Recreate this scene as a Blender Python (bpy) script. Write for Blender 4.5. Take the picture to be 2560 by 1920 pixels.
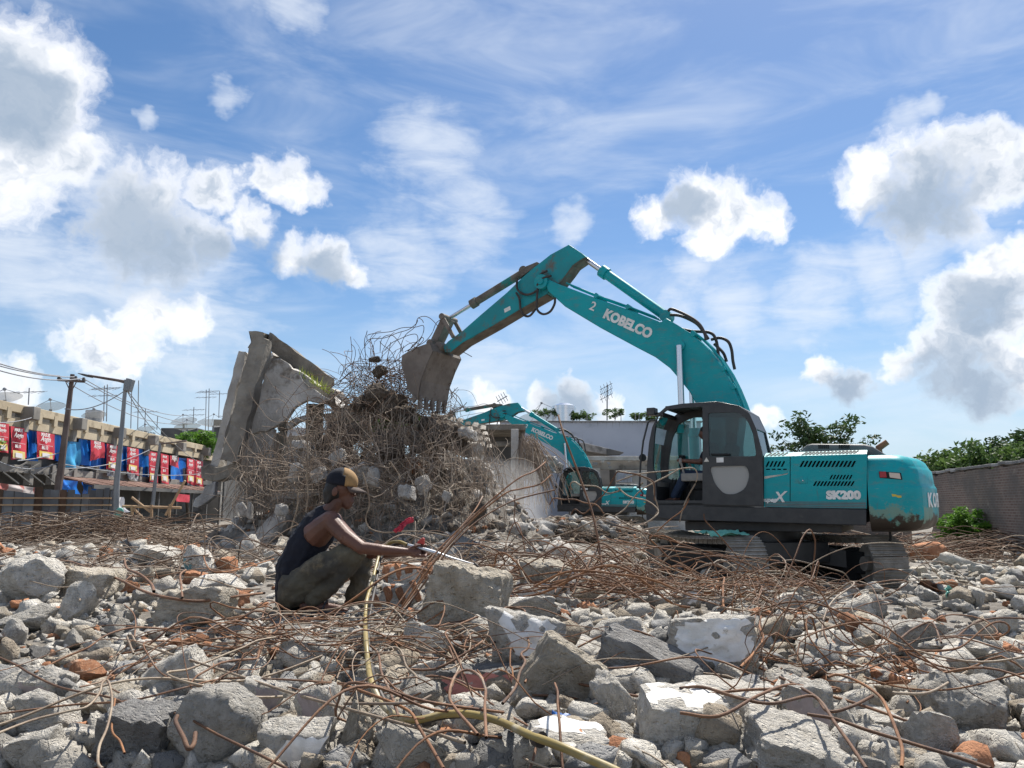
import bpy, bmesh, math, random
import numpy as np
from mathutils import Vector, Matrix, Quaternion, noise as mnoise
for o in list(bpy.data.objects): bpy.data.objects.remove(o)
scene = bpy.context.scene
COL = scene.collection
R = math.radians
# ------------------------------------------------------------------ camera
FPX, PITCH = 1924.0, R(9.0)
CAMP = Vector((0, 0, 1.5))
cd = bpy.data.cameras.new('camera'); cam = bpy.data.objects.new('camera', cd); COL.objects.link(cam)
cam.location = CAMP; cam.rotation_euler = (R(90) + PITCH, 0, 0)
cd.sensor_width = 36.0; cd.lens = FPX / 2560 * 36.0; cd.clip_start = 0.05; cd.clip_end = 3000
scene.camera = cam
# ------------------------------------------------------------------ sun, exposure
SUN_AZ, SUN_EL = R(26), R(56)
TO_SUN = Vector((math.cos(SUN_EL) * math.sin(SUN_AZ), math.cos(SUN_EL) * math.cos(SUN_AZ), math.sin(SUN_EL)))
ld = bpy.data.lights.new('sun', 'SUN'); ld.energy = 4.8; ld.angle = R(0.53); ld.color = (1.0, 0.95, 0.87)
sun = bpy.data.objects.new('sun', ld); COL.objects.link(sun)
sun.rotation_euler = (-TO_SUN).to_track_quat('-Z', 'Y').to_euler()
scene.view_settings.view_transform = 'Standard'; scene.view_settings.look = 'None'
scene.view_settings.gamma = 1.0; scene.view_settings.use_curve_mapping = False
scene.view_settings.exposure = 0.76
scene.cycles.max_bounces = 6; scene.cycles.diffuse_bounces = 3; scene.cycles.glossy_bounces = 3
scene.cycles.transmission_bounces = 4; scene.cycles.transparent_max_bounces = 12; scene.cycles.volume_bounces = 1
scene.cycles.use_denoising = True

def ray(x, y):
    u = (x - 1280) / FPX; v = (960 - y) / FPX
    return Vector((u, math.cos(PITCH) - v * math.sin(PITCH), math.sin(PITCH) + v * math.cos(PITCH)))
def at(x, y, Y):
    r = ray(x, y); return CAMP + r * (Y / r.y)
def proj(p):
    p = Vector(p) - CAMP
    d = p.y * math.cos(PITCH) + p.z * math.sin(PITCH); v = -p.y * math.sin(PITCH) + p.z * math.cos(PITCH)
    return 1280 + FPX * p.x / d, 960 - FPX * v / d
# ------------------------------------------------------------------ world: clear sky with cumulus and thin high cloud
world = bpy.data.worlds.new('World'); scene.world = world; world.use_nodes = True
wt = world.node_tree; wt.nodes.clear()
class NT:
    """small helper to write shader maths"""
    def __init__(s, t): s.t = t
    def n(s, typ, **kw):
        nd = s.t.nodes.new(typ)
        for k, v in kw.items(): setattr(nd, k, v)
        return nd
    def put(s, sock, v):
        if isinstance(v, bpy.types.NodeSocket): s.t.links.new(v, sock)
        else: sock.default_value = v
    def m(s, op, a, b=0.0, c=0.0, clamp=False):
        nd = s.n('ShaderNodeMath', operation=op, use_clamp=clamp)
        for i, v in enumerate((a, b, c)): s.put(nd.inputs[i], v)
        return nd.outputs[0]
    def v(s, op, a, b=(0, 0, 0), scale=None):
        nd = s.n('ShaderNodeVectorMath', operation=op)
        s.put(nd.inputs[0], a); s.put(nd.inputs[1], b)
        if scale is not None: s.put(nd.inputs['Scale'], scale)
        return nd.outputs['Value'] if op in ('DOT_PRODUCT', 'LENGTH', 'DISTANCE') else nd.outputs[0]
    def rng(s, v, a, b, c=0.0, d=1.0, interp='SMOOTHSTEP'):
        nd = s.n('ShaderNodeMapRange', interpolation_type=interp)
        for i, q in enumerate((v, a, b, c, d)): s.put(nd.inputs[i], q)
        return nd.outputs[0]
    def noise(s, vec, scale=5.0, detail=6.0, rough=0.55, dist=0.0, color=False, typ='FBM'):
        nd = s.n('ShaderNodeTexNoise', noise_type=typ)
        s.put(nd.inputs['Vector'], vec); s.put(nd.inputs['Scale'], scale); s.put(nd.inputs['Detail'], detail)
        s.put(nd.inputs['Roughness'], rough); s.put(nd.inputs['Distortion'], dist)
        return nd.outputs['Color' if color else 'Fac']
    def mix(s, f, a, b):
        nd = s.n('ShaderNodeMix', data_type='RGBA')
        s.put(nd.inputs[0], f)
        for i, q in ((6, a), (7, b)):
            s.put(nd.inputs[i], q if isinstance(q, bpy.types.NodeSocket) else (q[0], q[1], q[2], 1))
        return nd.outputs[2]
    def hsv(s, col, val):
        nd = s.n('ShaderNodeHueSaturation'); s.put(nd.inputs['Color'], col); s.put(nd.inputs['Value'], val); return nd.outputs[0]
W = NT(wt)
tc = W.n('ShaderNodeTexCoord').outputs['Generated']
dirv = W.v('NORMALIZE', tc)
sky = W.n('ShaderNodeTexSky', sky_type='NISHITA', sun_disc=False)
sky.sun_elevation = SUN_EL; sky.sun_rotation = SUN_AZ; sky.altitude = 0; sky.air_density = 1.0; sky.dust_density = 0.35; sky.ozone_density = 3.0
# clouds: lumps listed by azimuth/elevation direction (x, y, radius in thousandths of a radian about +Y)
def cdir(x, y):
    return ray(x * 1.1573, y * 1.1573).normalized()
warpn = W.noise(dirv, 9.0, 4.0, 0.6, color=True)
warp2 = W.noise(dirv, 42.0, 3.0, 0.6, color=True)
wv = W.v('ADD', dirv, W.v('ADD', W.v('SCALE', W.v('SUBTRACT', warpn, (.5, .5, .5)), scale=0.09), W.v('SCALE', W.v('SUBTRACT', warp2, (.5, .5, .5)), scale=0.030)))
wv = W.v('NORMALIZE', wv)
def field(lst, shrink=1.0):
    acc = None
    for (x, y, r) in lst:
        c = cdir(x, y); cr = math.cos(r * 1.1573 / FPX * shrink)
        d = W.v('DOT_PRODUCT', wv, tuple(c))
        t = W.m('MULTIPLY_ADD', d, 1 / (1 - cr), -cr / (1 - cr))
        acc = t if acc is None else W.m('SMOOTH_MAX', acc, t, 0.35)
    return acc
CUM = [(30,135,115),(95,185,95),(10,260,120),(105,330,80),(10,370,110),
 (290,440,105),(345,415,75),(250,490,90),(385,505,95),(320,540,90),(450,530,60),
 (470,410,58),(530,480,55),(570,385,42),(620,400,60),(672,412,42),
 (635,560,52),(700,560,66),(762,578,46),
 (330,690,60),(415,690,55),(190,730,55),(255,775,75),(305,750,45),(25,820,60),
 (1415,475,58),(1500,445,72),(1585,460,80),(1655,470,64),(1540,505,75),
 (1890,405,72),(1985,385,95),(2085,350,80),(2070,430,88),(1950,450,78),(2135,400,60),(2215,370,60),
 (2060,650,70),(2160,620,90),(2215,570,70),
 (1925,785,40),(1985,760,52),(2045,735,55),(2105,730,45),(2150,775,70),(2060,805,75),(2215,800,75),(2130,840,70),
 (1785,805,40),(1835,835,46),(1250,860,52),(1180,865,48),(1325,885,40),(1060,880,50),(1645,905,42),
 (2140,560,40),(2180,700,50)]
SOFT = [(502,210,40),(330,270,26),(1965,255,50),(2010,230,34),(180,610,130),(300,650,120),(60,560,120),(120,380,110),(1450,690,70),(1600,665,80),(1760,625,90),(1880,590,80),(2010,545,70),(2120,515,60),(1750,680,70),(1910,655,70),
 (1500,600,60),(420,690,150),(930,330,120),(1010,480,110),(860,560,120),(1060,800,110),(630,10,70),(1230,480,50)]
CORE = [(15,215,70),(275,495,88),(335,545,78),(455,560,45),(690,588,46),(1485,458,36),(2015,440,74),(1945,452,50),
 (2110,665,50),(2080,850,80),(2000,815,50),(1830,860,50),(560,560,40),(1230,890,60)]
fine = W.noise(wv, 22.0, 6.0, 0.64)
body = W.m('MULTIPLY_ADD', W.m('SUBTRACT', fine, 0.5), 2.3, field(CUM, .92))
a_c = W.m('MULTIPLY', W.rng(body, -0.28, 0.95), 0.97)
# generic broken cloud over the rest of the dome, where nothing is placed
gen = W.noise(W.v('MULTIPLY', dirv, (1, 1, 1.8)), 2.6, 4.0, 0.58, 0.3)
back = W.rng(W.v('DOT_PRODUCT', dirv, (0, 1, 0)), 0.75, 0.45)
a_g = W.m('MULTIPLY', W.rng(gen, 0.49, 0.64), back)
# high thin streaks
stv = W.n('ShaderNodeMapping'); W.put(stv.inputs['Vector'], dirv); stv.inputs['Rotation'].default_value = (0, R(28), R(15)); stv.inputs['Scale'].default_value = (1.2, 1.2, 4.2)
st = W.noise(stv.outputs[0], 3.4, 5.0, 0.6, 0.55)
softf = W.m('MULTIPLY_ADD', W.m('SUBTRACT', W.noise(stv.outputs[0], 9.0, 5.0, 0.62, 0.4), 0.5), 2.6, field(SOFT))
a_s = W.m('MAXIMUM', W.m('MULTIPLY', W.rng(st, 0.38, 0.86), 0.52), W.m('MULTIPLY', W.rng(softf, -0.4, 1.7), 0.75))
core = W.m('MULTIPLY_ADD', W.m('SUBTRACT', fine, 0.5), 1.0, field(CORE, 1.08))
core = W.rng(core, -1.25, 0.95)
puff = W.rng(W.noise(wv, 17.0, 4.0, 0.62, 0.2), 0.34, 0.64)
thick = W.rng(body, 0.25, 1.3)
white = W.mix(W.m('MULTIPLY', puff, thick), (9.8, 9.8, 9.9), (4.6, 5.3, 6.3))
ccol = W.mix(W.m('MULTIPLY', core, 0.85), white, (3.0, 3.85, 5.0))
gcol = W.mix(W.rng(gen, 0.6, 0.8), (8.2, 8.4, 8.8), (3.6, 4.0, 4.8))
scol = (7.4, 7.9, 8.6)
skyc = W.n('ShaderNodeHueSaturation'); W.put(skyc.inputs['Color'], sky.outputs[0]); skyc.inputs['Saturation'].default_value = 1.16; skyc.inputs['Value'].default_value = 1.0
elev = W.v('DOT_PRODUCT', dirv, (0, 0, 1))
c0 = W.mix(W.rng(elev, 0.30, -0.02, 0.0, 0.82), skyc.outputs[0], (4.6, 5.9, 7.3))
c1 = W.mix(a_s, c0, scol)
c1 = W.mix(a_g, c1, gcol)
c1 = W.mix(a_c, c1, ccol)
bg = W.n('ShaderNodeBackground'); W.put(bg.inputs['Color'], c1); bg.inputs['Strength'].default_value = 0.072
wo = W.n('ShaderNodeOutputWorld'); wt.links.new(bg.outputs[0], wo.inputs[0])
world.cycles.sampling_method = 'MANUAL'; world.cycles.sample_map_resolution = 512
# ------------------------------------------------------------------ materials
def mat(name, c1, c2=None, scale=4.0, detail=6.0, lo=0.35, hi=0.65, rough=0.8, metal=0.0, bump=0.0, bscale=18.0,
        c3=None, s3=9.0, lo3=0.55, hi3=0.7, spec=0.4, rnd=0.0, coat=0.0, emit=None, translucent=0.0, coord='Object', bdetail=8.0):
    m = bpy.data.materials.new(name); m.use_nodes = True
    t = m.node_tree; N = NT(t); b = t.nodes['Principled BSDF']
    co = N.n('ShaderNodeTexCoord').outputs[coord]
    oi = N.n('ShaderNodeObjectInfo')
    co = N.v('ADD', co, N.v('SCALE', (17.3, 5.1, 9.7), scale=oi.outputs['Random']))
    col = (c1[0], c1[1], c1[2], 1)
    if c2: col = N.mix(N.rng(N.noise(co, scale, detail), lo, hi), c1, c2)
    if c3: col = N.mix(N.rng(N.noise(N.v('ADD', co, (3.3, 8.8, 1.7)), s3, 8.0, 0.65), lo3, hi3), col, c3)
    if rnd:
        nd = N.n('ShaderNodeHueSaturation'); N.put(nd.inputs['Color'], col)
        N.put(nd.inputs['Value'], N.rng(oi.outputs['Random'], 0, 1, 1 - rnd, 1 + rnd, 'LINEAR')); col = nd.outputs[0]
    N.put(b.inputs['Base Color'], col)
    b.inputs['Roughness'].default_value = rough; b.inputs['Metallic'].default_value = metal
    b.inputs['Specular IOR Level'].default_value = spec; b.inputs['Coat Weight'].default_value = coat
    if emit:
        b.inputs['Emission Color'].default_value = (*emit[0], 1); b.inputs['Emission Strength'].default_value = emit[1]
    if bump:
        bn = N.n('ShaderNodeBump'); bn.inputs['Strength'].default_value = bump; bn.inputs['Distance'].default_value = 0.03
        ht = N.noise(co, bscale, bdetail, 0.68)
        if bump >= .7:
            vo = N.n('ShaderNodeTexVoronoi'); N.put(vo.inputs['Vector'], N.v('ADD', co, N.v('SCALE', N.noise(co, bscale * .6, 3, color=True), scale=.25))); N.put(vo.inputs['Scale'], bscale * .75)
            ht = N.m('MULTIPLY_ADD', N.rng(vo.outputs['Distance'], .05, .45), .55, N.m('MULTIPLY', ht, 1.3)); bn.inputs['Distance'].default_value = 0.055
        N.put(bn.inputs['Height'], ht); t.links.new(bn.outputs[0], b.inputs['Normal'])
    if translucent:
        out = t.nodes['Material Output']; tr = N.n('ShaderNodeBsdfTranslucent'); N.put(tr.inputs[0], col)
        mx = N.n('ShaderNodeMixShader'); mx.inputs[0].default_value = translucent
        t.links.new(b.outputs[0], mx.inputs[1]); t.links.new(tr.outputs[0], mx.inputs[2]); t.links.new(mx.outputs[0], out.inputs[0])
    return m
def glass(name, tint, refl=1.0, opaque=0.0, body=(0.5, 0.5, 0.5)):
    m = bpy.data.materials.new(name); m.use_nodes = True; t = m.node_tree; t.nodes.clear(); N = NT(t)
    tr = N.n('ShaderNodeBsdfTransparent'); tr.inputs[0].default_value = (*tint, 1)
    df = N.n('ShaderNodeBsdfDiffuse'); df.inputs[0].default_value = (*body, 1)
    gl = N.n('ShaderNodeBsdfGlossy'); gl.inputs['Roughness'].default_value = 0.04
    m1 = N.n('ShaderNodeMixShader'); m1.inputs[0].default_value = opaque
    t.links.new(tr.outputs[0], m1.inputs[1]); t.links.new(df.outputs[0], m1.inputs[2])
    fr = N.n('ShaderNodeFresnel'); fr.inputs[0].default_value = 1.5
    m2 = N.n('ShaderNodeMixShader'); N.put(m2.inputs[0], N.m('MULTIPLY', fr.outputs[0], refl))
    t.links.new(m1.outputs[0], m2.inputs[1]); t.links.new(gl.outputs[0], m2.inputs[2])
    out = N.n('ShaderNodeOutputMaterial'); t.links.new(m2.outputs[0], out.inputs[0])
    return m
MT = {}
MT['concrete'] = mat('concrete', (.72,.68,.61), (.53,.495,.435), 3.2, 9, rough=.92, bump=.9, bscale=9, c3=(.80,.77,.71), s3=5, lo3=.5, hi3=.75, spec=.2, rnd=.2)
MT['concrete_warm'] = mat('concrete_warm', (.62,.56,.465), (.44,.385,.305), 3.0, 9, rough=.93, bump=.9, bscale=9, c3=(.36,.25,.15), s3=2.4, lo3=.58, hi3=.75, spec=.2, rnd=.2)
MT['concrete_dark'] = mat('concrete_dark', (.36,.35,.335), (.25,.24,.23), 3.0, 9, rough=.93, bump=.9, bscale=9, c3=(.38,.375,.36), s3=6, spec=.2, rnd=.2)
MT['plaster'] = mat('plaster', (.76,.75,.73), (.62,.61,.58), 2.2, 8, rough=.8, bump=.3, bscale=20, c3=(.45,.43,.40), s3=5, lo3=.63, hi3=.70, spec=.25)
MT['cream_plaster'] = mat('cream_plaster', (.62,.60,.53), (.52,.50,.44), 3, 6, rough=.8, bump=.12, bscale=30, c3=(.4,.38,.34), s3=7, lo3=.64, hi3=.72)
MT['mauve_plaster'] = mat('mauve_plaster', (.34,.29,.29), (.27,.235,.235), 3, 6, rough=.8, bump=.2, bscale=30, c3=(.42,.4,.38), s3=9, lo3=.6, hi3=.7)
MT['teal_plaster'] = mat('teal_plaster', (.10,.22,.25), (.15,.28,.30), 3, 6, rough=.7, bump=.2, bscale=30, c3=(.42,.4,.38), s3=5, lo3=.6, hi3=.68)
MT['pink_plaster'] = mat('pink_plaster', (.52,.22,.2), (.42,.19,.17), 3, 6, rough=.7, bump=.2, bscale=30, c3=(.42,.4,.38), s3=6, lo3=.6, hi3=.7)
MT['brick'] = mat('brick', (.50,.255,.145), (.36,.165,.09), 5, 8, rough=.95, bump=.7, bscale=14, c3=(.56,.45,.36), s3=5, lo3=.56, hi3=.72, spec=.15, rnd=.25)
MT['rust'] = mat('rust', (.115,.058,.034), (.19,.095,.048), 9, 6, rough=.75, bump=.3, bscale=60, c3=(.30,.24,.19), s3=3, lo3=.55, hi3=.75, spec=.4, rnd=.4)
MT['rust_orange'] = mat('rust_orange', (.24,.112,.05), (.13,.065,.036), 8, 6, rough=.8, bump=.3, bscale=60, spec=.3, rnd=.3)
MT['rust_pale'] = mat('rust_pale', (.30,.235,.165), (.17,.115,.075), 6, 6, rough=.62, bump=.3, bscale=60, spec=.5, rnd=.3)
MT['wire'] = mat('wire', (.17,.125,.095), (.27,.21,.16), .8, 5, rough=.8, spec=.3)
MT['wire_dusty'] = mat('wire_dusty', (.37,.31,.25), (.23,.175,.135), .6, 5, rough=.9, spec=.2)
MT['wire_dark'] = mat('wire_dark', (.075,.05,.038), (.13,.085,.058), .8, 5, rough=.85, spec=.2)
MT['soil'] = mat('soil', (.25,.23,.205), (.16,.145,.125), 2.5, 8, rough=1, bump=.9, bscale=7, c3=(.33,.305,.27), s3=6, spec=.1)
MT['clod'] = mat('clod', (.20,.165,.135), (.11,.088,.07), 4, 8, rough=1, bump=1, bscale=9, c3=(.30,.265,.225), s3=6, lo3=.5, spec=.1)
MT['steel'] = mat('steel', (.62,.62,.64), rough=.22, metal=1.0)
MT['black'] = mat('black', (.022,.024,.027), (.035,.036,.038), 6, 6, rough=.42, c3=(.09,.082,.072), s3=3.5, lo3=.56, hi3=.85, spec=.5, bump=.04)
MT['rubber'] = mat('rubber', (.03,.027,.026), (.06,.05,.045), 8, 5, rough=.6)
MT['dark'] = mat('dark', (.015,.016,.017), rough=.8)
MT['grey_cover'] = mat('grey_cover', (.10,.11,.112), (.135,.14,.14), 5, 6, rough=.55, c3=(.2,.18,.15), s3=4, lo3=.6, hi3=.8)
MT['letter'] = mat('letter', (.80,.80,.78), (.66,.65,.62), 6, 6, rough=.6)
MT['cabin_grey'] = mat('cabin_grey', (.20,.195,.18), (.26,.25,.23), 6, 4, rough=.7)
MT['trackmetal'] = mat('trackmetal', (.21,.19,.165), (.32,.295,.26), 5, 7, rough=.72, metal=.25, bump=.4, bscale=24, c3=(.36,.34,.31), s3=9, lo3=.6, hi3=.72)
MT['bucketmetal'] = mat('bucketmetal', (.155,.13,.112), (.215,.185,.16), 3, 8, rough=.78, metal=.1, bump=.4, bscale=10, c3=(.10,.07,.055), s3=4, lo3=.55, hi3=.75)
MT['yellow'] = mat('yellow', (.6,.45,.06), rough=.6)
MT['glass'] = glass('cab_glass', (.74,.88,.86), 1.0, 0.05, (.35,.5,.5))
MT['glass_dark'] = glass('cab_glass_dark', (.40,.52,.53), 1.2, 0.10, (.16,.22,.23))
MT['plastic_pane'] = glass('plastic_pane', (.5,.5,.48), 0.5, 0.8, (.42,.41,.39))
def teal_paint(name, mud):
    m = bpy.data.materials.new(name); m.use_nodes = True; t = m.node_tree; N = NT(t); b = t.nodes['Principled BSDF']
    co = N.n('ShaderNodeTexCoord').outputs['Object']
    col = N.mix(N.rng(N.noise(co, 1.6, 7), .35, .7), (.001,.33,.365), (.004,.27,.30))
    col = N.mix(N.m('MULTIPLY', N.rng(N.noise(N.v('MULTIPLY', co, (1, 1, 2.5)), 5.0, 9, .68), .48, .78), .55), col, (.15,.18,.16))
    col = N.mix(N.m('MULTIPLY', N.rng(N.noise(N.v('MULTIPLY', co, (2.5, 2.5, .35)), 7.0, 6, .6), .60, .72), .35), col, (.10,.10,.085))
    col = N.mix(N.m('MULTIPLY', N.rng(N.noise(N.v('MULTIPLY', co, (.5, .5, 6)), 16.0, 3, .5), .70, .74), .5), col, (.28,.30,.27))
    if mud:
        sx = N.n('ShaderNodeSeparateXYZ'); N.put(sx.inputs[0], co)
        h = N.m('MULTIPLY_ADD', N.noise(co, 3.3, 9, .66), 1.05, N.m('MULTIPLY', sx.outputs['Z'], -1.0))
        h2 = N.m('MULTIPLY_ADD', N.noise(N.v('ADD', co, (5, 5, 5)), 2.6, 9, .7), 1.5, N.m('MULTIPLY', sx.outputs['Z'], -1.0))
        col = N.mix(N.m('MULTIPLY', N.rng(h2, -.72, -.58), .6), col, (.25,.255,.15))
        col = N.mix(N.rng(h, -.84, -.76), col, (.045,.033,.024))
    N.put(b.inputs['Base Color'], col); N.put(b.inputs['Roughness'], N.rng(N.noise(co, 4, 6), .3, .7, .32, .55, 'LINEAR'))
    b.inputs['Specular IOR Level'].default_value = .3
    return m
MT['teal'] = teal_paint('teal_paint', False)
MT['teal_mud'] = teal_paint('teal_paint_muddy', True)
MT['arm_worn'] = mat('arm_worn', (.002,.28,.315), (.010,.225,.25), 2, 7, rough=.55, c3=(.12,.105,.085), s3=2.6, lo3=.52, hi3=.66)
MT['flat_steel'] = mat('flat_steel', (.17,.15,.125), (.10,.085,.07), 4, 7, rough=.8, c3=(.02,.19,.18), s3=1.5, lo3=.58, hi3=.66)
# ------------------------------------------------------------------ mesh helpers
class G:
    def __init__(s): s.v = []; s.f = []; s.mi = []
    def add(s, vs, fs, mi=0):
        o = len(s.v); s.v += [tuple(v) for v in vs]; s.f += [tuple(i + o for i in f) for f in fs]; s.mi += [mi] * len(fs); return s
    def box(s, c, d, rot=None, mi=0):
        c = Vector(c); q = []
        for z in (-.5, .5):
            for x, y in ((-.5, -.5), (.5, -.5), (.5, .5), (-.5, .5)):
                p = Vector((x * d[0], y * d[1], z * d[2]))
                q.append(c + (rot @ p if rot is not None else p))
        return s.add(q, [(3, 2, 1, 0), (4, 5, 6, 7), (0, 1, 5, 4), (1, 2, 6, 5), (2, 3, 7, 6), (3, 0, 4, 7)], mi)
    def bar(s, a, b, w, h, up=(0, 0, 1), mi=0):
        a = Vector(a); b = Vector(b); d = (b - a); L = d.length; d.normalize(); up = Vector(up)
        sd = d.cross(up)
        if sd.length < 1e-4: sd = d.cross(Vector((1, 0, 0)))
        sd.normalize(); u = sd.cross(d)
        return s.box((a + b) / 2, (L, w, h), Matrix((d, sd, u)).transposed(), mi)
    def prism(s, poly, y0, y1, mi=0):      # polygon in (x, z), extruded along y
        n = len(poly); q = [(p[0], y0, p[1]) for p in poly] + [(p[0], y1, p[1]) for p in poly]
        fs = [tuple(range(n)), tuple(range(2 * n - 1, n - 1, -1))] + [(i, i + n, (i + 1) % n + n, (i + 1) % n) for i in range(n)]
        return s.add(q, fs, mi)
    def extrude(s, poly, vec, mi=0):       # any planar 3d polygon pushed along vec
        n = len(poly); vec = Vector(vec); q = [Vector(p) for p in poly]; q += [p + vec for p in q]
        fs = [tuple(range(n)), tuple(range(2 * n - 1, n - 1, -1))] + [(i, i + n, (i + 1) % n + n, (i + 1) % n) for i in range(n)]
        return s.add(q, fs, mi)
    def cyl(s, a, b, r0, r1=None, n=12, mi=0):
        r1 = r0 if r1 is None else r1; a = Vector(a); b = Vector(b); d = (b - a).normalized()
        e = d.orthogonal().normalized(); g = d.cross(e); q = []
        for p, r in ((a, r0), (b, r1)):
            for i in range(n):
                t = 2 * math.pi * i / n; q.append(p + e * (r * math.cos(t)) + g * (r * math.sin(t)))
        fs = [(i, (i + 1) % n, (i + 1) % n + n, i + n) for i in range(n)] + [tuple(range(n - 1, -1, -1)), tuple(range(n, 2 * n))]
        return s.add(q, fs, mi)
    def tube(s, pts, r, n=6, mi=0):
        pts = [Vector(p) for p in pts]; m = len(pts)
        rr = r if isinstance(r, (list, tuple)) else [r] * m
        tan = [(pts[min(i + 1, m - 1)] - pts[max(i - 1, 0)]).normalized() for i in range(m)]
        e = tan[0].orthogonal().normalized(); q = []
        for i in range(m):
            e = (e - tan[i] * e.dot(tan[i]))
            if e.length < 1e-5: e = tan[i].orthogonal()
            e.normalize(); g = tan[i].cross(e)
            for k in range(n):
                t = 2 * math.pi * k / n; q.append(pts[i] + e * (rr[i] * math.cos(t)) + g * (rr[i] * math.sin(t)))
        fs = []
        for i in range(m - 1):
            for k in range(n): fs.append((i * n + k, i * n + (k + 1) % n, (i + 1) * n + (k + 1) % n, (i + 1) * n + k))
        fs += [tuple(range(n - 1, -1, -1)), tuple(range((m - 1) * n, m * n))]
        return s.add(q, fs, mi)
    def ball(s, c, r, nu=14, nv=9, rot=None, mi=0):
        r = (r, r, r) if not isinstance(r, (list, tuple)) else r; c = Vector(c); q = []
        def P(x, y, z):
            p = Vector((x * r[0], y * r[1], z * r[2])); return c + (rot @ p if rot is not None else p)
        q.append(P(0, 0, -1))
        for j in range(1, nv):
            a = -math.pi / 2 + math.pi * j / nv
            for i in range(nu):
                b = 2 * math.pi * i / nu; q.append(P(math.cos(a) * math.cos(b), math.cos(a) * math.sin(b), math.sin(a)))
        q.append(P(0, 0, 1)); fs = []
        for i in range(nu): fs.append((0, 1 + (i + 1) % nu, 1 + i))
        for j in range(nv - 2):
            for i in range(nu):
                a = 1 + j * nu + i; b = 1 + j * nu + (i + 1) % nu; fs.append((a, b, b + nu, a + nu))
        L = len(q) - 1; o = 1 + (nv - 2) * nu
        for i in range(nu): fs.append((o + i, o + (i + 1) % nu, L))
        return s.add(q, fs, mi)
    def capsule(s, a, b, r0, r1, n=12):
        a = Vector(a); b = Vector(b); d = (b - a)
        if d.length < 1e-5: return s.ball(a, r0)
        d.normalize(); e = d.orthogonal().normalized(); g = d.cross(e); q = []; rings = []
        for p, r, ang in [(a, r0, -80), (a, r0, -50), (a, r0, -20), (b, r1, 20), (b, r1, 50), (b, r1, 80)]:
            t = R(ang); rings.append((p + d * (r * math.sin(t)), r * math.cos(t)))
        for c, r in rings:
            for k in range(n):
                t = 2 * math.pi * k / n; q.append(c + e * (r * math.cos(t)) + g * (r * math.sin(t)))
        fs = [(i * n + k, i * n + (k + 1) % n, (i + 1) * n + (k + 1) % n, (i + 1) * n + k) for i in range(len(rings) - 1) for k in range(n)]
        fs += [tuple(range(n - 1, -1, -1)), tuple(range((len(rings) - 1) * n, len(rings) * n))]
        return s.add(q, fs)
    def build(s, name, mats, parent=None, smooth=False, bevel=0.0, angle=35):
        me = bpy.data.meshes.new(name); me.from_pydata(s.v, [], s.f); me.update()
        bm = bmesh.new(); bm.from_mesh(me); bmesh.ops.recalc_face_normals(bm, faces=bm.faces); bm.to_mesh(me); bm.free()
        if not isinstance(mats, (list, tuple)): mats = [mats]
        for m in mats: me.materials.append(MT[m] if isinstance(m, str) else m)
        if len(mats) > 1: me.polygons.foreach_set('material_index', s.mi)
        o = link(name, me, parent)
        if smooth:
            me.shade_smooth()
            if angle < 180: me.set_sharp_from_angle(angle=R(angle))
        if bevel:
            md = o.modifiers.new('edge', 'BEVEL'); md.width = bevel; md.segments = 2; md.limit_method = 'ANGLE'; md.angle_limit = R(38)
            if not smooth: me.shade_smooth(); me.set_sharp_from_angle(angle=R(35))
        return o
def link(name, data, parent=None):
    o = bpy.data.objects.new(name, data); COL.objects.link(o)
    if parent is not None: o.parent = parent
    return o
def empty(name, loc, rz=0.0):
    o = bpy.data.objects.new(name, None); COL.objects.link(o); o.location = loc; o.rotation_euler = (0, 0, rz); return o
def tag(o, label=None, cat=None, group=None, kind=None):
    if label: o['label'] = label
    if cat: o['category'] = cat
    if group: o['group'] = group
    if kind: o['kind'] = kind
    return o
def copy_tree(o, parent=None):
    c = o.copy(); COL.objects.link(c); c.parent = parent
    for ch in list(o.children): copy_tree(ch, c)
    return c
def npmesh(name, V, F, mats, parent=None, smooth=False, mi=None):
    """fast mesh from numpy arrays; F is (n,3) or (n,4)"""
    V = np.asarray(V, dtype=np.float32); F = np.asarray(F, dtype=np.int32); k = F.shape[1]
    me = bpy.data.meshes.new(name); me.vertices.add(len(V)); me.vertices.foreach_set('co', V.ravel())
    me.loops.add(F.size); me.loops.foreach_set('vertex_index', F.ravel())
    me.polygons.add(len(F)); me.polygons.foreach_set('loop_start', np.arange(0, F.size, k, dtype=np.int32))
    for m in (mats if isinstance(mats, (list, tuple)) else [mats]): me.materials.append(MT[m] if isinstance(m, str) else m)
    if mi is not None: me.polygons.foreach_set('material_index', np.asarray(mi, dtype=np.int32))
    me.update(calc_edges=True)
    if smooth: me.shade_smooth()
    return link(name, me, parent)
def plate(name, outer, holes, y, th, material, parent, bevel=0.0):
    """flat plate in the x-z plane with holes cut through, thickness th towards -y"""
    from mathutils.geometry import tessellate_polygon
    loops = [outer] + holes; flat = [Vector((p[0], p[1], 0)) for l in loops for p in l]; n = len(flat)
    tris = tessellate_polygon([[Vector((p[0], p[1], 0)) for p in l] for l in loops])
    bm = bmesh.new(); fr = [bm.verts.new((p.x, y, p.y)) for p in flat]; bk = [bm.verts.new((p.x, y - th, p.y)) for p in flat]
    for t in tris:
        try: bm.faces.new([fr[i] for i in t]); bm.faces.new([bk[i] for i in reversed(t)])
        except ValueError: pass
    o_ = 0
    for l in loops:
        m = len(l)
        for i in range(m): bm.faces.new((fr[o_ + i], fr[o_ + (i + 1) % m], bk[o_ + (i + 1) % m], bk[o_ + i]))
        o_ += m
    bmesh.ops.recalc_face_normals(bm, faces=bm.faces)
    me = bpy.data.meshes.new(name); bm.to_mesh(me); bm.free(); me.materials.append(MT[material])
    return link(name, me, parent)
TEXTS = []
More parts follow.
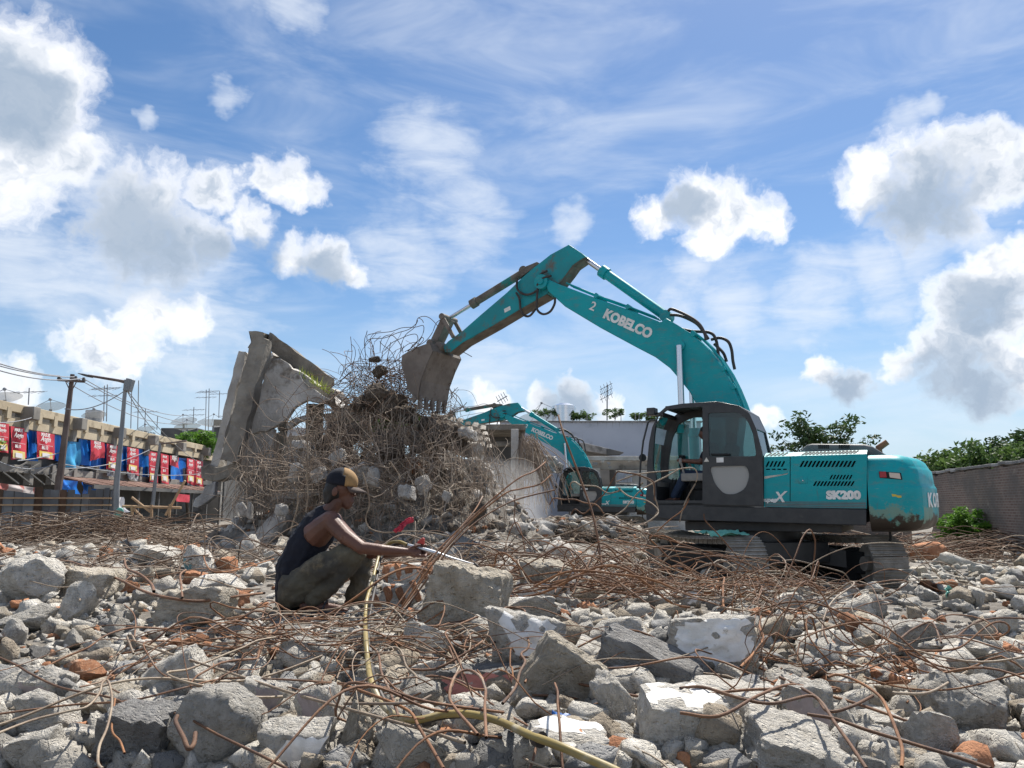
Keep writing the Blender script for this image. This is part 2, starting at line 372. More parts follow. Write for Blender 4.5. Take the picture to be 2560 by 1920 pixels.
def text(body, size, M, material, parent, name='lettering', bold=0.02, extrude=0.004, shear=0.0, align='CENTER', sx=1.0):
    c = bpy.data.curves.new(name, 'FONT'); c.body = body; c.size = size; c.align_x = align; c.align_y = 'CENTER'
    c.extrude = extrude; c.offset = bold; c.shear = shear; c.resolution_u = 3; c.materials.append(MT[material])
    o = link(name, c, parent); o.matrix_local = M @ Matrix.Diagonal((sx, 1, 1, 1)); TEXTS.append(o); return o
def frame(x, z, o):
    """matrix whose local X/Y run along x and z (text plane) at origin o"""
    x = Vector(x).normalized(); z = Vector(z); z = (z - x * z.dot(x)).normalized(); n = x.cross(z)
    m = Matrix((x, z, n)).transposed().to_4x4(); m.translation = Vector(o); return m
def spline(pts, n=8):
    """Catmull-Rom through points"""
    P = [Vector(p) for p in pts]; P = [P[0] * 2 - P[1]] + P + [P[-1] * 2 - P[-2]]; out = []
    for i in range(1, len(P) - 2):
        a, b, c, d = P[i - 1:i + 3]
        for k in range(n):
            t = k / n
            out.append(0.5 * ((2 * b) + (c - a) * t + (2 * a - 5 * b + 4 * c - d) * t * t + (3 * b - a - 3 * c + d) * t ** 3))
    out.append(P[-2]); return out
def sstep(a, b, x):
    t = min(1, max(0, (x - a) / (b - a))); return t * t * (3 - 2 * t)
# ------------------------------------------------------------------ ground
def H0(x, y):
    left = 0.80 - 0.22 * sstep(5, 12, y) - 0.28 * sstep(12, 24, y) - 0.22 * sstep(24, 34, y)
    right = 0.80 - 0.26 * sstep(5.2, 8.0, y) - 0.44 * sstep(7.2, 10.4, y)
    k = sstep(-2.0, 2.2, x - 0.10 * y)
    near = 0.06 * sstep(4.5, 2.0, y)
    return left * (1 - k) + right * k - near
def H(x, y):
    a = 0.15 if y < 14 else 0.15 * max(0.3, 1 - (y - 14) / 30)
    return H0(x, y) + a * (mnoise.fractal(Vector((x * 0.55, y * 0.55, 3.1)), 1.0, 2.0, 4))
xs = np.concatenate([-np.geomspace(700, 12.3, 26), np.linspace(-12, 14, 175), np.geomspace(14.3, 700, 26)])
ys = np.concatenate([-np.geomspace(300, 2.2, 14), np.linspace(-2, 16, 120), np.geomspace(16.2, 1500, 60)])
GV = np.array([(x, y, H(x, y) if -40 < x < 40 and -3 < y < 80 else 0.02) for y in ys for x in xs])
nx = len(xs); GF = [(j * nx + i, j * nx + i + 1, (j + 1) * nx + i + 1, (j + 1) * nx + i) for j in range(len(ys) - 1) for i in range(nx - 1)]
tag(npmesh('ground', GV, GF, 'soil', smooth=True), kind='structure')
def on_ground(px, py, zoff=0.0):
    """the point of the ground seen at a picture position"""
    r = ray(px, py); t = 1.0
    while t < 300:
        p = CAMP + r * t
        if p.z <= H0(p.x, p.y) + zoff + .12: break
        t *= 1.04
    t *= .95
    while t < 300:
        p = CAMP + r * t
        if p.z <= H(p.x, p.y) + zoff: break
        t *= 1.008
    return CAMP + r * t
# ------------------------------------------------------------------ excavators
TH1 = R(29.0)
FW = Vector((-math.cos(TH1), math.sin(TH1), 0)); LT = Vector((-math.sin(TH1), -math.cos(TH1), 0))
SWING = Vector((4.52, 14.30, 0))
def side(px, py, L):
    """point of the machine's own side plane (x forward, z up), L metres to its left, seen at a picture position"""
    r = ray(px, py); k = ((SWING + LT * L - CAMP).dot(LT)) / r.dot(LT); q = CAMP + r * k - SWING
    return (q.dot(FW), q.z)
def PX(pts, L): return [side(x, y, L) for x, y in pts]
def C1(pts, L): return [side(960 + x * .45208, 580 + y * .45208, L) for x, y in pts]
def C2(pts, L): return [side(1540 + x * .38879, 940 + y * .38879, L) for x, y in pts]
def rot2(p, c, a):
    x, z = p[0] - c[0], p[1] - c[1]; return (c[0] + x * math.cos(a) - z * math.sin(a), c[1] + x * math.sin(a) + z * math.cos(a))
def ring(poly, k):
    n = len(poly); cx = sum(p[0] for p in poly) / n; cz = sum(p[1] for p in poly) / n
    return [(cx + (p[0] - cx) * k, cz + (p[1] - cz) * k) for p in poly]
def rounded(poly, r=0.05, n=3):
    out = []; m = len(poly)
    for i in range(m):
        a = Vector(poly[i - 1]); b = Vector(poly[i]); c = Vector(poly[(i + 1) % m])
        d1 = (a - b); d2 = (c - b); k = min(r, d1.length * .45, d2.length * .45)
        p = b + d1.normalized() * k; q = b + d2.normalized() * k
        for j in range(n + 1):
            t = j / n; out.append(tuple((1 - t) ** 2 * p + 2 * t * (1 - t) * b + t * t * q))
    return out
FOOT = (.45, 2.1)
STICK = C1([(905, 295)], 0)[0]
SHOE = None
def excavator(loc, rz, heading, label, rb=0.0, ra=0.0, near=True):
    root = empty('excavator', loc, rz); tag(root, label, 'excavator', 'teal excavators at the demolition site')
    # ---- pose
    def bp(p): return rot2(p, FOOT, rb)                       # moves with the boom
    stick = bp(STICK)
    def ap(p): return rot2(bp(p), stick, ra)                  # moves with the arm
    # ---- undercarriage, turned on its own heading
    h = Matrix.Rotation(heading, 3, 'Z')
    base_z = 0.10
    def U(x, y, z): v = h @ Vector((x, y, 0)); return Vector((v.x, v.y, z + base_z))
    g = G(); g.box(U(0, 0, .62), (2.0, 1.5, .34), h); g.cyl(U(0, 0, .75), U(0, 0, 1.06), .72, .72, 28)
    for sx in (-1, 1):
        for sy in (-1, 1): g.bar(U(sx * .5, sy * .5, .6), U(sx * 1.0, sy * 1.15, .5), .3, .3)
    g.build('undercarriage', 'black', root, bevel=.01)
    for sy in (-1, 1):
        tf = G(); y = sy * 1.18
        tf.bar(U(-1.55, y, .47), U(1.5, y, .47), .34, .36).bar(U(-1.3, y, .66), U(1.3, y, .66), .22, .08)
        t_o = tf.build('track_frame', 'dark', root, bevel=.015)
        for k in range(7):
            x = -1.25 + k * .41
            G().cyl(U(x, y - .17, .24), U(x, y + .17, .24), .13, n=14).build('roller', 'dark', t_o)
        w = G(); w.cyl(U(1.62, y - .1, .47), U(1.62, y + .1, .47), .33, n=20); w.cyl(U(1.62, y - .2, .47), U(1.62, y + .2, .47), .12); w.build('idler_wheel', 'trackmetal', root)
        w = G(); w.cyl(U(-1.62, y - .07, .47), U(-1.62, y + .07, .47), .31, n=20)
        for k in range(11):
            a = 2 * math.pi * k / 11; w.bar(U(-1.62 + .28 * math.cos(a), y, .47 + .28 * math.sin(a)), U(-1.62 + .37 * math.cos(a), y, .47 + .37 * math.sin(a)), .1, .1)
        w.cyl(U(-1.62, y - .2, .47), U(-1.62, y + .2, .47), .2); w.build('sprocket', 'trackmetal', root)
        # shoes round a stadium path with a slight sag on the top run
        R0 = .42; L2 = 1.62; per = 4 * L2 + 2 * math.pi * R0; n = 46
        tr_o = link('track', None, root)
        for k in range(n):
            s_ = (k + .5) / n * per
            if s_ < 2 * L2: x, z, a = -L2 + s_, R0 - .05 * math.sin(math.pi * s_ / (2 * L2)), 0
            elif s_ < 2 * L2 + math.pi * R0:
                a = (s_ - 2 * L2) / R0; x, z, a = L2 + R0 * math.sin(a), R0 * math.cos(a), -a
            elif s_ < 4 * L2 + math.pi * R0: x, z, a = L2 - (s_ - 2 * L2 - math.pi * R0), -R0, math.pi
            else:
                a = (s_ - 4 * L2 - math.pi * R0) / R0; x, z, a = -L2 - R0 * math.sin(a), -R0 * math.cos(a), math.pi - a
            global SHOE
            if SHOE is None:
                q = G(); q.box((0, 0, 0), (.188, .60, .022))
                for dx in (-.08, -.01, .06): q.box((dx, 0, .022), (.02, .598, .03))
                for dy in (-.12, .12): q.box((0, dy, -.05), (.17, .045, .08))
                SHOE = q
            if not hasattr(excavator, 'shoe'):
                ob = SHOE.build('shoe', 'trackmetal', tr_o); excavator.shoe = ob.data
            else: ob = link('shoe', excavator.shoe, tr_o)
            M = Matrix.Rotation(heading, 4, 'Z') @ Matrix.Translation((x, y, z + .47 + base_z)) @ Matrix.Rotation(-a, 4, 'Y')
            ob.matrix_local = M
    # ---- revolving deck
    g = G(); sk = C2([(180, 828), (190, 885), (300, 918), (400, 927), (1610, 962), (1610, 857)], 1.35)
    g.prism(sk, 1.30, 1.352); g.prism(sk, -1.30, -1.352)
    g.box((-.1, 0, 1.36), (3.6, 2.6, .24)); g.box((-.2, 0, 1.15), (2.6, 1.9, .16))
    g.build('deck', 'black', root, bevel=.012)
    # ---- cab
    cabo = C2([(188, 832), (198, 700), (200, 560), (212, 430), (232, 330), (275, 238), (320, 198), (430, 180), (650, 167), (790, 195), (850, 232), (900, 340), (935, 480), (950, 560), (950, 842)], 1.35)
    opening = rounded(C2([(262, 262), (330, 215), (430, 205), (556, 196), (556, 800), (262, 800), (256, 640), (238, 600), (236, 520), (246, 380)], 1.35), .03)
    rear_hole = rounded(C2([(575, 225), (790, 228), (842, 270), (882, 370), (915, 520), (920, 800), (575, 805)], 1.35), .05)
    cab = plate('cab', cabo, [opening, rear_hole], 1.35, .07, 'black', root)
    right_hole = rounded([(1.53, 2.0), (1.50, 2.35), (1.42, 2.76), (1.27, 3.04), (1.0, 3.14), (.05, 3.08), (-.12, 2.75), (-.2, 2.3), (.2, 2.15), (1.0, 1.95)], .06)
    plate('cab_side', cabo, [right_hole], .52, .05, 'black', cab)
    g = G(); N_ = len(cabo)
    for i, wd in ((6, 1), (7, 1), (8, 1), (9, 1)):            # roof sheets
        a, b = cabo[i], cabo[i + 1]; g.extrude([(a[0], .40, a[1] + .012), (b[0], .40, b[1] + .012), (b[0], 1.34, b[1] + .012), (a[0], 1.34, a[1] + .012)], (0, 0, -.05))
    g.build('roof', 'black', cab, bevel=.01); g = G()
    for a, b in ((cabo[9], cabo[10]), (cabo[10], cabo[11])): g.extrude([(a[0], .40, a[1]), (b[0], .40, b[1]), (b[0], 1.34, b[1]), (a[0], 1.34, a[1])], (.05, 0, -.01))
    g.build('roof_rear', 'black', cab, bevel=.01); g = G()
    a, b = cabo[13], cabo[14]; g.extrude([(a[0] + .01, .40, a[1]), (b[0] + .01, .40, b[1]), (b[0] + .01, 1.34, b[1]), (a[0] + .01, 1.34, a[1])], (.05, 0, 0))
    g.build('rear_panel', 'black', cab, bevel=.01); g = G()
    g.box((.62, .88, 1.53), (2.0, .94, .06)); g.box((1.55, .88, 1.70), (.10, .92, .30))
    g.build('floor', 'black', cab, bevel=.01); g = G()
    for p in (cabo[5], cabo[6]): g.bar((p[0] - .03, .52, p[1] - .02), (p[0] - .03, 1.34, p[1] - .02), .09, .07)
    g.build('header', 'black', cab, bevel=.01)
    g = G(); g.box((1.52, .88, 1.72), (.03, .84, .42)); g.build('front_lining', 'cabin_grey', cab)
    ws = [cabo[2], cabo[3], cabo[4], cabo[5]]; g = G()
    pr = (cabo[1][0] - .06, cabo[1][1] - .05)
    for p in ws:
        q = (p[0] - .05, p[1]); g.add([(pr[0], .42, pr[1]), (pr[0], 1.33, pr[1]), (q[0], 1.33, q[1]), (q[0], .42, q[1])], [(0, 1, 2, 3)]); pr = q
    g.build('windscreen', 'glass', cab, smooth=True)
    g = G(); g.prism(ring(right_hole, 1.02), .49, .495); g.build('side_window', 'glass', cab)
    a, b = cabo[11], cabo[13]; G().add([(a[0] + .02, .42, a[1]), (a[0] + .02, 1.33, a[1]), (b[0] + .02, 1.33, b[1]), (b[0] + .02, .42, b[1])], [(0, 1, 2, 3)]).build('rear_window', 'glass', cab)
    # sliding door pushed back over the rear side
    win = rounded(C2([(592, 237), (780, 232), (838, 270), (880, 370), (903, 515), (598, 520)], 1.40), .05)
    low = rounded(C2([(598, 582), (840, 575), (860, 640), (832, 725), (765, 762), (690, 758), (630, 690)], 1.40), .08)
    dr = plate('door', C2([(556, 190), (800, 200), (858, 240), (902, 340), (940, 490), (948, 835), (556, 826)], 1.40), [win, low], 1.40, .045, 'black', cab)
    G().prism(ring(win, 1.03), 1.372, 1.378).build('pane', 'glass_dark', dr)
    G().prism(ring(low, 1.03), 1.362, 1.368).build('pane', 'plastic_pane', dr)
    dr['label'] = 'black sliding door pushed back'
    g = G(); c = C2([(610, 505), (730, 505)], 1.42); g.bar((c[0][0], 1.425, c[0][1]), (c[1][0], 1.425, c[1][1]), .03, .035); g.build('door_handle', 'dark', dr, bevel=.008)
    c = C2([(645, 525), (692, 555)], 1.405); G().box(((c[0][0] + c[1][0]) / 2, 1.402, (c[0][1] + c[1][1]) / 2), (abs(c[0][0] - c[1][0]), .006, abs(c[0][1] - c[1][1]))).build('notice', 'letter', dr)
    c = C2([(565, 552), (598, 550), (581, 523)], 1.405); G().prism(c, 1.400, 1.406).build('warning_sign', 'cream_plaster', dr)
    # cab furniture
    st = G(); st.box((.62, .88, 1.86), (.62, .52, .16)).box((.28, .88, 2.22), (.16, .50, .72), Matrix.Rotation(R(-12), 3, 'Y')).box((.22, .88, 2.68), (.12, .3, .2)).box((.62, .88, 1.66), (.5, .45, .26))
    st.build('operator_seat', 'dark', cab, bevel=.04)
    for y in (.60, 1.16):
        c = G(); c.box((.80, y, 2.0), (.52, .16, .14)).cyl((1.02, y, 2.05), (1.07, y, 2.26), .02).ball((1.08, y, 2.29), (.035, .035, .06)); c.build('console', 'cabin_grey', cab, bevel=.02)
    g = G().box((1.22, .58, 2.32), (.08, .17, .22)).cyl((1.24, .58, 1.6), (1.24, .58, 2.25), .025); g.build('monitor', 'dark', cab, bevel=.01)
    g = G()
    for y in (.78, .98): g.tube([(1.36, y, 1.56), (1.34, y, 1.8), (1.28, y, 2.0)], .012).box((1.38, y, 1.60), (.2, .1, .02))
    g.build('travel_lever', 'dark', cab)
    g = G(); c = C2([(235, 232)], 1.1)[0]; g.box((c[0], 1.12, c[1]), (.16, .2, .14)).bar((c[0], 1.12, c[1] - .03), (c[0] - .22, 1.12, c[1] - .03), .03, .03); g.build('work_lamp', 'black', cab, bevel=.03)
    rail = C2([(255, 285), (225, 283), (205, 300), (175, 420), (158, 560), (150, 720), (175, 760)], 1.2); G().tube([(p[0], 1.2, p[1]) for p in rail], .018, 8).build('handrail', 'black', cab, smooth=True)
    G().cyl((rail[4][0] - .02, 1.16, rail[4][1] + .1), (rail[4][0] - .04, 1.18, rail[4][1] + .1), .07, n=14).build('mirror', 'black', cab)
    # ---- engine house with real louvre slots
    def slots(x0, x1, yt, yb, n, lean, w):
        out = []
        for i in range(n):
            x = x0 + (x1 - x0) * i / max(1, n - 1)
            out.append(rounded(C2([(x, yb), (x + w, yb), (x + w + lean, yt), (x + lean, yt)], 1.35), .012, 2))
        return out
    hs = C2([(1122, 505), (1612, 500), (1612, 853), (1122, 846)], 1.35); zt = 2.31; hs[0] = (hs[0][0], zt); hs[1] = (hs[1][0], zt)
    holes = slots(1178, 1508, 545, 586, 14, 22, 15) + slots(1370, 1495, 635, 666, 7, 16, 11) + slots(1265, 1505, 676, 708, 12, 18, 13)
    hood = plate('hood', hs, holes, 1.35, .03, 'teal', root)
    hs2 = C2([(952, 518), (1117, 511), (1117, 846), (952, 842)], 1.35); hs2[0] = (hs2[0][0], zt); hs2[1] = (hs2[1][0], zt)
    h2 = slots(960, 1058, 547, 585, 5, 18, 13)
    for i in range(4): h2.append(C2([(965 + i * 36, 604), (990 + i * 36, 604), (990 + i * 36, 596), (965 + i * 36, 596)], 1.35))
    plate('hood_panel', hs2, h2, 1.35, .03, 'teal', hood)
    g = G(); x0, x1 = hs2[0][0], hs[1][0]; 
    g.add([(x0, 1.35, zt), (x1, 1.35, zt), (x1, 1.16, zt + .075), (x0, 1.16, zt + .075)], [(0, 1, 2, 3)])
    g.add([(x0, 1.16, zt + .075), (x1, 1.16, zt + .075), (x1, -1.2, zt + .075), (x0, -1.2, zt + .075)], [(0, 1, 2, 3)])
    g.add([(x0, -1.35, 1.45), (x1, -1.35, 1.45), (x1, -1.35, zt), (x0, -1.35, zt), (x0, -1.2, zt + .075), (x1, -1.2, zt + .075)], [(0, 1, 2, 3), (3, 2, 5, 4)])
    g.add([(x0, 1.35, 1.45), (x0, 1.35, zt), (x0, 1.16, zt + .075), (x0, -1.2, zt + .075), (x0, -1.35, 1.45)], [(0, 1, 2, 3, 4)])
    g.build('hood_top', 'teal', hood)
    g = G(); g.box(((x0 + x1) / 2, 0, 1.86), (abs(x1 - x0) - .06, 2.48, .76)); g.build('engine_bay', 'dark', hood)
    # slanted slots along the shoulder
    for i in range(15 + 5):
        xx = (1195 + i * 24) if i < 15 else (965 + (i - 15) * 26)
        c = C2([(xx, 530)], 1.35)[0]
        q = G(); q.bar((c[0], 1.325, zt + .012), (c[0] - .06, 1.19, zt + .068), .035, .006, up=(0, .37, .93)); q.build('shoulder_slot', 'dark', hood)
    c = C2([(1172, 655), (1232, 690)], 1.35); lk = G().box(((c[0][0] + c[1][0]) / 2, 1.352, (c[0][1] + c[1][1]) / 2), (.14, .012, .09)).build('latch', 'teal', hood, bevel=.004)
    G().ball(((c[0][0] + c[1][0]) / 2, 1.36, (c[0][1] + c[1][1]) / 2), .016).build('lock', 'steel', lk)
    bz = C2([(960, 805), (1608, 810), (1608, 852), (960, 842)], 1.352)
    G().prism(bz, 1.350, 1.353).build('stripe_band', 'grey_cover', hood)
    for k in range(4):
        t = (k + .5) / 4; a = (bz[0][0], bz[0][1] * (1 - t) + bz[3][1] * t); b = (bz[1][0], bz[1][1] * (1 - t) + bz[2][1] * t)
        G().bar((a[0], 1.3535, a[1]), (b[0], 1.3535, b[1]), .002, .007).build('pinstripe', 'teal', hood)
    sw = C2([(955, 662), (1100, 632), (1108, 622), (1105, 628), (1000, 640), (955, 645)], 1.352); G().prism(sw, 1.350, 1.354).build('swoosh', 'cream_plaster', hood)
    def lab(s, p0, p1, size, y, **kw):
        a = C2([p0], 1.35)[0]; b = C2([p1], 1.35)[0]
        return text(s, size, frame((b[0] - a[0], 0, b[1] - a[1]), (0, 0, 1), ((a[0] + b[0]) / 2, y, (a[1] + b[1]) / 2)), 'letter', hood, **kw)
    lab('SK200', (1335, 768), (1592, 768), .17, 1.356, bold=.012, sx=1.12)
    lab('X', (1005, 785), (1085, 780), .24, 1.356, bold=.006, shear=.35)
    lab('super', (955, 797), (1010, 797), .10, 1.356, bold=.004, shear=.3, name='lettering')
    # grey cover on the roof of the engine house
    cv = C2([(1178, 505), (1190, 470), (1225, 435), (1260, 428), (1600, 432), (1650, 445), (1690, 470), (1745, 503)], 1.0)
    g = G(); n = len(cv)
    lo = [(p[0], 1.02, p[1] - .02) for p in cv]; hi = [(p[0] * .97 - .05, -.7, p[1] + .0) for p in cv]
    g.add(lo + hi, [tuple(range(n)), tuple(range(2 * n - 1, n - 1, -1))] + [(i, i + 1, n + i + 1, n + i) for i in range(n - 1)])
    co = g.build('engine_cover', 'grey_cover', root, bevel=.04)
    for (xa, xb) in ((1300, 1372), (1432, 1503)):
        for k in range(6):
            c = C2([(xa + (xb - xa) * (k + .5) / 6, 447)], 1.0)[0]; G().box((c[0], 1.022, c[1] - .02), (.02, .012, .065)).build('cover_slot', 'dark', co)
    c = C2([(1690, 462), (1722, 432)], .3); G().tube([(c[0][0], .3, c[0][1] - .12), (c[0][0], .3, c[0][1]), (c[1][0] - .06, .3, c[1][1] + .02)], [.06, .06, .05], 12).build('exhaust', 'rust', root, smooth=True)
    # ---- counterweight: lofted arc
    def plan(ins):
        pts = []; x0 = hs[1][0] + .02; RR = 2.90 - ins; hw = 1.36 - ins * .7
        pts.append((x0, hw))
        cx = -math.sqrt(max(.1, RR * RR - (hw - .12) ** 2)) + .10
        for k in range(5):
            a = R(90 + 62 * k / 4); rr = .30
            pts.append((cx + .08 + rr * math.cos(a), hw - rr + rr * math.sin(a)))
        a0 = math.asin(min(.99, (pts[-1][1] - .03) / RR)); m = 15
        for k in range(m + 1):
            a = a0 - 2 * a0 * k / m; pts.append((-RR * math.cos(a), RR * math.sin(a)))
        for p in reversed(pts[1:6]): pts.append((p[0], -p[1]))
        pts.append((x0, -hw)); return pts
    prof = [(1.10, .30), (1.13, .16), (1.18, .07), (1.27, .015), (1.36, 0), (1.76, 0), (1.79, .006), (1.83, .03), (1.87, .034), (2.06, .055), (2.09, .085), (2.12, .10), (2.2, .14), (2.26, .22), (2.30, .36), (2.31, .6)]
    g = G(); rows = [[(x, y, z) for x, y in plan(i_)] for z, i_ in prof]; n = len(rows[0]); vs = [p for r_ in rows for p in r_]; fs = []
    for j in range(len(rows) - 1):
        for i in range(n - 1): fs.append((j * n + i, j * n + i + 1, (j + 1) * n + i + 1, (j + 1) * n + i))
        fs.append((j * n + n - 1, j * n, (j + 1) * n, (j + 1) * n + n - 1))
    fs += [tuple(range(n - 1, -1, -1)), tuple(range((len(rows) - 1) * n, len(rows) * n))]
    g.add(vs, fs); cw = g.build('counterweight', 'teal_mud', root, smooth=True, angle=40)
    c = C2([(1688, 612), (1832, 622), (1842, 668), (1694, 656)], 1.36)
    lo_ = G().prism([(p[0], p[1]) for p in c], 1.20, 1.338).build('tail_light', 'dark', cw, bevel=.01)
    G().prism(ring(c[:1] + [((c[0][0] * .65 + c[1][0] * .35), c[0][1]), ((c[3][0] * .65 + c[2][0] * .35), c[3][1])] + c[3:], .85), 1.22, 1.350).build('lens', mat('red_lens', (.35, .02, .03), rough=.25), lo_)
    G().prism(ring([((c[0][0] * .6 + c[1][0] * .4), c[0][1] - .01), c[1], c[2], ((c[3][0] * .6 + c[2][0] * .4), c[3][1] + .0)], .8), 1.22, 1.350).build('lens', mat('clear_lens', (.6, .5, .42), rough=.2), lo_)
    for k, ch in enumerate('KOBELCO'):                        # letters round the tail
        a = R(15.8 - k * 5.25); o = (-2.905 * math.cos(a), 2.905 * math.sin(a), 1.58)
        text(ch, .30, frame((-math.sin(a), -math.cos(a), 0), (0, 0, 1), o), 'letter', cw, bold=.012)
    yl = C2([(1772, 758), (1800, 762), (1812, 768), (1836, 770), (1836, 782), (1815, 783), (1798, 774), (1778, 776)], 1.345); G().prism(yl, 1.30, 1.362).build('yellow_scrape', 'yellow', cw)
    G().tube([(-2.2, .9, 1.14), (-2.2, .9, .98), (-2.18, .9, .95)], .02).build('tow_hook', 'dark', cw)
    # ---- boom
    def bxz(pts): return [bp(p) for p in pts]
    top = C1([(893, 283), (912, 262), (960, 285), (1180, 368), (1350, 428), (1530, 498), (1560, 475), (1700, 562), (1800, 655), (1880, 765), (1940, 880), (1975, 965)], .3)
    bot = C1([(905, 325), (1000, 412), (1200, 532), (1400, 640), (1500, 692), (1580, 752), (1640, 822), (1690, 885), (1722, 945)], .3)
    poly = top + [(.28, 2.6), (.27, 2.05), (.45, 1.92), (.65, 2.05), (.75, 2.7)] + bot[::-1]
    bm_ = G().prism(bxz(poly), -.28, .3).build('boom', 'teal', root, bevel=.018)
    def P3(p, y): return (p[0], y, p[1])
    g = G(); s = stick; g.cyl(P3(s, -.34), P3(s, .34), .16, n=20).cyl(P3(s, -.37), P3(s, .37), .07, n=14); g.build('boom_pin', 'teal', bm_, smooth=True)
    def btext(t, p0, p1, size, **kw):
        a, b = bxz(C1([p0, p1], .31)); return text(t, size, frame((b[0] - a[0], 0, b[1] - a[1]), (0, 0, 1) if True else 0, ((a[0] + b[0]) / 2, .306, (a[1] + b[1]) / 2)), 'letter', bm_, **kw)
    btext('KOBELCO', (1235, 458), (1460, 560), .27, bold=.014, sx=.92)
    btext('2', (1128, 400), (1182, 424), .26, bold=.004)
    bc = bp(C1([(1637, 630)], .32)[0]); g = G().cyl(P3(bc, -.36), P3(bc, .36), .10, n=16); g.build('boom_boss', 'teal', bm_, smooth=True)
    # pipes and clamps along the top of the boom
    for k, y in enumerate((.22, .12, -.02, -.14)):
        pts = bxz(C1([(1010, 283), (1180, 352), (1350, 412), (1500, 470)], .2)) ; G().tube([P3(p, y) for p in pts], .018, 6).build('pipe', 'teal', bm_, smooth=True)
        pts = bxz([(p[0] - .05, p[1] + .03) for p in C1([(1690, 556), (1745, 600), (1800, 655), (1850, 720), (1895, 790), (1935, 870), (1968, 950), (1990, 1010)], .2)])
        G().tube([P3(p, y) for p in spline([P3(p, 0) for p in pts], 2) and pts], .022, 6).build('pipe', 'teal', bm_, smooth=True)
    for c in ((1180, 358), (1355, 420), (1880, 760), (1935, 860), (1715, 570)):
        p = bp(C1([c], .2)[0]); G().box(P3(p, .05), (.09, .52, .10), Matrix.Rotation(R(30), 3, 'Y')).build('pipe_clamp', 'teal', bm_, bevel=.01)
    hz = [[(1575, 440), (1600, 430), (1690, 470), (1745, 510), (1775, 560), (1785, 600)], [(1578, 455), (1640, 462), (1720, 500), (1760, 545), (1790, 590)],
          [(1600, 520), (1690, 540), (1790, 548), (1825, 590), (1840, 680)], [(1790, 582), (1840, 572), (1885, 592), (1905, 640), (1912, 700), (1922, 748)], [(1800, 600), (1850, 650), (1870, 700)]]
    for k, q in enumerate(hz):
        y = .25 - .1 * k; G().tube([P3((p.x, p.z), y) for p in spline([P3(p, 0) for p in bxz(C1(q, .2))], 5)], .03, 8).build('hose', 'rubber', bm_, smooth=True)
    # ---- arm
    armp = PX([(1422, 611), (1455, 633), (1464, 642), (1450, 650), (1431, 663), (1419, 680), (1406, 697), (1388, 719), (1367, 735), (1302, 772), (1232, 814), (1157, 856), (1124, 882), (1112, 880), (1108, 866), (1120, 853), (1157, 826), (1199, 789), (1267, 731), (1303, 696), (1330, 672), (1352, 655), (1376, 636)], .2)
    def axz(pts): return [ap(p) for p in pts]
    ar = G().prism(axz(armp), -.2, .2).build('arm', 'arm_worn', root, bevel=.014)
    n_ = len(armp); q = axz(armp[8:13]); g = G()
    for a, b in zip(q[:-1], q[1:]): g.extrude([P3(a, -.195), P3(b, -.195), P3(b, .195), P3(a, .195)], (0, 0, -.012))
    q = axz(armp[2:8])
    for a, b in zip(q[:-1], q[1:]): g.extrude([P3(a, -.195), P3(b, -.195), P3(b, .195), P3(a, .195)], (-.012, 0, -.006))
    g.build('underplate', 'flat_steel', ar)
    br = axz(PX([(1303, 696), (1305, 678), (1316, 668), (1345, 656), (1352, 660)], .1)); G().prism(br, -.16, .16).build('cylinder_bracket', 'flat_steel', ar, bevel=.01)
    p = ap(PX([(1268, 770)], .2)[0]); pass
    la = axz(PX([(1260, 773), (1275, 765), (1277, 774), (1262, 782)], .2)); G().prism(la, .2, .204).build('notice', 'letter', ar)
    for q, y in (([(735, 255), (735, 310), (760, 338), (800, 345), (845, 322), (850, 290)], .27), ([(730, 335), (748, 370), (755, 430), (775, 460), (805, 463), (838, 425)], .27), ([(905, 215), (870, 235), (855, 280), (850, 350), (848, 425), (880, 455), (920, 442), (945, 400), (948, 365)], .30), ([(930, 245), (880, 262), (852, 300)], .33)):
        G().tube([P3((p.x, p.z), y) for p in spline([P3(p, 0) for p in axz(C1(q, .28))], 5)], .026, 8).build('hose', 'rubber', ar, smooth=True)
    # ---- cylinders
    def ram(name, a, b, y, split, rb_, rr_, m1):
        va, vb = Vector(P3(a, y)), Vector(P3(b, y)); mid = va.lerp(vb, split)
        o = G().cyl(va, mid, rb_, n=16).cyl(mid + (va - mid).normalized() * .16, mid, rb_ * 1.28, n=16).cyl(va - Vector((0, .12, 0)), va + Vector((0, .12, 0)), rb_ * 1.15, n=14).build(name, m1, root, smooth=True)
        G().cyl(mid, vb, rr_, n=14).build('piston_rod', 'steel', o, smooth=True)
        return o
    ram('arm_cylinder', bp(C1([(1565, 470)], 0)[0]), ap(C1([(1078, 125)], 0)[0]), 0, .73, .105, .058, 'teal')
    bell = ap(PX([(1121, 797)], 0)[0])
    ram('bucket_cylinder', ap(PX([(1313, 679)], 0)[0]), bell, 0, .69, .09, .045, 'flat_steel')
    for y in (-.385, .385): ram('boom_cylinder', (1.25, 1.75), bc, y, .45, .10, .06, 'teal')
    lp = ap(PX([(1149, 848)], 0)[0]); bk = ap(PX([(1090, 862)], 0)[0]); pin = ap(PX([(1113, 870)], 0)[0])
    g = G()
    for y in (-.26, .26): g.bar(P3(lp, y), P3(bell, y), .05, .09)
    g.cyl(P3(bell, -.3), P3(bell, .3), .075, n=14); g.build('link', 'bucketmetal', root, bevel=.008)
    g = G().bar(P3(bell, 0), P3(bk, 0), .30, .20).cyl(P3(bk, -.28), P3(bk, .28), .09, n=14); g.build('bucket_link', 'bucketmetal', root, bevel=.015)
    # ---- bucket
    sp = axz(PX([(1074, 857), (1038, 869), (1005, 888), (1003, 910), (1021, 974), (1036, 997), (1044, 994), (1052, 950), (1066, 912), (1082, 877)], .6))
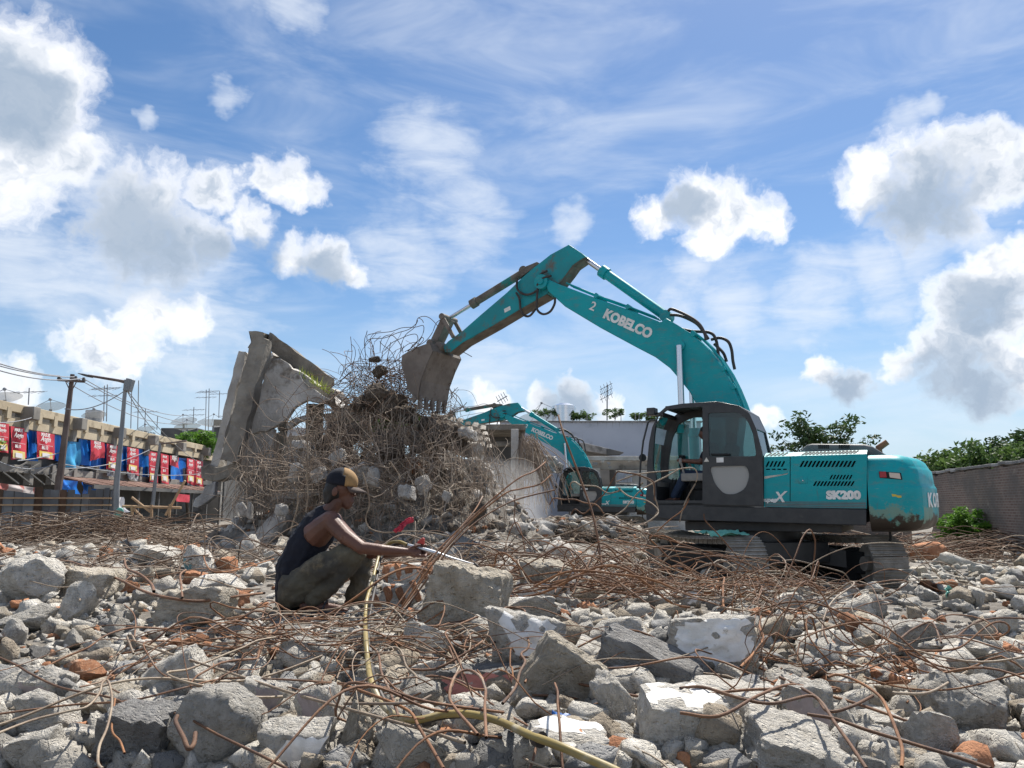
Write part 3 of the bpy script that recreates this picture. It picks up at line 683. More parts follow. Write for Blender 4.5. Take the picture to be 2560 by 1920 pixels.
    bu = G(); bu.prism(sp, .56, .60); bu.prism(sp, -.60, -.56)
    wrap = [sp[2], sp[1], sp[0], sp[9], sp[8], sp[7], sp[6]]
    cx, cz = sum(p[0] for p in sp) / 10, sum(p[1] for p in sp) / 10
    for a, b in zip(wrap[:-1], wrap[1:]):
        ai = (a[0] + (cx - a[0]) * .05, a[1] + (cz - a[1]) * .05); bi = (b[0] + (cx - b[0]) * .05, b[1] + (cz - b[1]) * .05)
        bu.add([P3(a, -.6), P3(b, -.6), P3(b, .6), P3(a, .6), P3(ai, -.59), P3(bi, -.59), P3(bi, .59), P3(ai, .59)], [(0, 1, 2, 3), (7, 6, 5, 4), (0, 4, 5, 1), (1, 5, 6, 2), (2, 6, 7, 3), (3, 7, 4, 0)])
    for y in (-.27, .27):
        bu.prism([pin, bk, sp[0], sp[9]], y - .03, y + .03)
    bu.cyl(P3(pin, -.3), P3(pin, .3), .1, n=16)
    bo = bu.build('bucket', 'bucketmetal', root, bevel=.008)
    d = Vector((sp[6][0] - sp[7][0], sp[6][1] - sp[7][1])).normalized()
    for k in range(5):
        y = -.5 + k * .25; a = Vector(sp[6]) - d * .06; b = Vector(sp[6]) + d * .24
        nrm = Vector((-d.y, d.x))
        G().extrude([P3(a + nrm * .05, y - .055), P3(a + nrm * .05, y + .055), P3(b + nrm * .008, y + .03), P3(b + nrm * .008, y - .03)], P3(-nrm * .07, 0)).build('tooth', 'bucketmetal', bo, bevel=.006)
    for y in (-.6, .6):
        a = Vector(sp[5]); G().prism([tuple(a + Vector((.02, .12))), tuple(a + Vector((.05, -.02))), tuple(a + d * .10), tuple(Vector(sp[6]) + d * .02)], y - .03, y + .03).build('side_cutter', 'bucketmetal', bo)
    return root
EX1 = excavator(SWING, math.pi - TH1, R(-81.4) - (math.pi - TH1), 'large teal excavator standing on the rubble with its bucket raised, closest to the camera')
TH2 = R(12)
EX2 = excavator((4.05, 37.3, .0), math.pi - TH2, R(20), 'smaller-looking teal excavator in the dust behind, half hidden by the nearer cab', rb=R(-4.5), ra=R(19))
# ------------------------------------------------------------------ rubble
rng = np.random.default_rng(11); random.seed(11)
def ico(sub):
    bm = bmesh.new(); bmesh.ops.create_icosphere(bm, subdivisions=sub, radius=1.0)
    V = np.array([v.co[:] for v in bm.verts]); F = np.array([[v.index for v in f.verts] for f in bm.faces]); bm.free(); return V, F
ICO = {s: ico(s) for s in (1, 2, 3, 4, 5)}
def chunk(seed, sub, style, rough=.075):
    """an angular broken lump: a ball cut by random planes, then roughened; returns verts, faces, plane index of each vertex"""
    r = np.random.default_rng(seed); D, F = ICO[sub]
    if style == 'lump': n = 13; N = r.normal(size=(n, 3)); d = r.uniform(.62, 1.0, n); p = 26
    else:
        N = np.array([(1, 0, 0), (-1, 0, 0), (0, 1, 0), (0, -1, 0), (0, 0, 1), (0, 0, -1)], float) + r.normal(size=(6, 3)) * (.16 if style == 'block' else .07)
        d = np.array([.80, .80, .80, .80, .80, .80]) + r.uniform(-.06, .06, 6)
        if style == 'block':
            N = np.vstack([N, r.normal(size=(4, 3))]); d = np.append(d, r.uniform(.80, 1.05, 4))
        else:
            N = np.vstack([N, r.normal(size=(3, 3))]); d = np.append(d, r.uniform(.95, 1.15, 3))
        p = 34
    N /= np.linalg.norm(N, axis=1)[:, None]
    k = np.clip(D @ N.T, 1e-3, None) / d[None, :]
    rad = (np.sum(k ** p, axis=1)) ** (-1 / p); idx = np.argmax(k, axis=1)
    rad = np.minimum(rad, 1.45)
    o = Vector((seed * 1.7, seed * .3, 0))
    nz = np.array([mnoise.fractal(Vector(v) * 1.9 + o, 1.0, 2.0, 5) for v in D])
    nz2 = np.array([mnoise.fractal(Vector(v) * 7.0 + o, .8, 2.0, 4) for v in D]) if sub >= 3 else 0
    rad = rad * (1 + rough * 1.6 * nz + rough * .8 * nz2)
    return D * rad[:, None], F, idx
MESHES = {}
def chunk_mesh(seed, sub, style, mats, paint=None, rough=.075):
    key = (seed, sub, style, tuple(mats), paint)
    if key in MESHES: return MESHES[key]
    V, F, idx = chunk(seed, sub, style, rough)
    mi = None
    if paint is not None:
        on = np.array([(idx[i] == paint) and (mnoise.noise(Vector(V[i]) * 2.3 + Vector((seed, 0, 0))) > -.42) for i in range(len(V))])
        mi = on[F].all(axis=1).astype(int)
    o = npmesh('chunk', V, F, mats, mi=mi, smooth=True); me = o.data; bpy.data.objects.remove(o)
    me.set_sharp_from_angle(angle=R(42)); MESHES[key] = me; return me
TAKEN = []       # picture discs already used by placed chunks
HERO = []
S = 1.1573
def rock_at(cx, cy, w, h, style, mats, label, short, rot=0, tilt=0, paint=None, seed=None, depth=.85, name='concrete_chunk', zoff=0.0, cat='rubble', sub=4):
    px, py = cx * S, cy * S; g = on_ground(px, (cy + h * .42) * S, zoff); Y = g.y + .25 * w * S / FPX * g.y
    c = at(px, py, Y); k = Y / FPX / math.cos(PITCH) * S / 2
    seed = seed if seed is not None else len(HERO) + 40
    me = chunk_mesh(seed, sub, style, mats, paint)
    lo = np.array([v.co[:] for v in me.vertices]); ext = (lo.max(0) - lo.min(0)) / 2
    o = link(name, me); tag(o, label, cat); o['group'] = 'broken concrete of the rubble field' if cat == 'rubble' else 'loose bricks of the rubble field'
    o.scale = (w * k / ext[0], w * k * depth / ext[1], h * k / ext[2]); o.location = c
    o.rotation_euler = (R(tilt) * .6, R(rot), R(random.uniform(-14, 14)))
    TAKEN.append((px, py, max(w, h) * S * .46)); HERO.append((o, short, Vector(c)))
    return o
CC, CW, CD = ['concrete'], ['concrete_warm'], ['concrete_dark']
PT = lambda p: ['concrete', p]
rk = rock_at
rk(75,1250,150,125,'lump',CC,'big pale rounded concrete boulder beyond the gravel, the largest one near the zinc fence side','big pale boulder',seed=3)
rk(195,1262,130,80,'block',CW,'flat tan concrete slab leaning behind the big pale boulder','tan leaning slab')
rk(70,1340,120,75,'lump',CC,'smooth grey concrete lump just in front of the big pale boulder','smooth grey lump')
rk(305,1600,150,150,'slab',CD,'square-cut dark grey concrete block with smooth formed faces','square-cut dark block',rot=8,tilt=25,seed=5)
rk(455,1600,195,180,'lump',CC,'huge grey pitted concrete lump beside the square-cut dark block','huge pitted lump',seed=7)
rk(640,1615,150,120,'block',PT('plaster'),'grey concrete lump with a torn white painted side below the rebar tangle','lump with torn white side',paint=3,seed=9)
rk(385,1465,150,110,'block',CC,'wedge of grey concrete with a long straight broken edge','straight-edged wedge',rot=-22)
rk(105,1555,130,115,'lump',CC,'blunt dark-topped concrete lump in the corner near the wire hook','blunt corner lump',seed=12)
rk(95,1485,110,85,'block',PT('mauve_plaster'),'angular chunk with a pinkish mottled face under the long hooked rod','pinkish mottled chunk',paint=3,seed=14)
rk(570,1520,105,100,'block',PT('mauve_plaster'),'chunk with a smooth mauve-grey plaster face beneath the long rod','mauve-faced chunk',paint=3,rot=12,seed=15)
rk(705,1555,95,145,'block',PT('mauve_plaster'),'tall upended chunk with a dusty mauve face','tall mauve chunk',paint=3,rot=-14,seed=16)
rk(420,1312,160,95,'block',CW,'weathered yellow-beige concrete slab behind the fine gravel','yellow-beige slab',rot=6,seed=17)
rk(1012,1300,175,150,'slab',['concrete_warm'],'large upright cracked concrete block the worker points his torch at','cracked block',rot=10,seed=18,zoff=.05,depth=.6,sub=5)
rk(1135,1385,170,125,'block',PT('plaster'),'concrete lump with a big white painted face below the cracked block','big white-faced lump',paint=3,rot=9,tilt=-16,seed=19,zoff=.05)
rk(1125,1320,150,70,'block',PT('plaster'),'low slab with white paint between the cracked block and the rust-stained boulder','low white slab',paint=4,seed=23)
rk(1180,1257,125,95,'block',['concrete_warm','plaster'],'rust-stained boulder with a white strip of paint, behind the cracked block','rust-stained boulder',paint=0,seed=24)
rk(1215,1470,170,155,'slab',CW,'tilted square slab of rough yellowish concrete in the middle of the heap','tilted yellowish slab',rot=28,tilt=20,seed=25,depth=.5)
rk(1325,1515,80,140,'lump',CC,'narrow pointed concrete shard standing beside the tilted yellowish slab','pointed shard',rot=-14,seed=26)
rk(1465,1570,175,165,'slab',PT('plaster'),'upright concrete block with a flat white painted top','white-topped upright block',paint=4,rot=7,tilt=14,seed=27)
rk(1525,1395,190,135,'block',PT('plaster'),'big boulder half covered in flaking white plaster under the rebar bundle','white-plastered boulder',paint=3,rot=-6,tilt=-22,seed=28,sub=5)
rk(1400,1450,215,120,'slab',CD,'long dark broken beam piece slanting down beside the white-plastered boulder','dark slanting beam',rot=26,seed=29,depth=.45)
rk(1350,1370,140,90,'lump',CC,'grey concrete lump between the low white slab and the white-plastered boulder','mid grey lump',seed=44)
rk(1700,1625,215,115,'slab',CC,'pale flat slab tilted towards the light, closest to the lens','pale flat slab',rot=16,tilt=26,seed=30,sub=5)
rk(2065,1410,200,85,'lump',CC,'long rounded grey lump lying beyond the coarse boulder','long rounded lump',seed=31)
rk(1975,1385,125,95,'block',CC,'squarish grey chunk propped against the long rounded lump','propped grey chunk',rot=-12,seed=32)
rk(2105,1530,200,165,'lump',CC,'coarse grey boulder full of pebbles, biggest of those below the gravel field','coarse boulder',seed=33,sub=5)
rk(1745,1545,115,150,'slab',PT('mauve_plaster'),'tall block with a smooth mauve plaster face next to the pale flat slab','tall mauve block',paint=3,rot=5,seed=34)
rk(1820,1570,90,120,'lump',CC,'ragged grey lump wedged beside the tall mauve block','ragged wedged lump',seed=35)
rk(1600,1520,180,75,'slab',CC,'long low concrete slab under the fanned-out rods','long low slab',rot=4,seed=36)
rk(1215,1620,190,105,'block',PT('plaster'),'broken block with a white top face that the yellow hose runs over','white block under the hose',paint=4,tilt=20,seed=37)
rk(1040,1485,200,95,'slab',['concrete_dark','pink_plaster'],'dark slab of mortar courses with a pink painted patch, under the white-faced lump','pink-patched slab',paint=3,seed=38,depth=.5)
rk(880,1510,130,110,'lump',CC,'grey lump in the loop of the yellow hose','lump in the hose loop',seed=39)
rk(770,1590,70,130,'lump',CW,'slim upended tan lump next to the hose','slim tan lump',rot=8,seed=50)
rk(920,1390,110,80,'block',PT('cream_plaster'),'chunk with a cream painted corner at the foot of the standing rods','cream-cornered chunk',paint=3,rot=20,seed=51)
rk(430,1213,75,66,'lump',PT('teal_plaster'),'lump with faded teal-blue paint among orange bricks','teal-painted lump',paint=5,seed=52)
rk(1985,1500,95,75,'block',['brick','plaster'],'brick corner with a white rendered top, near the red brick','white-rendered brick corner',paint=4,seed=53)
rk(340,1205,110,62,'block',CC,'pale angular chunk next to the teal-painted lump','pale angular chunk',rot=12,seed=54)
rk(470,1260,120,60,'lump',CC,'low grey chunk between the teal-painted lump and the squatting worker','low grey chunk by worker',seed=55)
rk(1895,1570,120,75,'block',CC,'pale blocky chunk in front of the coarse boulder, brown stain on one side','stained blocky chunk',seed=56)
rk(2005,1590,100,105,'lump',CC,'pale knobbly lump between the coarse boulder and the frame edge','pale knobbly lump',seed=57)
rk(660,1420,0.1+120,70,'lump',CC,'dull grey lump buried under the wire tangle below the worker','buried dull lump',seed=58)
rk(1560,1245,80,60,'lump',CC,'white-grey lump caught in the rebar bundle by the near track','lump caught in the bundle',seed=59)
# bricks
def bricks(cx, cy, w, h, label, rot=0, rows=1):
    """a lump of masonry: brick courses with mortar between, every brick its own piece"""
    g_ = on_ground(cx * S, (cy + h * .4) * S); Y = g_.y; c = at(cx * S, cy * S, Y); k = Y / FPX * S
    root = empty('brick_masonry', c); tag(root, label, 'bricks', 'loose bricks of the rubble field'); root.rotation_euler = (R(random.uniform(-12, 12)), R(rot), R(random.uniform(-20, 20)))
    n = 4; W, Hh = w * k, h * k
    o = link('mortar', chunk_mesh(70, 3, 'slab', ['concrete'])); o.parent = root; o.scale = (W * .60, W * .29, Hh * .47)
    for i in range(n):
        b = link('brick', chunk_mesh(71 + i, 3, 'slab', ['brick'], rough=.03), root); b.scale = (W / n * random.uniform(.30, .42), W * random.uniform(.26, .36), Hh * .56 * random.uniform(.75, 1.05)); b.location = (-W / 2 + W * (i + .5) / n, random.uniform(-.01, .01), 0)
        b.rotation_euler = (R(random.uniform(-8, 8)), R(random.uniform(-12, 12)), R(random.uniform(-10, 10)))
    TAKEN.append((cx * S, cy * S, w * S * .5)); HERO.append((root, label.split(' of ')[0], Vector(c)))
bricks(885, 1240, 110, 55, 'upper lump of brick courses and grey mortar beside the squatting worker', rot=-8)
bricks(855, 1292, 115, 55, 'bright orange lump of brickwork just in front of the worker\'s feet', rot=-18)
for (cx, cy, w, h, lb) in ((1905,1467,92,44,'red-orange brick lying beside the white-rendered brick corner'),(2122,1378,64,34,'orange brick in front of the far gravel, beside the long rounded lump'),
    (2042,1268,46,26,'orange brick on top of a chunk near the far end of the track'),(1845,1358,66,56,'upended orange brick half in front of the excavator track'),(488,1222,42,36,'round-cornered orange brick lump close to the worker\'s back'),
    (420,1250,48,30,'orange brick below the teal-painted lump'),(400,1190,60,26,'orange brick end behind the teal-painted lump'),(2190,1440,50,40,'orange brick at the frame edge beyond the coarse boulder'),(1640,1330,50,30,'small red brick under the rebar bundle'),(300,1168,50,24,'orange brick fragment near the far rebar heap')):
    rk(cx, cy, w, h, 'slab', ['brick'], lb, lb.split(' brick')[0] + ' brick', rot=random.uniform(-20, 20), name='brick_fragment', cat='brick', seed=80 + int(cx) % 7, sub=3)
# medium chunks
def free(px, py, r):
    for a, b, q in TAKEN:
        if (a - px) ** 2 + ((b - py) * 1.25) ** 2 < (q * .86 + r) ** 2: return False
    return True
heroes = [h for h in HERO]
def place_words(p):
    d = sorted(heroes, key=lambda h: (h[2] - p).length)
    a, b = d[0], d[1]
    if (a[2] - p).length < .45 * (b[2] - p).length: return 'against the ' + a[1]
    return 'between the %s and %s' % (a[1], b[1]) if a[1] != b[1] else 'among the orange bricks'
nmed = 0; tries = 0
while nmed < 262 and tries < 14000:
    tries += 1
    py = random.uniform(1345, 1935); px = random.uniform(-60, 2620)
    t = (py - 1345) / 590
    wpx = (44 + 88 * t ** .8) * random.lognormvariate(0, .38); wpx = min(wpx, 215)
    gravel = 150 < px < 700 and 1520 < py < 1690
    if gravel and wpx > 36: wpx *= .5
    if px > 2050 and py < 1520: wpx *= .6
    if not free(px, py, wpx * .48) or (640 < px < 1010 and 1440 < py < 1600): continue
    g_ = on_ground(px, py)
    if g_.y > 16: continue
    if (g_ - Vector((SWING.x, SWING.y, g_.z))).length < 3.0: continue
    size = wpx / FPX * g_.y / 2
    style = random.choice(['lump', 'lump', 'block', 'block', 'slab']); u = random.random()
    if u < .58: m_, tone = ['concrete'], 'grey concrete'
    elif u < .74: m_, tone = ['concrete_warm'], 'tan concrete'
    elif u < .82: m_, tone = ['concrete', 'plaster'], 'white-painted concrete'
    elif u < .95: m_, tone = ['brick'], 'orange brick'
    else: m_, tone = ['concrete_dark'], 'dark concrete'
    me = chunk_mesh(200 + random.randrange(10), 3, style, m_, paint=random.choice([3, 4]) if len(m_) > 1 else None)
    o = link('brick_fragment' if tone == 'orange brick' else 'concrete_chunk', me)
    hh = random.uniform(.6, .95) if style != 'slab' else random.uniform(.35, .6)
    o.scale = (size * random.uniform(.85, 1.1), size * random.uniform(.7, 1.0), size * hh)
    o.location = g_ + Vector((0, 0, size * hh * random.uniform(.45, .85)))
    o.rotation_euler = (R(random.uniform(-28, 28)), R(random.uniform(-28, 28)), R(random.uniform(0, 360)) if len(m_) == 1 else R(random.uniform(-25, 25)))
    tilt_ = abs(o.rotation_euler.x) + abs(o.rotation_euler.y); pose = 'tipped' if tilt_ > R(34) else ('slanting' if tilt_ > R(20) else 'level'); sz = 'fist-sized' if size < .05 else ('small' if size < .085 else ('middling' if size < .13 else 'large'))
    tag(o, '%s %s %s %s %s' % (sz, pose, {'lump': 'rounded', 'block': 'angular', 'slab': 'flat'}[style], tone.replace('grey concrete', 'grey chunk').replace('tan concrete', 'tan chunk').replace('white-painted concrete', 'white-painted chunk').replace('dark concrete', 'dark chunk'), place_words(o.location)), 'brick' if tone == 'orange brick' else 'rubble', 'loose bricks of the rubble field' if tone == 'orange brick' else 'broken concrete of the rubble field')
    TAKEN.append((px, py, wpx * .42)); nmed += 1
# small stones nobody could count: joined
def hull(seed, npts, split=False):
    """an angular splinter: convex hull of points near a crate's faces, optionally broken up once more"""
    r = np.random.default_rng(seed); P = r.normal(size=(npts, 3)); P /= np.abs(P).max(axis=1)[:, None] ** .75; P *= r.uniform(.75, 1.0, (npts, 1)) * np.array([1, r.uniform(.6, 1), r.uniform(.5, .9)])
    bm = bmesh.new(); [bm.verts.new(p) for p in P]; h = bmesh.ops.convex_hull(bm, input=bm.verts); bmesh.ops.delete(bm, geom=[v for v in bm.verts if not v.link_faces], context='VERTS')
    if split:
        bmesh.ops.subdivide_edges(bm, edges=bm.edges, cuts=1, use_grid_fill=True)
        for v in bm.verts: v.co *= 1 + .13 * mnoise.noise(v.co * 2.7 + Vector((seed, 0, 0))) + .08 * mnoise.noise(v.co * 7 + Vector((seed, 3, 0)))
    bmesh.ops.triangulate(bm, faces=bm.faces); bm.verts.index_update()
    V = np.array([v.co[:] for v in bm.verts]); F = np.array([[v.index for v in f.verts] for f in bm.faces]); bm.free(); return V, F
def scatter_stones(name, pts, sizes, split, mats, label, seed0, flat=.8, share=None):
    base = [hull(seed0 + i, 15 + i % 6, split) for i in range(14)]
    Vs, Fs, Ms = [], [], []; off = 0; share = share or ([.56, .22, .08, .14] if len(mats) == 4 else [.85, .15])
    for p, s_ in zip(pts, sizes):
        V, F = base[rng.integers(14)]; a, b, c = rng.uniform(0, 6.28, 3)
        q = Matrix.Rotation(a, 3, 'Z') @ Matrix.Rotation(b, 3, 'X') @ Matrix.Rotation(c, 3, 'Y')
        W_ = (V * s_) @ np.array(q).T; W_[:, 2] *= flat
        Vs.append(W_ + np.array(p)); Fs.append(F + off); Ms.append(np.full(len(F), rng.choice(len(mats), p=share))); off += len(V)
    o = npmesh(name, np.vstack(Vs), np.vstack(Fs), mats, mi=np.concatenate(Ms), smooth=False); tag(o, label, 'rubble', kind='stuff'); return o
MT['stone'] = mat('stone', (.62,.585,.52), (.43,.40,.35), 5, 8, rough=.95, bump=.75, bscale=34, c3=(.72,.69,.63), s3=9, lo3=.5, hi3=.7, spec=.15)
MT['stone_warm'] = mat('stone_warm', (.48,.42,.335), (.32,.27,.21), 5, 8, rough=.95, bump=.75, bscale=34, spec=.15)
MT['stone_grey'] = mat('stone_grey', (.34,.335,.325), (.22,.215,.205), 5, 8, rough=.95, bump=.75, bscale=34, spec=.15)
SM = ['stone', 'stone_warm', 'brick', 'stone_grey']
pts, szs = [], []
while len(pts) < 1150:
    py = rng.uniform(1345, 1960); px = rng.uniform(-80, 2640); g_ = on_ground(px, py)
    if g_.y > 20 or (640 < px < 1010 and 1480 < py < 1600): continue
    t = (py - 1345) / 615; wpx = (34 + 56 * t) * rng.lognormal(0, .28)
    if 130 < px < 720 and 1500 < py < 1720: wpx *= .6
    s_ = wpx / FPX * g_.y / 2; pts.append((g_.x, g_.y, g_.z + s_ * rng.uniform(.2, .7))); szs.append(s_)
scatter_stones('broken_stones', pts, szs, True, SM, 'jumbled lesser pieces of concrete packed between the big chunks', 300)
pts, szs = [], []
while len(pts) < 7500:
    py = rng.uniform(1330, 1960); px = rng.uniform(-80, 2640); g_ = on_ground(px, py)
    if g_.y > 18: continue
    t = (py - 1330) / 630; wpx = (9 + 24 * t) * rng.lognormal(0, .4)
    if 130 < px < 720 and 1500 < py < 1720: wpx *= 1.2
    s_ = wpx / FPX * g_.y / 2; pts.append((g_.x, g_.y, g_.z + s_ * .3)); szs.append(s_)
scatter_stones('rubble_stones', pts, szs, False, SM, 'small broken stones and mortar crumbs filling the rubble heap', 320)
pts, szs = [], []
while len(pts) < 6000:                     # pale gravel field beyond the tracks and the flat ground further off
    u = rng.random()
    if u < .75: x, y = rng.uniform(4.5, 20), rng.uniform(9.5, 30)
    else: x, y = rng.uniform(-14, 6), rng.uniform(10, 26)
    s_ = rng.lognormal(math.log(.055), .45) * (1 + (y - 10) * .02); pts.append((x, y, H(x, y) + s_ * .2)); szs.append(s_)
scatter_stones('gravel', pts, szs, False, ['stone', 'stone_warm'], 'pale gravel and crushed concrete spread over the cleared ground', 340)
# ------------------------------------------------------------------ reinforcing bars
def np_tubes(paths, radii, sides=4):
    Vs, Fs = [], []; off = 0; ang = np.arange(sides) * 2 * np.pi / sides; ca, sa = np.cos(ang), np.sin(ang)
    for P, r in zip(paths, radii):
        P = np.asarray(P, float); m = len(P)
        T = np.gradient(P, axis=0); T /= np.linalg.norm(T, axis=1)[:, None] + 1e-9
        ref = np.where(np.abs(T[:, 2:3]) < .92, np.array([[0, 0, 1.]]), np.array([[1., 0, 0]]))
        E1 = np.cross(T, ref); E1 /= np.linalg.norm(E1, axis=1)[:, None] + 1e-9; E2 = np.cross(T, E1)
        V = P[:, None, :] + r * (ca[None, :, None] * E1[:, None, :] + sa[None, :, None] * E2[:, None, :])
        i = (np.arange(m - 1)[:, None] * sides + np.arange(sides)[None, :]); j = (np.arange(m - 1)[:, None] * sides + (np.arange(sides) + 1)[None, :] % sides)
        Fs.append(np.stack([i, j, j + sides, i + sides], axis=-1).reshape(-1, 4) + off); Vs.append(V.reshape(-1, 3)); off += m * sides
    return np.vstack(Vs), np.vstack(Fs)
def wander(p, length, step, wild, lift, follow=True, pitch0=0.0, head=None):
    """a bent bar: a heading that drifts, with a few sharp kinks"""
    n = max(5, int(length / step)); a = rng.uniform(0, 6.283) if head is None else head; k = rng.normal() * wild; pts = []; x, y = p[0], p[1]; tot = 0
    kink = rng.random(n) < .05
    ph = rng.uniform(0, 3.14); base = rng.uniform(.05, .17) if p[1] < 8 else rng.uniform(.02, .08)
    for i in range(n):
        t = i / (n - 1)
        z = (H0(x, y) if follow else p[2]) + base + lift * math.sin(math.pi * min(1, t * 1.05)) ** 1.3 + .03 * math.sin(ph + 9 * t)
        pts.append((x, y, z)); k = k * .86 + rng.normal() * wild * .6; d = k * step + (rng.normal() * .9 if kink[i] else 0); a += d; tot += abs(d)
        x += step * math.cos(a); y += step * math.sin(a)
    return pts, tot
def smooth_path(P, n=3):
    return np.array([v[:] for v in spline(P, n)])
COUNT = {}
def rod(path, r, material, label, sides=7, group='bent reinforcing bars on the rubble'):
    if len(path) > 2 and path[:, 1].mean() < 6: r *= .55
    V, F = np_tubes([path], [r], sides); o = npmesh('rebar_rod', V, F, material, smooth=True); tag(o, label, 'rebar', group); return o
def pxpath(pts, depths, n=5):
    if not isinstance(depths, (list, tuple)): depths = [depths] * len(pts)
    if len(depths) == 2 and len(pts) > 2: depths = [depths[0] + (depths[1] - depths[0]) * i / (len(pts) - 1) for i in range(len(pts))]
    return smooth_path([at(x, y, d) for (x, y), d in zip(pts, depths)], n)
def groundpath(pts, up=.10, n=5):
    out = []
    for q in pts:
        g_ = on_ground(q[0], q[1], up if len(q) < 3 else q[2]); out.append(g_)
    return smooth_path(out, n)
k1 = lambda pts: [(x * .3888, 1300 + y * .3888) for x, y in pts]
k2 = lambda pts: [(860 + x * .3888, 1300 + y * .3888) for x, y in pts]
k3 = lambda pts: [(1700 + x * .3888, 1300 + y * .3888) for x, y in pts]
k4 = lambda pts: [(1100 + x * .27125, 980 + y * .27125) for x, y in pts]
rod(groundpath(k1([(858, 860), (835, 800), (818, 750), (850, 745), (880, 790), (1000, 830), (1200, 895), (1500, 990), (1850, 1105), (2200, 1205), (2692, 1340), (2990, 1432)]), .16), .0085, 'rust_pale', 'long straight pale rod with a hooked end running from the gravel to the hose')
rod(groundpath(k1([(-60, 860), (100, 930), (200, 990), (400, 1080), (720, 1145), (900, 1230), (1150, 1250), (1400, 1380), (1650, 1500), (1850, 1600)]), .15), .007, 'rust', 'long brown rod crossing in front of the square-cut dark block')
rod(groundpath(k1([(-60, 1255), (200, 1220), (500, 1185), (850, 1160), (1200, 1075), (1450, 1020), (1800, 1025), (2250, 1055)]), .14), .0065, 'rust', 'thin level rod bowed above the huge pitted lump')
rod(groundpath(k1([(-60, 1390), (200, 1290), (420, 1235), (560, 1200), (640, 1110), (655, 1050), (690, 1030), (710, 1080), (720, 1180), (690, 1330), (640, 1450), (630, 1560), (660, 1600)]), .20), .007, 'rust_pale', 'pale rod rising to a hook above the square-cut dark block')
rod(groundpath(k1([(740, 1150), (720, 1300), (725, 1370), (770, 1420), (800, 1500)]), .17), .006, 'rust_orange', 'short crooked orange rod hanging beside the hooked pale rod')
rod(groundpath(k1([(1140, 1260), (1130, 1300), (1180, 1400), (1210, 1470), (1245, 1440), (1255, 1370)]), .19), .012, 'rust', 'thick J-shaped bar sticking up over the huge pitted lump')
rod(groundpath(k1([(800, 250), (815, 310), (900, 350), (970, 410), (990, 460)]), .18), .010, 'rust', 'thick short bent bar behind the fine gravel')
rod(groundpath(k1([(0, 290), (90, 360), (150, 380), (350, 430), (480, 430), (515, 470), (512, 520)]), .14), .007, 'rust_pale', 'pale rod curling down past the big pale boulder')
rod(groundpath(k1([(60, 370), (200, 290), (300, 265), (440, 265), (600, 320), (760, 380), (930, 460), (1080, 500), (1280, 522), (1480, 495), (1700, 470)]), .17), .008, 'rust', 'long sagging rod across the gravel from the big pale boulder towards the worker')
rod(groundpath(k1([(1195, 320), (1160, 350), (1165, 420), (1172, 500)]), .2), .013, 'rust', 'stubby curved bar standing in the rubble below the teal-painted lump')
rod(groundpath(k1([(1320, 190), (1310, 230), (1340, 310), (1420, 335), (1560, 310), (1760, 250)]), .2), .007, 'rust_orange', 'orange looped rod right behind the worker\'s back')
rod(groundpath(k1([(800, 545), (850, 590), (872, 650), (865, 750)]), .15), .006, 'rust', 'short rod stuck upright in the fine gravel')
rod(groundpath(k1([(1275, 600), (1400, 720), (1600, 800), (1700, 780), (1850, 660), (2000, 640), (2210, 640)]), .06), .009, 'rust_orange', 'orange arched bar passing just below the worker')
# the sheaf of bars standing up beside the cracked block
sheaf = [([(905, 1650), (960, 1560), (1010, 1490), (1060, 1420), (1110, 1360), (1200, 1275), (1290, 1200), (1335, 1178), (1364, 1155)], 'with the highest tip'),
         ([(915, 1640), (985, 1545), (1050, 1450), (1110, 1375), (1180, 1300), (1260, 1235), (1300, 1222), (1350, 1210), (1378, 1187)], 'with a kinked tip'),
         ([(930, 1625), (1000, 1540), (1075, 1435), (1130, 1362), (1190, 1305), (1260, 1262), (1310, 1243), (1388, 1224)], 'with the lowest, bent-over tip'),
         ([(880, 1660), (960, 1575), (1020, 1500), (1085, 1400), (1140, 1330), (1185, 1275), (1205, 1240)], 'with a cut-off blunt end'),
         ([(940, 1600), (1010, 1520), (1060, 1455), (1105, 1385), (1150, 1330), (1190, 1290)], 'which is the shortest of the sheaf')]
for i, (q, wd) in enumerate(sheaf):
    rod(pxpath(q, [4.45, 5.6]) + np.array([0, .05 * i, 0]), .0105 - .001 * (i > 2), ['rust', 'rust_orange', 'rust', 'rust', 'rust_pale'][i], 'standing bar of the sheaf beside the cracked block, ' + wd, 8, 'sheaf of standing bars')
rod(pxpath(k4([(1090, 215), (1110, 290), (1150, 420), (1250, 680), (1330, 900), (1400, 1100), (1440, 1280), (1480, 1500), (1490, 1620)]), [7.4, 6.6]), .0095, 'rust', 'tall dark rod rising alone in front of the far excavator')
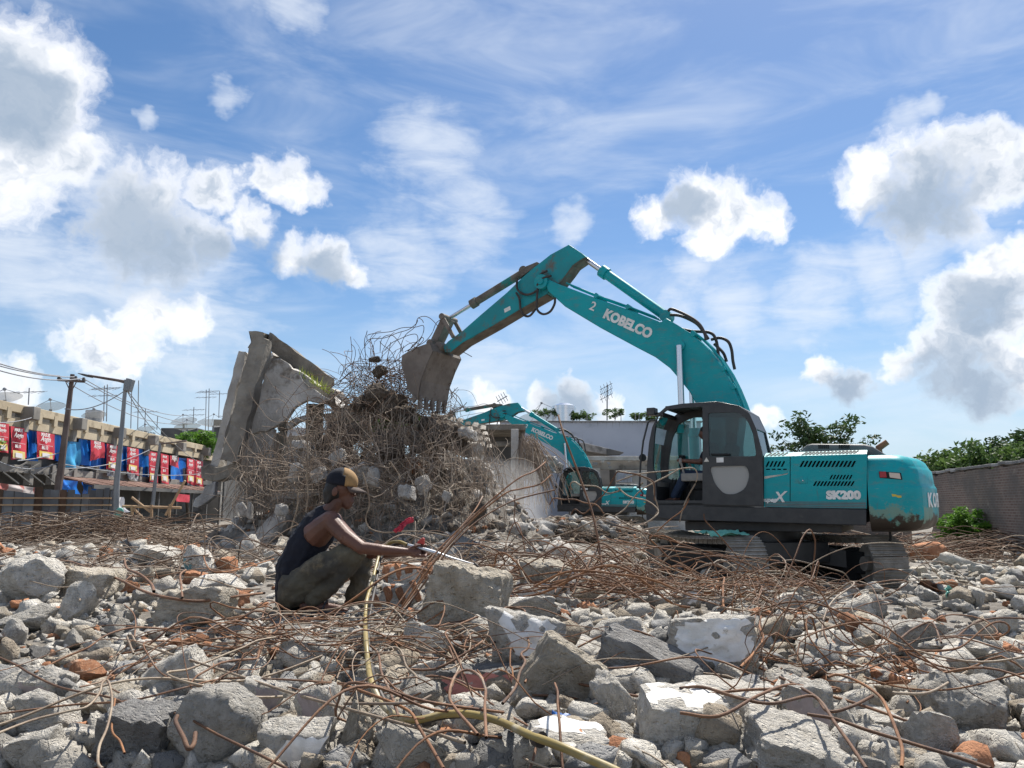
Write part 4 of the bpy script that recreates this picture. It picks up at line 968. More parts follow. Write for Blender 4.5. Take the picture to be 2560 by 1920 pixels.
hoops = [([(1215, 900), (1202, 860), (1215, 832), (1250, 830), (1300, 860), (1440, 870), (1540, 930), (1640, 915), (1660, 885)], 'rust_pale', 'pale hooped rod in front of the far cab'),
 ([(1205, 1130), (1245, 1080), (1330, 1120), (1440, 1010), (1520, 930), (1600, 790), (1638, 735), (1700, 745), (1800, 755), (1900, 790), (1965, 830), (1978, 900), (1975, 1000)], 'rust', 'rod peaking sharply between the two excavators'),
 ([(2212, 705), (2100, 770), (1980, 830), (1860, 900), (1780, 980), (1700, 1080), (1600, 1150)], 'rust_pale', 'pale rod slanting from the near cab down into the wire'),
 ([(1640, 880), (1740, 960), (1900, 1000), (1990, 1060), (2012, 1110), (1980, 1150), (1880, 1220)], 'rust_pale', 'pale rod bulging in front of the near cab\'s corner'),
 ([(1010, 1040), (1050, 980), (1130, 990), (1240, 990), (1330, 1020), (1440, 1040), (1510, 1120)], 'rust', 'low wavy rod in front of the far excavator\'s deck'),
 ([(690, 950), (690, 1100), (685, 1180), (740, 1300), (830, 1400), (900, 1470)], 'rust', 'thin upright rod at the dusty side of the far excavator'),
 ([(600, 1450), (800, 1360), (1000, 1340), (1200, 1290), (1330, 1230), (1480, 1160), (1540, 1125), (1640, 1170), (1760, 1240), (1860, 1290), (1940, 1400)], 'rust_pale', 'long pale rod arching over the wire heap before the far excavator'),
 ([(2120, 1540), (2000, 1420), (1940, 1360), (1950, 1330), (2080, 1330), (2212, 1400)], 'rust_orange', 'orange rod doubled back on itself near the turntable')]
for q, m_, lb in hoops: rod(pxpath(k4(q), [7.2, 7.0]), .0062, m_, lb)
c2p = lambda pts: [(1540 + x * .38879, 940 + y * .38879) for x, y in pts]
for q, m_, lb in [([(0, 618), (40, 615), (150, 640), (235, 690), (245, 760), (270, 850), (250, 900)], 'rust_pale', 'pale rod curling at the front corner of the near cab'),
  ([(0, 680), (150, 630), (330, 610), (480, 590), (520, 620), (515, 680), (470, 760), (430, 850), (410, 940)], 'rust_pale', 'thin hooped rod crossing the near cab\'s doorway'),
  ([(265, 1000), (340, 930), (420, 870), (455, 820), (470, 785)], 'rust_orange', 'thick stubby bar pointing up below the near cab'),
  ([(565, 885), (575, 930), (640, 1000), (720, 1090), (800, 1190)], 'rust', 'thin rod leaning against the near track'),
  ([(1070, 1190), (1150, 1185), (1300, 1220), (1420, 1250), (1475, 1275), (1510, 1340), (1490, 1365), (1400, 1350), (1250, 1300), (1080, 1225)], 'rust_pale', 'flattened loop of rod in front of the dark track frame'),
  ([(1250, 1220), (1270, 1280), (1300, 1340), (1285, 1420)], 'rust_pale', 'short hooked rod below the flattened loop'),
  ([(1090, 1335), (1300, 1330), (1600, 1345), (1800, 1380), (2000, 1440), (2212, 1480)], 'rust', 'long rod running along the ground towards the gravel field'),
  ([(1845, 1305), (1860, 1335), (1950, 1400), (2020, 1490)], 'rust_pale', 'rod with a pale tip before the farther track'),
  ([(0, 960), (150, 1000), (320, 1050), (520, 1110), (700, 1170), (800, 1220), (900, 1280), (1000, 1340)], 'rust_orange', 'thick orange bar slanting down across the near track'),
  ([(0, 1060), (200, 1090), (420, 1130), (640, 1150), (850, 1165), (1050, 1190)], 'rust', 'straight rod laid across the front of the near track')]:
    rod(pxpath(c2p(q), 8.2), .0068, m_, lb)
# looped bars round the hose and at the heap's right
for q, m_, lb in [(k2([(915, 1400), (905, 1200), (910, 1080), (870, 1000), (800, 965), (730, 985), (690, 1060), (680, 1150), (730, 1230), (800, 1310), (860, 1380)]), 'rust', 'tall narrow loop of rod standing over the hose'),
  (k2([(1020, 575), (1060, 560), (1160, 580), (1145, 640), (1190, 800), (1140, 860), (1165, 910), (1130, 980), (1100, 1080), (1020, 1180)]), 'rust', 'wavy rod hanging down the big white face'),
  (k2([(260, 830), (330, 820), (370, 850), (400, 940), (460, 1000), (465, 1060)]), 'rust_pale', 'pale rod curling over the cream-cornered chunk'),
  (k2([(170, 810), (220, 860), (240, 980), (290, 1090), (350, 1260)]), 'rust', 'brown rod parallel to the hose'),
  (k2([(560, 1130), (470, 1170), (300, 1180), (0, 1180)]), 'wire', 'grey flat-lying rod with a small hook under the wedge slab'),
  (k2([(0, 1060), (250, 1150), (420, 1230), (480, 1330), (560, 1460), (640, 1600)]), 'rust_orange', 'orange rod dipping under the hose'),
  (k2([(700, 690), (850, 625), (855, 628)]), 'rust', 'stiff bar with a burnt cut end in front of the cracked block'),
  (k2([(960, 800), (1000, 740), (1050, 690), (1065, 655)]), 'rust', 'short hooked bar above the big white face'),
  (k3([(950, 1010), (1010, 995), (1100, 1020), (1200, 1070), (1290, 1140), (1340, 1230), (1400, 1380), (1430, 1480), (1425, 1590)]), 'rust_orange', 'orange rod sweeping down past the ragged wedged lump'),
  (k3([(0, 1080), (150, 1075), (400, 1150), (600, 1180), (850, 1130), (950, 1230), (1100, 1200), (1240, 1130)]), 'rust', 'brown rod weaving through the fanned-out rods'),
  (k3([(820, 1250), (1000, 1280), (1200, 1350), (1500, 1440), (1800, 1530), (2000, 1600)]), 'rust', 'long rod running down across the ragged wedged lump to the corner'),
  (k3([(1420, 760), (1500, 700), (1620, 660), (1680, 790)]), 'rust', 'bent rod over the propped grey chunk'),
  (k3([(1780, 750), (1900, 660), (2050, 630), (2230, 635)]), 'rust', 'bowed rod running out of frame beyond the long rounded lump'),
  (k3([(1370, 1110), (1420, 1115), (1600, 1110), (1750, 1030), (1845, 975)]), 'rust_pale', 'grey rod resting on the white-rendered brick corner'),
  (k3([(520, 620), (510, 680), (535, 760), (480, 850), (390, 945)]), 'rust_orange', 'hooked bar lying on the white-plastered boulder'),
  (k3([(0, 1240), (250, 1260), (500, 1130), (700, 1060), (900, 1090), (1000, 1090)]), 'rust', 'curved rod at the top of the fanned-out rods'),
  (k3([(640, 1010), (780, 1080), (900, 1160), (1000, 1310), (1100, 1450), (1200, 1600)]), 'rust', 'rod crossing the tall mauve block to the bottom edge')]:
    rod(groundpath(q, .17), .0085, m_, lb)
# random bars on the heap
ZONES = [(.47, 1480, 2080, 1370, 1560, .85), (.13, 600, 1120, 1600, 1720, .8), (.06, 1800, 2350, 1680, 1790, .9), (.17, 1000, 1900, 1320, 1420, 1.2), (.13, 150, 760, 1320, 1480, 1.1), (.04, 900, 1400, 1730, 1860, .9)]
def zone_pick():
    u = rng.random(); s_ = 0
    for z in ZONES:
        s_ += z[0]
        if u <= s_: break
    return rng.uniform(z[1], z[2]), rng.uniform(z[3], z[4]), z
nrod = 0
while nrod < 185:
    px, py, z = zone_pick(); g_ = on_ground(px, py)
    if g_.y > 13 or (560 < px < 1060 and 1390 < py < 1585): continue
    L = rng.uniform(.4, 1.5) * (1 + .14 * (g_.y - 4)); wild = rng.choice([.5, 1.4, 3.0]); lift = abs(rng.normal()) * (.16 if px > 1400 else (.05 if px < 1100 else .1))
    head = rng.choice([None, rng.normal() * .45, math.pi + rng.normal() * .45])
    p, tot = wander(g_, L, .07, wild, lift, head=head); P = smooth_path(p, 2); r = rng.choice([.003, .0038, .0046, .0058], p=[.3, .35, .25, .1]) * (1 + max(0, g_.y - 4.5) * .09)
    m_ = rng.choice(['rust', 'rust_orange', 'rust_pale'], p=[.52, .24, .24])
    sh = 'nearly straight' if tot < 1.2 else ('gently bowed' if tot < 2.2 else ('crooked' if tot < 4 else 'looped'))
    th = 'thin' if r < .004 else ('thick' if r > .0057 else 'medium')
    rod(P, r, m_, '%s %s %s rod %s' % (th, sh, {'rust': 'brown', 'rust_orange': 'orange', 'rust_pale': 'pale'}[m_], place_words(Vector(P[len(P) // 2]))), 6); nrod += 1
# the finer tangle nobody could count
def tangle(name, label, mats, gen, n, r, sides=4, sub=2):
    for k, (m_, frac) in enumerate(mats):
        ps, rs = [], []
        for i in range(int(n * frac)):
            P = gen()
            if P is None: continue
            ps.append(smooth_path(P, sub)); rs.append(r * rng.uniform(.7, 1.35))
        V, F = np_tubes(ps, rs, sides); o = npmesh(name, V, F, m_, smooth=True); tag(o, label + {0: '', 1: ', paler strands', 2: ', darkest strands'}[k], 'wire', kind='stuff')
def g_near():
    px, py, z = zone_pick(); g_ = on_ground(px, py)
    if g_.y > 14 or (560 < px < 1060 and 1390 < py < 1585): return None
    return wander(g_, rng.uniform(.4, 1.6), .09, rng.choice([.6, 2, 4]), abs(rng.normal()) * (.04 if px < 1100 else .1))[0]
tangle('rebar_tangle', 'dense tangle of thin rusty wire over the rubble', [('rust', .5), ('rust_orange', .3), ('rust_pale', .2)], g_near, 380, .0036)
def g_bundle():
    px, py = rng.uniform(1180, 2020), 1350 + 190 * rng.beta(1.6, 1.8); g_ = on_ground(px, py)
    if g_.y > 12: return None
    return wander(g_, rng.uniform(.8, 2.4), .10, rng.choice([.5, 1.2, 2.6]), abs(rng.normal()) * .20, head=rng.choice([rng.normal() * .4, math.pi + rng.normal() * .4, -.5 + rng.normal() * .3]))[0]
tangle('rebar_tangle', 'thick rusty mat of bars piled before the near excavator', [('rust', .5), ('rust_orange', .3), ('rust_pale', .2)], g_bundle, 330, .0062, sides=5)
def g_mid():
    if rng.random() < .7: x, y = rng.uniform(-7, 5.0), rng.uniform(9.0, 16)
    elif rng.random() < .3: x, y = rng.uniform(-3, 3), rng.uniform(8.0, 12)
    else: x, y = rng.uniform(2.5, 9), rng.uniform(17, 30)
    return wander((x, y, 0), rng.uniform(.8, 2.6), .14, rng.choice([.5, 1.5, 3]), abs(rng.normal()) * .22)[0]
tangle('rebar_mat', 'mat of thin rusty wire strewn over the middle ground', [('wire', .45), ('wire_dusty', .35), ('wire_dark', .2)], g_mid, 950, .0062)
def heap(cx, cy, sx, sy, h, n, r, name, label, mats, spread=1.0):
    def g_():
        a, b = rng.normal(size=2) * .45; x, y = cx + a * sx, cy + b * sy
        top = h * max(0.02, 1 - (a * a + b * b) * .9) * rng.uniform(.05, 1)
        L = rng.uniform(1.2, 3.2) * spread; nn = 9; hd = rng.normal() * .35 + (math.pi if rng.random() < .5 else 0); pts = []; k = rng.normal() * .5
        for i in range(nn):
            t = i / (nn - 1); pts.append((x, y, H0(x, y) + top + .10 * math.sin(6 * t + a * 9) * spread)); hd += k * .25 + rng.normal() * .16; x += L / nn * math.cos(hd); y += L / nn * math.sin(hd) * .8
        return pts
    tangle(name, label, mats, g_, n, r)
heap(-13.8, 25.5, 6.0, 1.8, 1.02, 560, .011, 'rebar_heap', 'long dark heap of salvaged bars before the zinc fence', [('wire_dark', .5), ('wire', .4), ('wire_dusty', .1)])
heap(-6.8, 20.5, 3.8, 1.8, .65, 300, .010, 'rebar_heap', 'wire heap spilling from the foot of the leaning column', [('wire', .5), ('wire_dusty', .4), ('wire_dark', .1)])
heap(16.0, 21.5, 7.5, 3.0, .85, 560, .009, 'rebar_heap', 'reddish wire heap along the brick wall', [('wire_dark', .45), ('rust', .4), ('wire_dusty', .15)])
heap(8.0, 21.0, 6.0, 2.0, .7, 420, .009, 'rebar_heap', 'reddish wire heap seen beneath the raised counterweight', [('wire_dark', .4), ('rust', .4), ('wire_dusty', .2)])
heap(2.6, 28.5, 3.6, 1.4, .95, 320, .011, 'rebar_heap', 'grey wire heap in front of the far excavator', [('wire', .5), ('wire_dusty', .35), ('wire_dark', .15)])
pts, szs = [], []
while len(pts) < 420:
    x, y = rng.normal(2.4, 1.9), rng.normal(28.8, .8); s_ = rng.lognormal(math.log(.13), .5); hh_ = max(0, .85 * (1 - ((x - 2.4) / 3.4) ** 2)); pts.append((x, y, H0(x, y) + rng.uniform(0, hh_))); szs.append(s_)
scatter_stones('far_rubble', pts, szs, False, SM, 'low bank of grey rubble hiding the far excavator\'s tracks', 360, share=[.3, .2, .03, .47])
# ------------------------------------------------------------------ cutting hose
MT['hose_yellow'] = mat('hose_yellow', (.30,.225,.075), (.22,.165,.055), 5, 6, rough=.45, c3=(.38,.34,.24), s3=4, lo3=.5, hi3=.65)
hp = [(1018, 1362, 5.28), (996, 1354, 5.34), (971, 1360, 5.40), (950, 1385, 5.36), (941, 1412, 5.25), (929, 1460, 5.0), (917, 1500, 4.75), (913, 1545, 4.5), (914, 1590, 4.25), (919, 1650, 3.95), (927, 1700, 3.65), (950, 1752, 3.4), (985, 1786, 3.25), (1040, 1800, 3.15), (1110, 1786, 3.12), (1180, 1786, 3.1), (1255, 1806, 3.0), (1320, 1836, 2.85), (1390, 1862, 2.72), (1460, 1892, 2.6), (1545, 1930, 2.48), (1640, 1985, 2.35)]
hose = empty('cutting_hose', at(1180, 1786, 3.1)); tag(hose, 'twin yellow and black gas hose snaking from the torch over the rubble', 'hose')
def child_world(o, par): o.parent = par; o.matrix_parent_inverse = Matrix.Translation(-par.location)
hp = [(x, y, d if i < 8 else min(d, on_ground(x, y, .16 if i < 11 else .13).y)) for i, (x, y, d) in enumerate(hp)]
P = smooth_path([at(x, y, d) for x, y, d in hp], 6); V, F = np_tubes([P], [.0108], 10); o = npmesh('yellow_hose', V, F, 'hose_yellow', smooth=True); child_world(o, hose)
P2 = smooth_path([at(x + 9 + 4 * math.sin(i * 1.3), y + 4, d + .035) for i, (x, y, d) in enumerate(hp)], 6); V, F = np_tubes([P2], [.0095], 10); o = npmesh('black_hose', V, F, 'rubber', smooth=True); child_world(o, hose)
for i in (26, 52, 80, 104):
    if i + 2 < len(P):
        c = (P[i] + P2[i]) / 2; d = Vector(P[i + 1] - P[i]).normalized(); o = G().cyl(Vector(c) - d * .012, Vector(c) + d * .012, .021, n=12).build('tie', 'rubber', None); child_world(o, hose)
# bits of plastic lying about
MT['blue_plastic'] = mat('blue_plastic', (.012,.075,.27), (.02,.11,.36), 6, 5, rough=.35, bump=.5, bscale=8)
MT['red_plastic'] = mat('red_plastic', (.42,.025,.06), (.55,.05,.08), 6, 5, rough=.5, bump=.5, bscale=8)
MT['green_plastic'] = mat('green_plastic', (.10,.33,.27), (.14,.4,.32), 6, 5, rough=.5)
def crumple(name, c, size, material, label, seed, rot=(0, 0, 0)):
    n = 16; g = G(); vs = []; r_ = np.random.default_rng(seed)
    for j in range(n):
        for i in range(n):
            u, v = i / (n - 1) - .5, j / (n - 1) - .5; z = .35 * mnoise.fractal(Vector((u * 3.2 + seed, v * 3.2, 0)), 1, 2, 4)
            k = 1 + .35 * mnoise.noise(Vector((math.atan2(v, u) * 1.5, seed, 0)))
            vs.append((u * size[0] * k, v * size[1] * k, z * size[2] * 2))
    g.add(vs, [(j * n + i, j * n + i + 1, (j + 1) * n + i + 1, (j + 1) * n + i) for j in range(n - 1) for i in range(n - 1)])
    o = g.build(name, material, smooth=True, angle=180); md = o.modifiers.new('th', 'SOLIDIFY'); md.thickness = .004
    o.location = c; o.rotation_euler = rot; tag(o, label, 'plastic'); return o
crumple('plastic_sheet', on_ground(1416, 1818, .05) + Vector((0, 0, .0)), (.10, .09, .03), 'blue_plastic', 'crumpled bright blue plastic sheet stuffed between the chunks', 4, (R(35), R(20), 0))
crumple('plastic_strip', at(1010, 1312, 6.6), (.17, .05, .05), 'red_plastic', 'torn red plastic strip caught on a rod beyond the worker\'s arm', 8, (R(60), R(-38), 0))
crumple('plastic_strip', on_ground(1042, 1360, .05) + Vector((0, 0, .03)), (.09, .05, .05), 'red_plastic', 'small scrap of red plastic behind the worker\'s hand', 9, (R(50), 0, 0))
crumple('plastic_scrap', on_ground(2385, 1492, .05), (.13, .09, .05), 'green_plastic', 'green plastic scrap by the orange brick near the track end', 10, (R(60), R(40), 0))
crumple('green_net', Vector((3.35, 12.45, 1.08)), (.7, .4, .08), 'green_plastic', 'scrap of green net lying on the near track', 11, (R(8), 0, R(20)))
# ------------------------------------------------------------------ the half-demolished building
MT['old_concrete'] = mat('old_concrete', (.30,.275,.235), (.19,.17,.145), 1.6, 9, rough=.95, bump=.7, bscale=5, c3=(.13,.115,.10), s3=1.1, lo3=.5, hi3=.72, spec=.15)
MT['pale_concrete'] = mat('pale_concrete', (.50,.475,.44), (.37,.345,.315), 1.4, 9, rough=.95, bump=.7, bscale=5, c3=(.24,.215,.19), s3=1.8, lo3=.52, hi3=.70, spec=.15)
MT['ruin_wall'] = mat('ruin_wall', (.60,.58,.55), (.40,.375,.34), 1.1, 10, rough=.95, bump=1.0, bscale=3.5, c3=(.19,.165,.14), s3=1.5, lo3=.50, hi3=.66, spec=.15)
MT['leaf_dry'] = mat('leaf_dry', (.30,.34,.06), (.20,.26,.05), 3, 4, rough=.8, translucent=.4)
c5 = lambda x, y: (480 + .36166 * x, 760 + .36166 * y)
def at5(x, y, Y): return at(*c5(x, y), Y)
def jag(poly, amp=.05, step=.16, seed=0):
    out = []; n = len(poly)
    for i in range(n):
        a, b = Vector(poly[i]), Vector(poly[(i + 1) % n]); m = max(1, int((b - a).length / step)); nr = (b - a).orthogonal().normalized() if (b - a).length > 0 else Vector((0, 0, 1))
        nr = Vector((-(b - a).z, 0, (b - a).x)).normalized()
        for k in range(m):
            t = k / m; p = a.lerp(b, t); out.append(p + (nr * random.uniform(-amp, amp) if k else Vector((random.uniform(-amp, amp) * .5, 0, 0))))
    return out
ruin = empty('ruined_building', at5(500, 1400, 19)); ruin.location.z = 0
tag(ruin, 'half-demolished concrete building with a leaning column and tilted roof beam', 'ruin')
def rp(o): o.parent = ruin; o.matrix_parent_inverse = Matrix.Translation(-ruin.location); return o
def rough_bar(name, a, b, w, h, up, material, seed, amp=.035, n=18):
    """a broken concrete member: a subdivided bar with chipped arrises and torn ends"""
    a, b = Vector(a), Vector(b); d = (b - a); L = d.length; d.normalize(); sd = d.cross(Vector(up)).normalized(); u = sd.cross(d); g = G(); vs = []; m = 4
    sec = [(-.5, -.5), (-.17, -.5), (.17, -.5), (.5, -.5), (.5, -.17), (.5, .17), (.5, .5), (.17, .5), (-.17, .5), (-.5, .5), (-.5, .17), (-.5, -.17)]; q = len(sec)
    for i in range(n + 1):
        t = i / n
        for (x, y) in sec:
            p = a + d * (L * t) + sd * (x * w) + u * (y * h); e = Vector((seed, seed * 2.1, 0))
            k = amp * (1.6 if abs(x) == .5 and abs(y) == .5 else .5)
            p = p + Vector((mnoise.noise(p * 2.6 + e), mnoise.noise(p * 2.6 + e * 2), mnoise.noise(p * 2.6 - e))) * k
            if i in (0, n): p = p + d * mnoise.noise(p * 5 + e) * .16
            vs.append(p)
    fs = [(i * q + k, i * q + (k + 1) % q, (i + 1) * q + (k + 1) % q, (i + 1) * q + k) for i in range(n) for k in range(q)] + [tuple(range(q - 1, -1, -1)), tuple(range(n * q, n * q + q))]
    g.add(vs, fs); return g.build(name, material, smooth=True, angle=38)
Y0 = 19.0
rp(rough_bar('column', at5(490, 250, Y0), at5(278, 1090, Y0 - .3), .40, .46, (0, 1, 0), 'old_concrete', 1))
rp(rough_bar('column', at5(372, 335, Y0 + .5), at5(165, 1190, Y0 + .3), .19, .5, (0, 1, 0), 'pale_concrete', 2))
rp(rough_bar('cap_block', at5(415, 255, Y0 + .3), at5(520, 262, Y0 + .3), .42, .42, (0, 1, 0), 'old_concrete', 3, n=8))
rp(rough_bar('beam', at5(525, 245, Y0 + .4), at5(968, 565, Y0 + 1.4), .36, .30, (0, 1, 0), 'old_concrete', 4))
rp(rough_bar('roof_edge', at5(540, 370, Y0 + 1.0), at5(1060, 690, Y0 + 2.0), .34, .8, (0, 1, 0), 'pale_concrete', 5, .09))
rp(rough_bar('roof_slab', at5(690, 470, Y0 + .8), at5(1010, 700, Y0 + 1.4), .30, 1.2, (0, 1, 0), 'ruin_wall', 6, .12))
for i, (poly, y, th, m_) in enumerate([
    ([(500, 480), (545, 385), (600, 372), (660, 410), (740, 490), (850, 590), (960, 660), (900, 690), (800, 665), (705, 715), (655, 790), (600, 830), (520, 880), (420, 900), (385, 860), (430, 720)], Y0 + .25, .22, 'ruin_wall'),
    ([(540, 350), (660, 415), (650, 440), (515, 480)], Y0 + .8, .5, 'concrete_dark'),
    ([(660, 420), (690, 430), (640, 870), (590, 880), (600, 700)], Y0 + .9, .3, 'old_concrete'),
    ([(400, 860), (560, 860), (545, 1010), (470, 1060), (395, 1420), (320, 1420), (330, 1150)], Y0 + .35, .3, 'pale_concrete'),
    ([(640, 830), (700, 790), (790, 765), (815, 790), (730, 815), (650, 870)], Y0 + .5, .25, 'pale_concrete'),
    ([(645, 850), (825, 850), (825, 1130), (645, 1140)], Y0 + 4.5, .25, 'white_wall_grey'),
    ([(60, 1125), (330, 1110), (330, 1190), (300, 1220), (60, 1205)], Y0 - .1, .5, 'old_concrete'),
    ([(90, 1260), (170, 1225), (150, 1330), (40, 1410), (0, 1400)], Y0 - .6, .2, 'concrete_dark'),
    ([(330, 930), (1100, 900), (1120, 1420), (320, 1430)], Y0 + 2.4, .25, 'gutted_wall'),
    ([(330, 1000), (520, 960), (700, 980), (900, 960), (1060, 1010), (1100, 1400), (330, 1420)], Y0 + .9, .25, 'ruin_wall'),
    ([(900, 760), (1120, 690), (1500, 740), (1860, 820), (2020, 960), (1990, 1080), (1700, 1010), (1350, 960), (950, 930)], Y0 + .9, .3, 'collapsed'),
    ([(560, 900), (640, 870), (640, 1300), (560, 1350)], Y0 + .9, .3, 'old_concrete'),
    ([(470, 1080), (545, 1000), (560, 1180), (500, 1300)], Y0 + .1, .2, 'ruin_wall')]):
    if m_ in ('gutted_wall', 'collapsed'): MT[m_] = mat(m_, (.40,.365,.32), (.25,.22,.185), 1.0, 9, rough=.95, bump=.9, bscale=3, c3=(.10,.08,.065), s3=1.4, lo3=.48, hi3=.64)
    if m_ not in MT: MT[m_] = mat(m_, (.46,.47,.49), (.36,.37,.39), 1.2, 7, rough=.9, bump=.3, bscale=6)
    q = jag([at5(x, yy, y) for x, yy in poly], .05, .18); g = G().extrude(q, (0, th, 0)); rp(g.build('wall_panel', m_, bevel=.02))
rp(rough_bar('post', at5(850, 700, Y0 + 1.6), at5(850, 1000, Y0 + 1.6), .42, .35, (0, 1, 0), 'old_concrete', 7))
rp(rough_bar('post', at5(1700, 760, Y0 + 3.5), at5(1690, 1200, Y0 + 3.5), .4, .35, (0, 1, 0), 'old_concrete', 8))
rp(rough_bar('lintel', at5(560, 1340, Y0 - 1.2), at5(860, 1300, Y0 - 1.0), .14, .3, (0, 1, 0), 'pale_concrete', 9, n=8))
# mound of debris under it
gx = np.linspace(-8.2, 4.5, 90); gy = np.linspace(14.5, 25, 60); MV = []
def MH(x, y):
    e = math.exp(-((x + 2.5) / 2.6) ** 2 - ((y - 19.3) / 2.2) ** 2) * 2.5 + math.exp(-((x + 6.0) / 1.6) ** 2 - ((y - 20) / 1.8) ** 2) * .9
    return H0(x, y) - .12 + e * (1 + .5 * mnoise.fractal(Vector((x * .9, y * .9, 7)), 1, 2, 5)) + .1 * mnoise.fractal(Vector((x * 3, y * 3, 2)), 1, 2, 4)
MV = [(x, y, MH(x, y)) for y in gy for x in gx]; nx = len(gx)
o = npmesh('debris_mound', MV, [(j * nx + i, j * nx + i + 1, (j + 1) * nx + i + 1, (j + 1) * nx + i) for j in range(len(gy) - 1) for i in range(nx - 1)], 'soil'); tag(o, 'dusty mound of crushed debris below the hanging wire', 'rubble', kind='structure')
pts, szs = [], []
while len(pts) < 1100:
    x, y = rng.uniform(-7.5, 3.5), rng.uniform(14.8, 21)
    if rng.random() > .25 + .75 * min(1, max(0, MH(x, y) - H0(x, y))): continue
    s_ = rng.lognormal(math.log(.085), .55); pts.append((x, y, MH(x, y) + s_ * .2)); szs.append(s_)
scatter_stones('mound_rubble', pts, szs, True, ['pale_concrete', 'clod', 'brick', 'old_concrete'], 'broken lumps covering the debris mound', 340)
# clods and slabs caught in the wire
CL = [(1270, 640, 190, 150, 18.0, 0), (1390, 700, 150, 170, 18.1, 20), (1150, 700, 130, 120, 18.2, -10), (1300, 470, 90, 55, 17.4, 30), (1250, 385, 60, 40, 17.2, 0), (1480, 760, 150, 110, 18.4, 10), (1620, 830, 150, 90, 18.0, -20), (1740, 880, 170, 120, 17.8, 12), (1700, 990, 150, 130, 17.6, 0), (1310, 960, 90, 200, 17.2, 35), (1360, 1040, 120, 90, 17.3, 40), (1420, 1010, 90, 130, 17.5, 0), (980, 870, 140, 110, 18.2, 20), (900, 960, 120, 100, 18.0, -8), (1100, 890, 150, 130, 18.3, 0), (1560, 960, 110, 150, 17.4, 0), (1850, 960, 110, 100, 18.5, 20), (1720, 1180, 70, 90, 17, 0), (1980, 1430, 60, 110, 15.6, 14), (1940, 1500, 80, 60, 15.7, 0), (1780, 1540, 50, 40, 14.5, 0)]
for i, (x, y, w, h, Y, rt) in enumerate(CL):
    Y = min(Y, 17.9); c = at5(x, y, Y); k = .36166 * Y / FPX / 2 * 1.1; o = link('soil_clod', chunk_mesh(400 + i % 8, 4, ['lump', 'block'][i % 2], ['clod'], rough=.16)); o.location = c; o.scale = (w * k * 1.1, w * k * .8, h * k * 1.1); o.rotation_euler = (0, R(rt), R(i * 50))
    tag(o, ['dark', 'brown', 'blackish', 'dusty'][i % 4] + ' clod caught in the wire ' + ['just under the bucket teeth', 'at the heart of the tangle', 'near the ruin\'s roof slab', 'high up beside the bucket', 'highest of all, beside the bucket', 'under the bucket\'s far corner', 'on the side of the far boom', 'where the tangle overhangs', 'hanging lowest over the dust', 'long and slab-like, hanging steeply', 'beside the steep slab-like one', 'above the worker\'s cap', 'next to the dark post', 'close to the ruin\'s lower wall', 'between the post and the tangle', 'in the middle of the hanging strands', 'farthest towards the far excavator', 'dangling alone in the dust', 'upright on the ground in the dust', 'at the foot of the upright one', 'lying apart before the upright one'][i], 'soil clod', 'clods caught in the wire')
# pale broken pieces within the mass
for i, (x, y, w, h, Y) in enumerate([(1010, 1060, 110, 90, 17.4), (760, 980, 130, 70, 18.4), (720, 1160, 90, 120, 17.6), (1180, 1160, 120, 110, 16.8), (1250, 1200, 130, 130, 16.6), (880, 1180, 100, 90, 17), (1480, 1300, 110, 100, 16.5), (620, 1420, 90, 70, 16.5), (350, 1420, 60, 90, 17.5), (400, 1430, 50, 110, 17), (1600, 1250, 90, 120, 17), (1900, 900, 120, 80, 18.6), (1950, 1000, 110, 90, 18.8), (1760, 1330, 60, 60, 16)]):
    Y -= .8; c = at5(x, y, Y); k = .36166 * Y / FPX / 2 * 1.2; o = link('concrete_fragment', chunk_mesh(420 + i % 5, 3, 'block', ['pale_concrete'])); o.location = c; o.scale = (w * k, w * k * .7, h * k); o.rotation_euler = (0, R(i * 37 % 60 - 30), R(i * 70))
    tag(o, 'pale concrete fragment hung in the wire ' + ['over the cap\'s crown', 'below the torn wall panel', 'behind the worker\'s head', 'above the cap\'s peak', 'just above the cap\'s brim', 'behind the cap', 'straight under the bucket', 'by the ruin\'s fallen lintel', 'at the foot of the pale column', 'beside that column foot', 'in the hanging strands', 'at the tiled roof corner', 'below the tiled roof corner', 'low in the dust'][i], 'rubble', 'fragments caught in the wire')
# little roof tiles on the far edge
tiles = empty('tile_patch', at5(1900, 880, 19.2)); tag(tiles, 'patch of small curved roof tiles on the broken roof edge', 'roof tiles')
tm = G().extrude([(-.075, -.1, 0), (-.04, -.1, .025), (.04, -.1, .025), (.075, -.1, 0), (.075, -.1, -.012), (.04, -.1, .013), (-.04, -.1, .013), (-.075, -.1, -.012)], (0, .2, 0)).build('roof_tile', 'collapsed', tiles)
for j in range(4):
    for i in range(6):
        t_ = tm if i == j == 0 else tm.copy()
        if t_ is not tm: COL.objects.link(t_)
        t_.parent = tiles; t_.location = (-.55 + i * .19 + .05 * j, j * .10, .35 - j * .15 - i * .05 + random.uniform(-.02, .02)); t_.rotation_euler = (R(35 + random.uniform(-8, 8)), R(random.uniform(-8, 8)), R(random.uniform(-8, 8)))
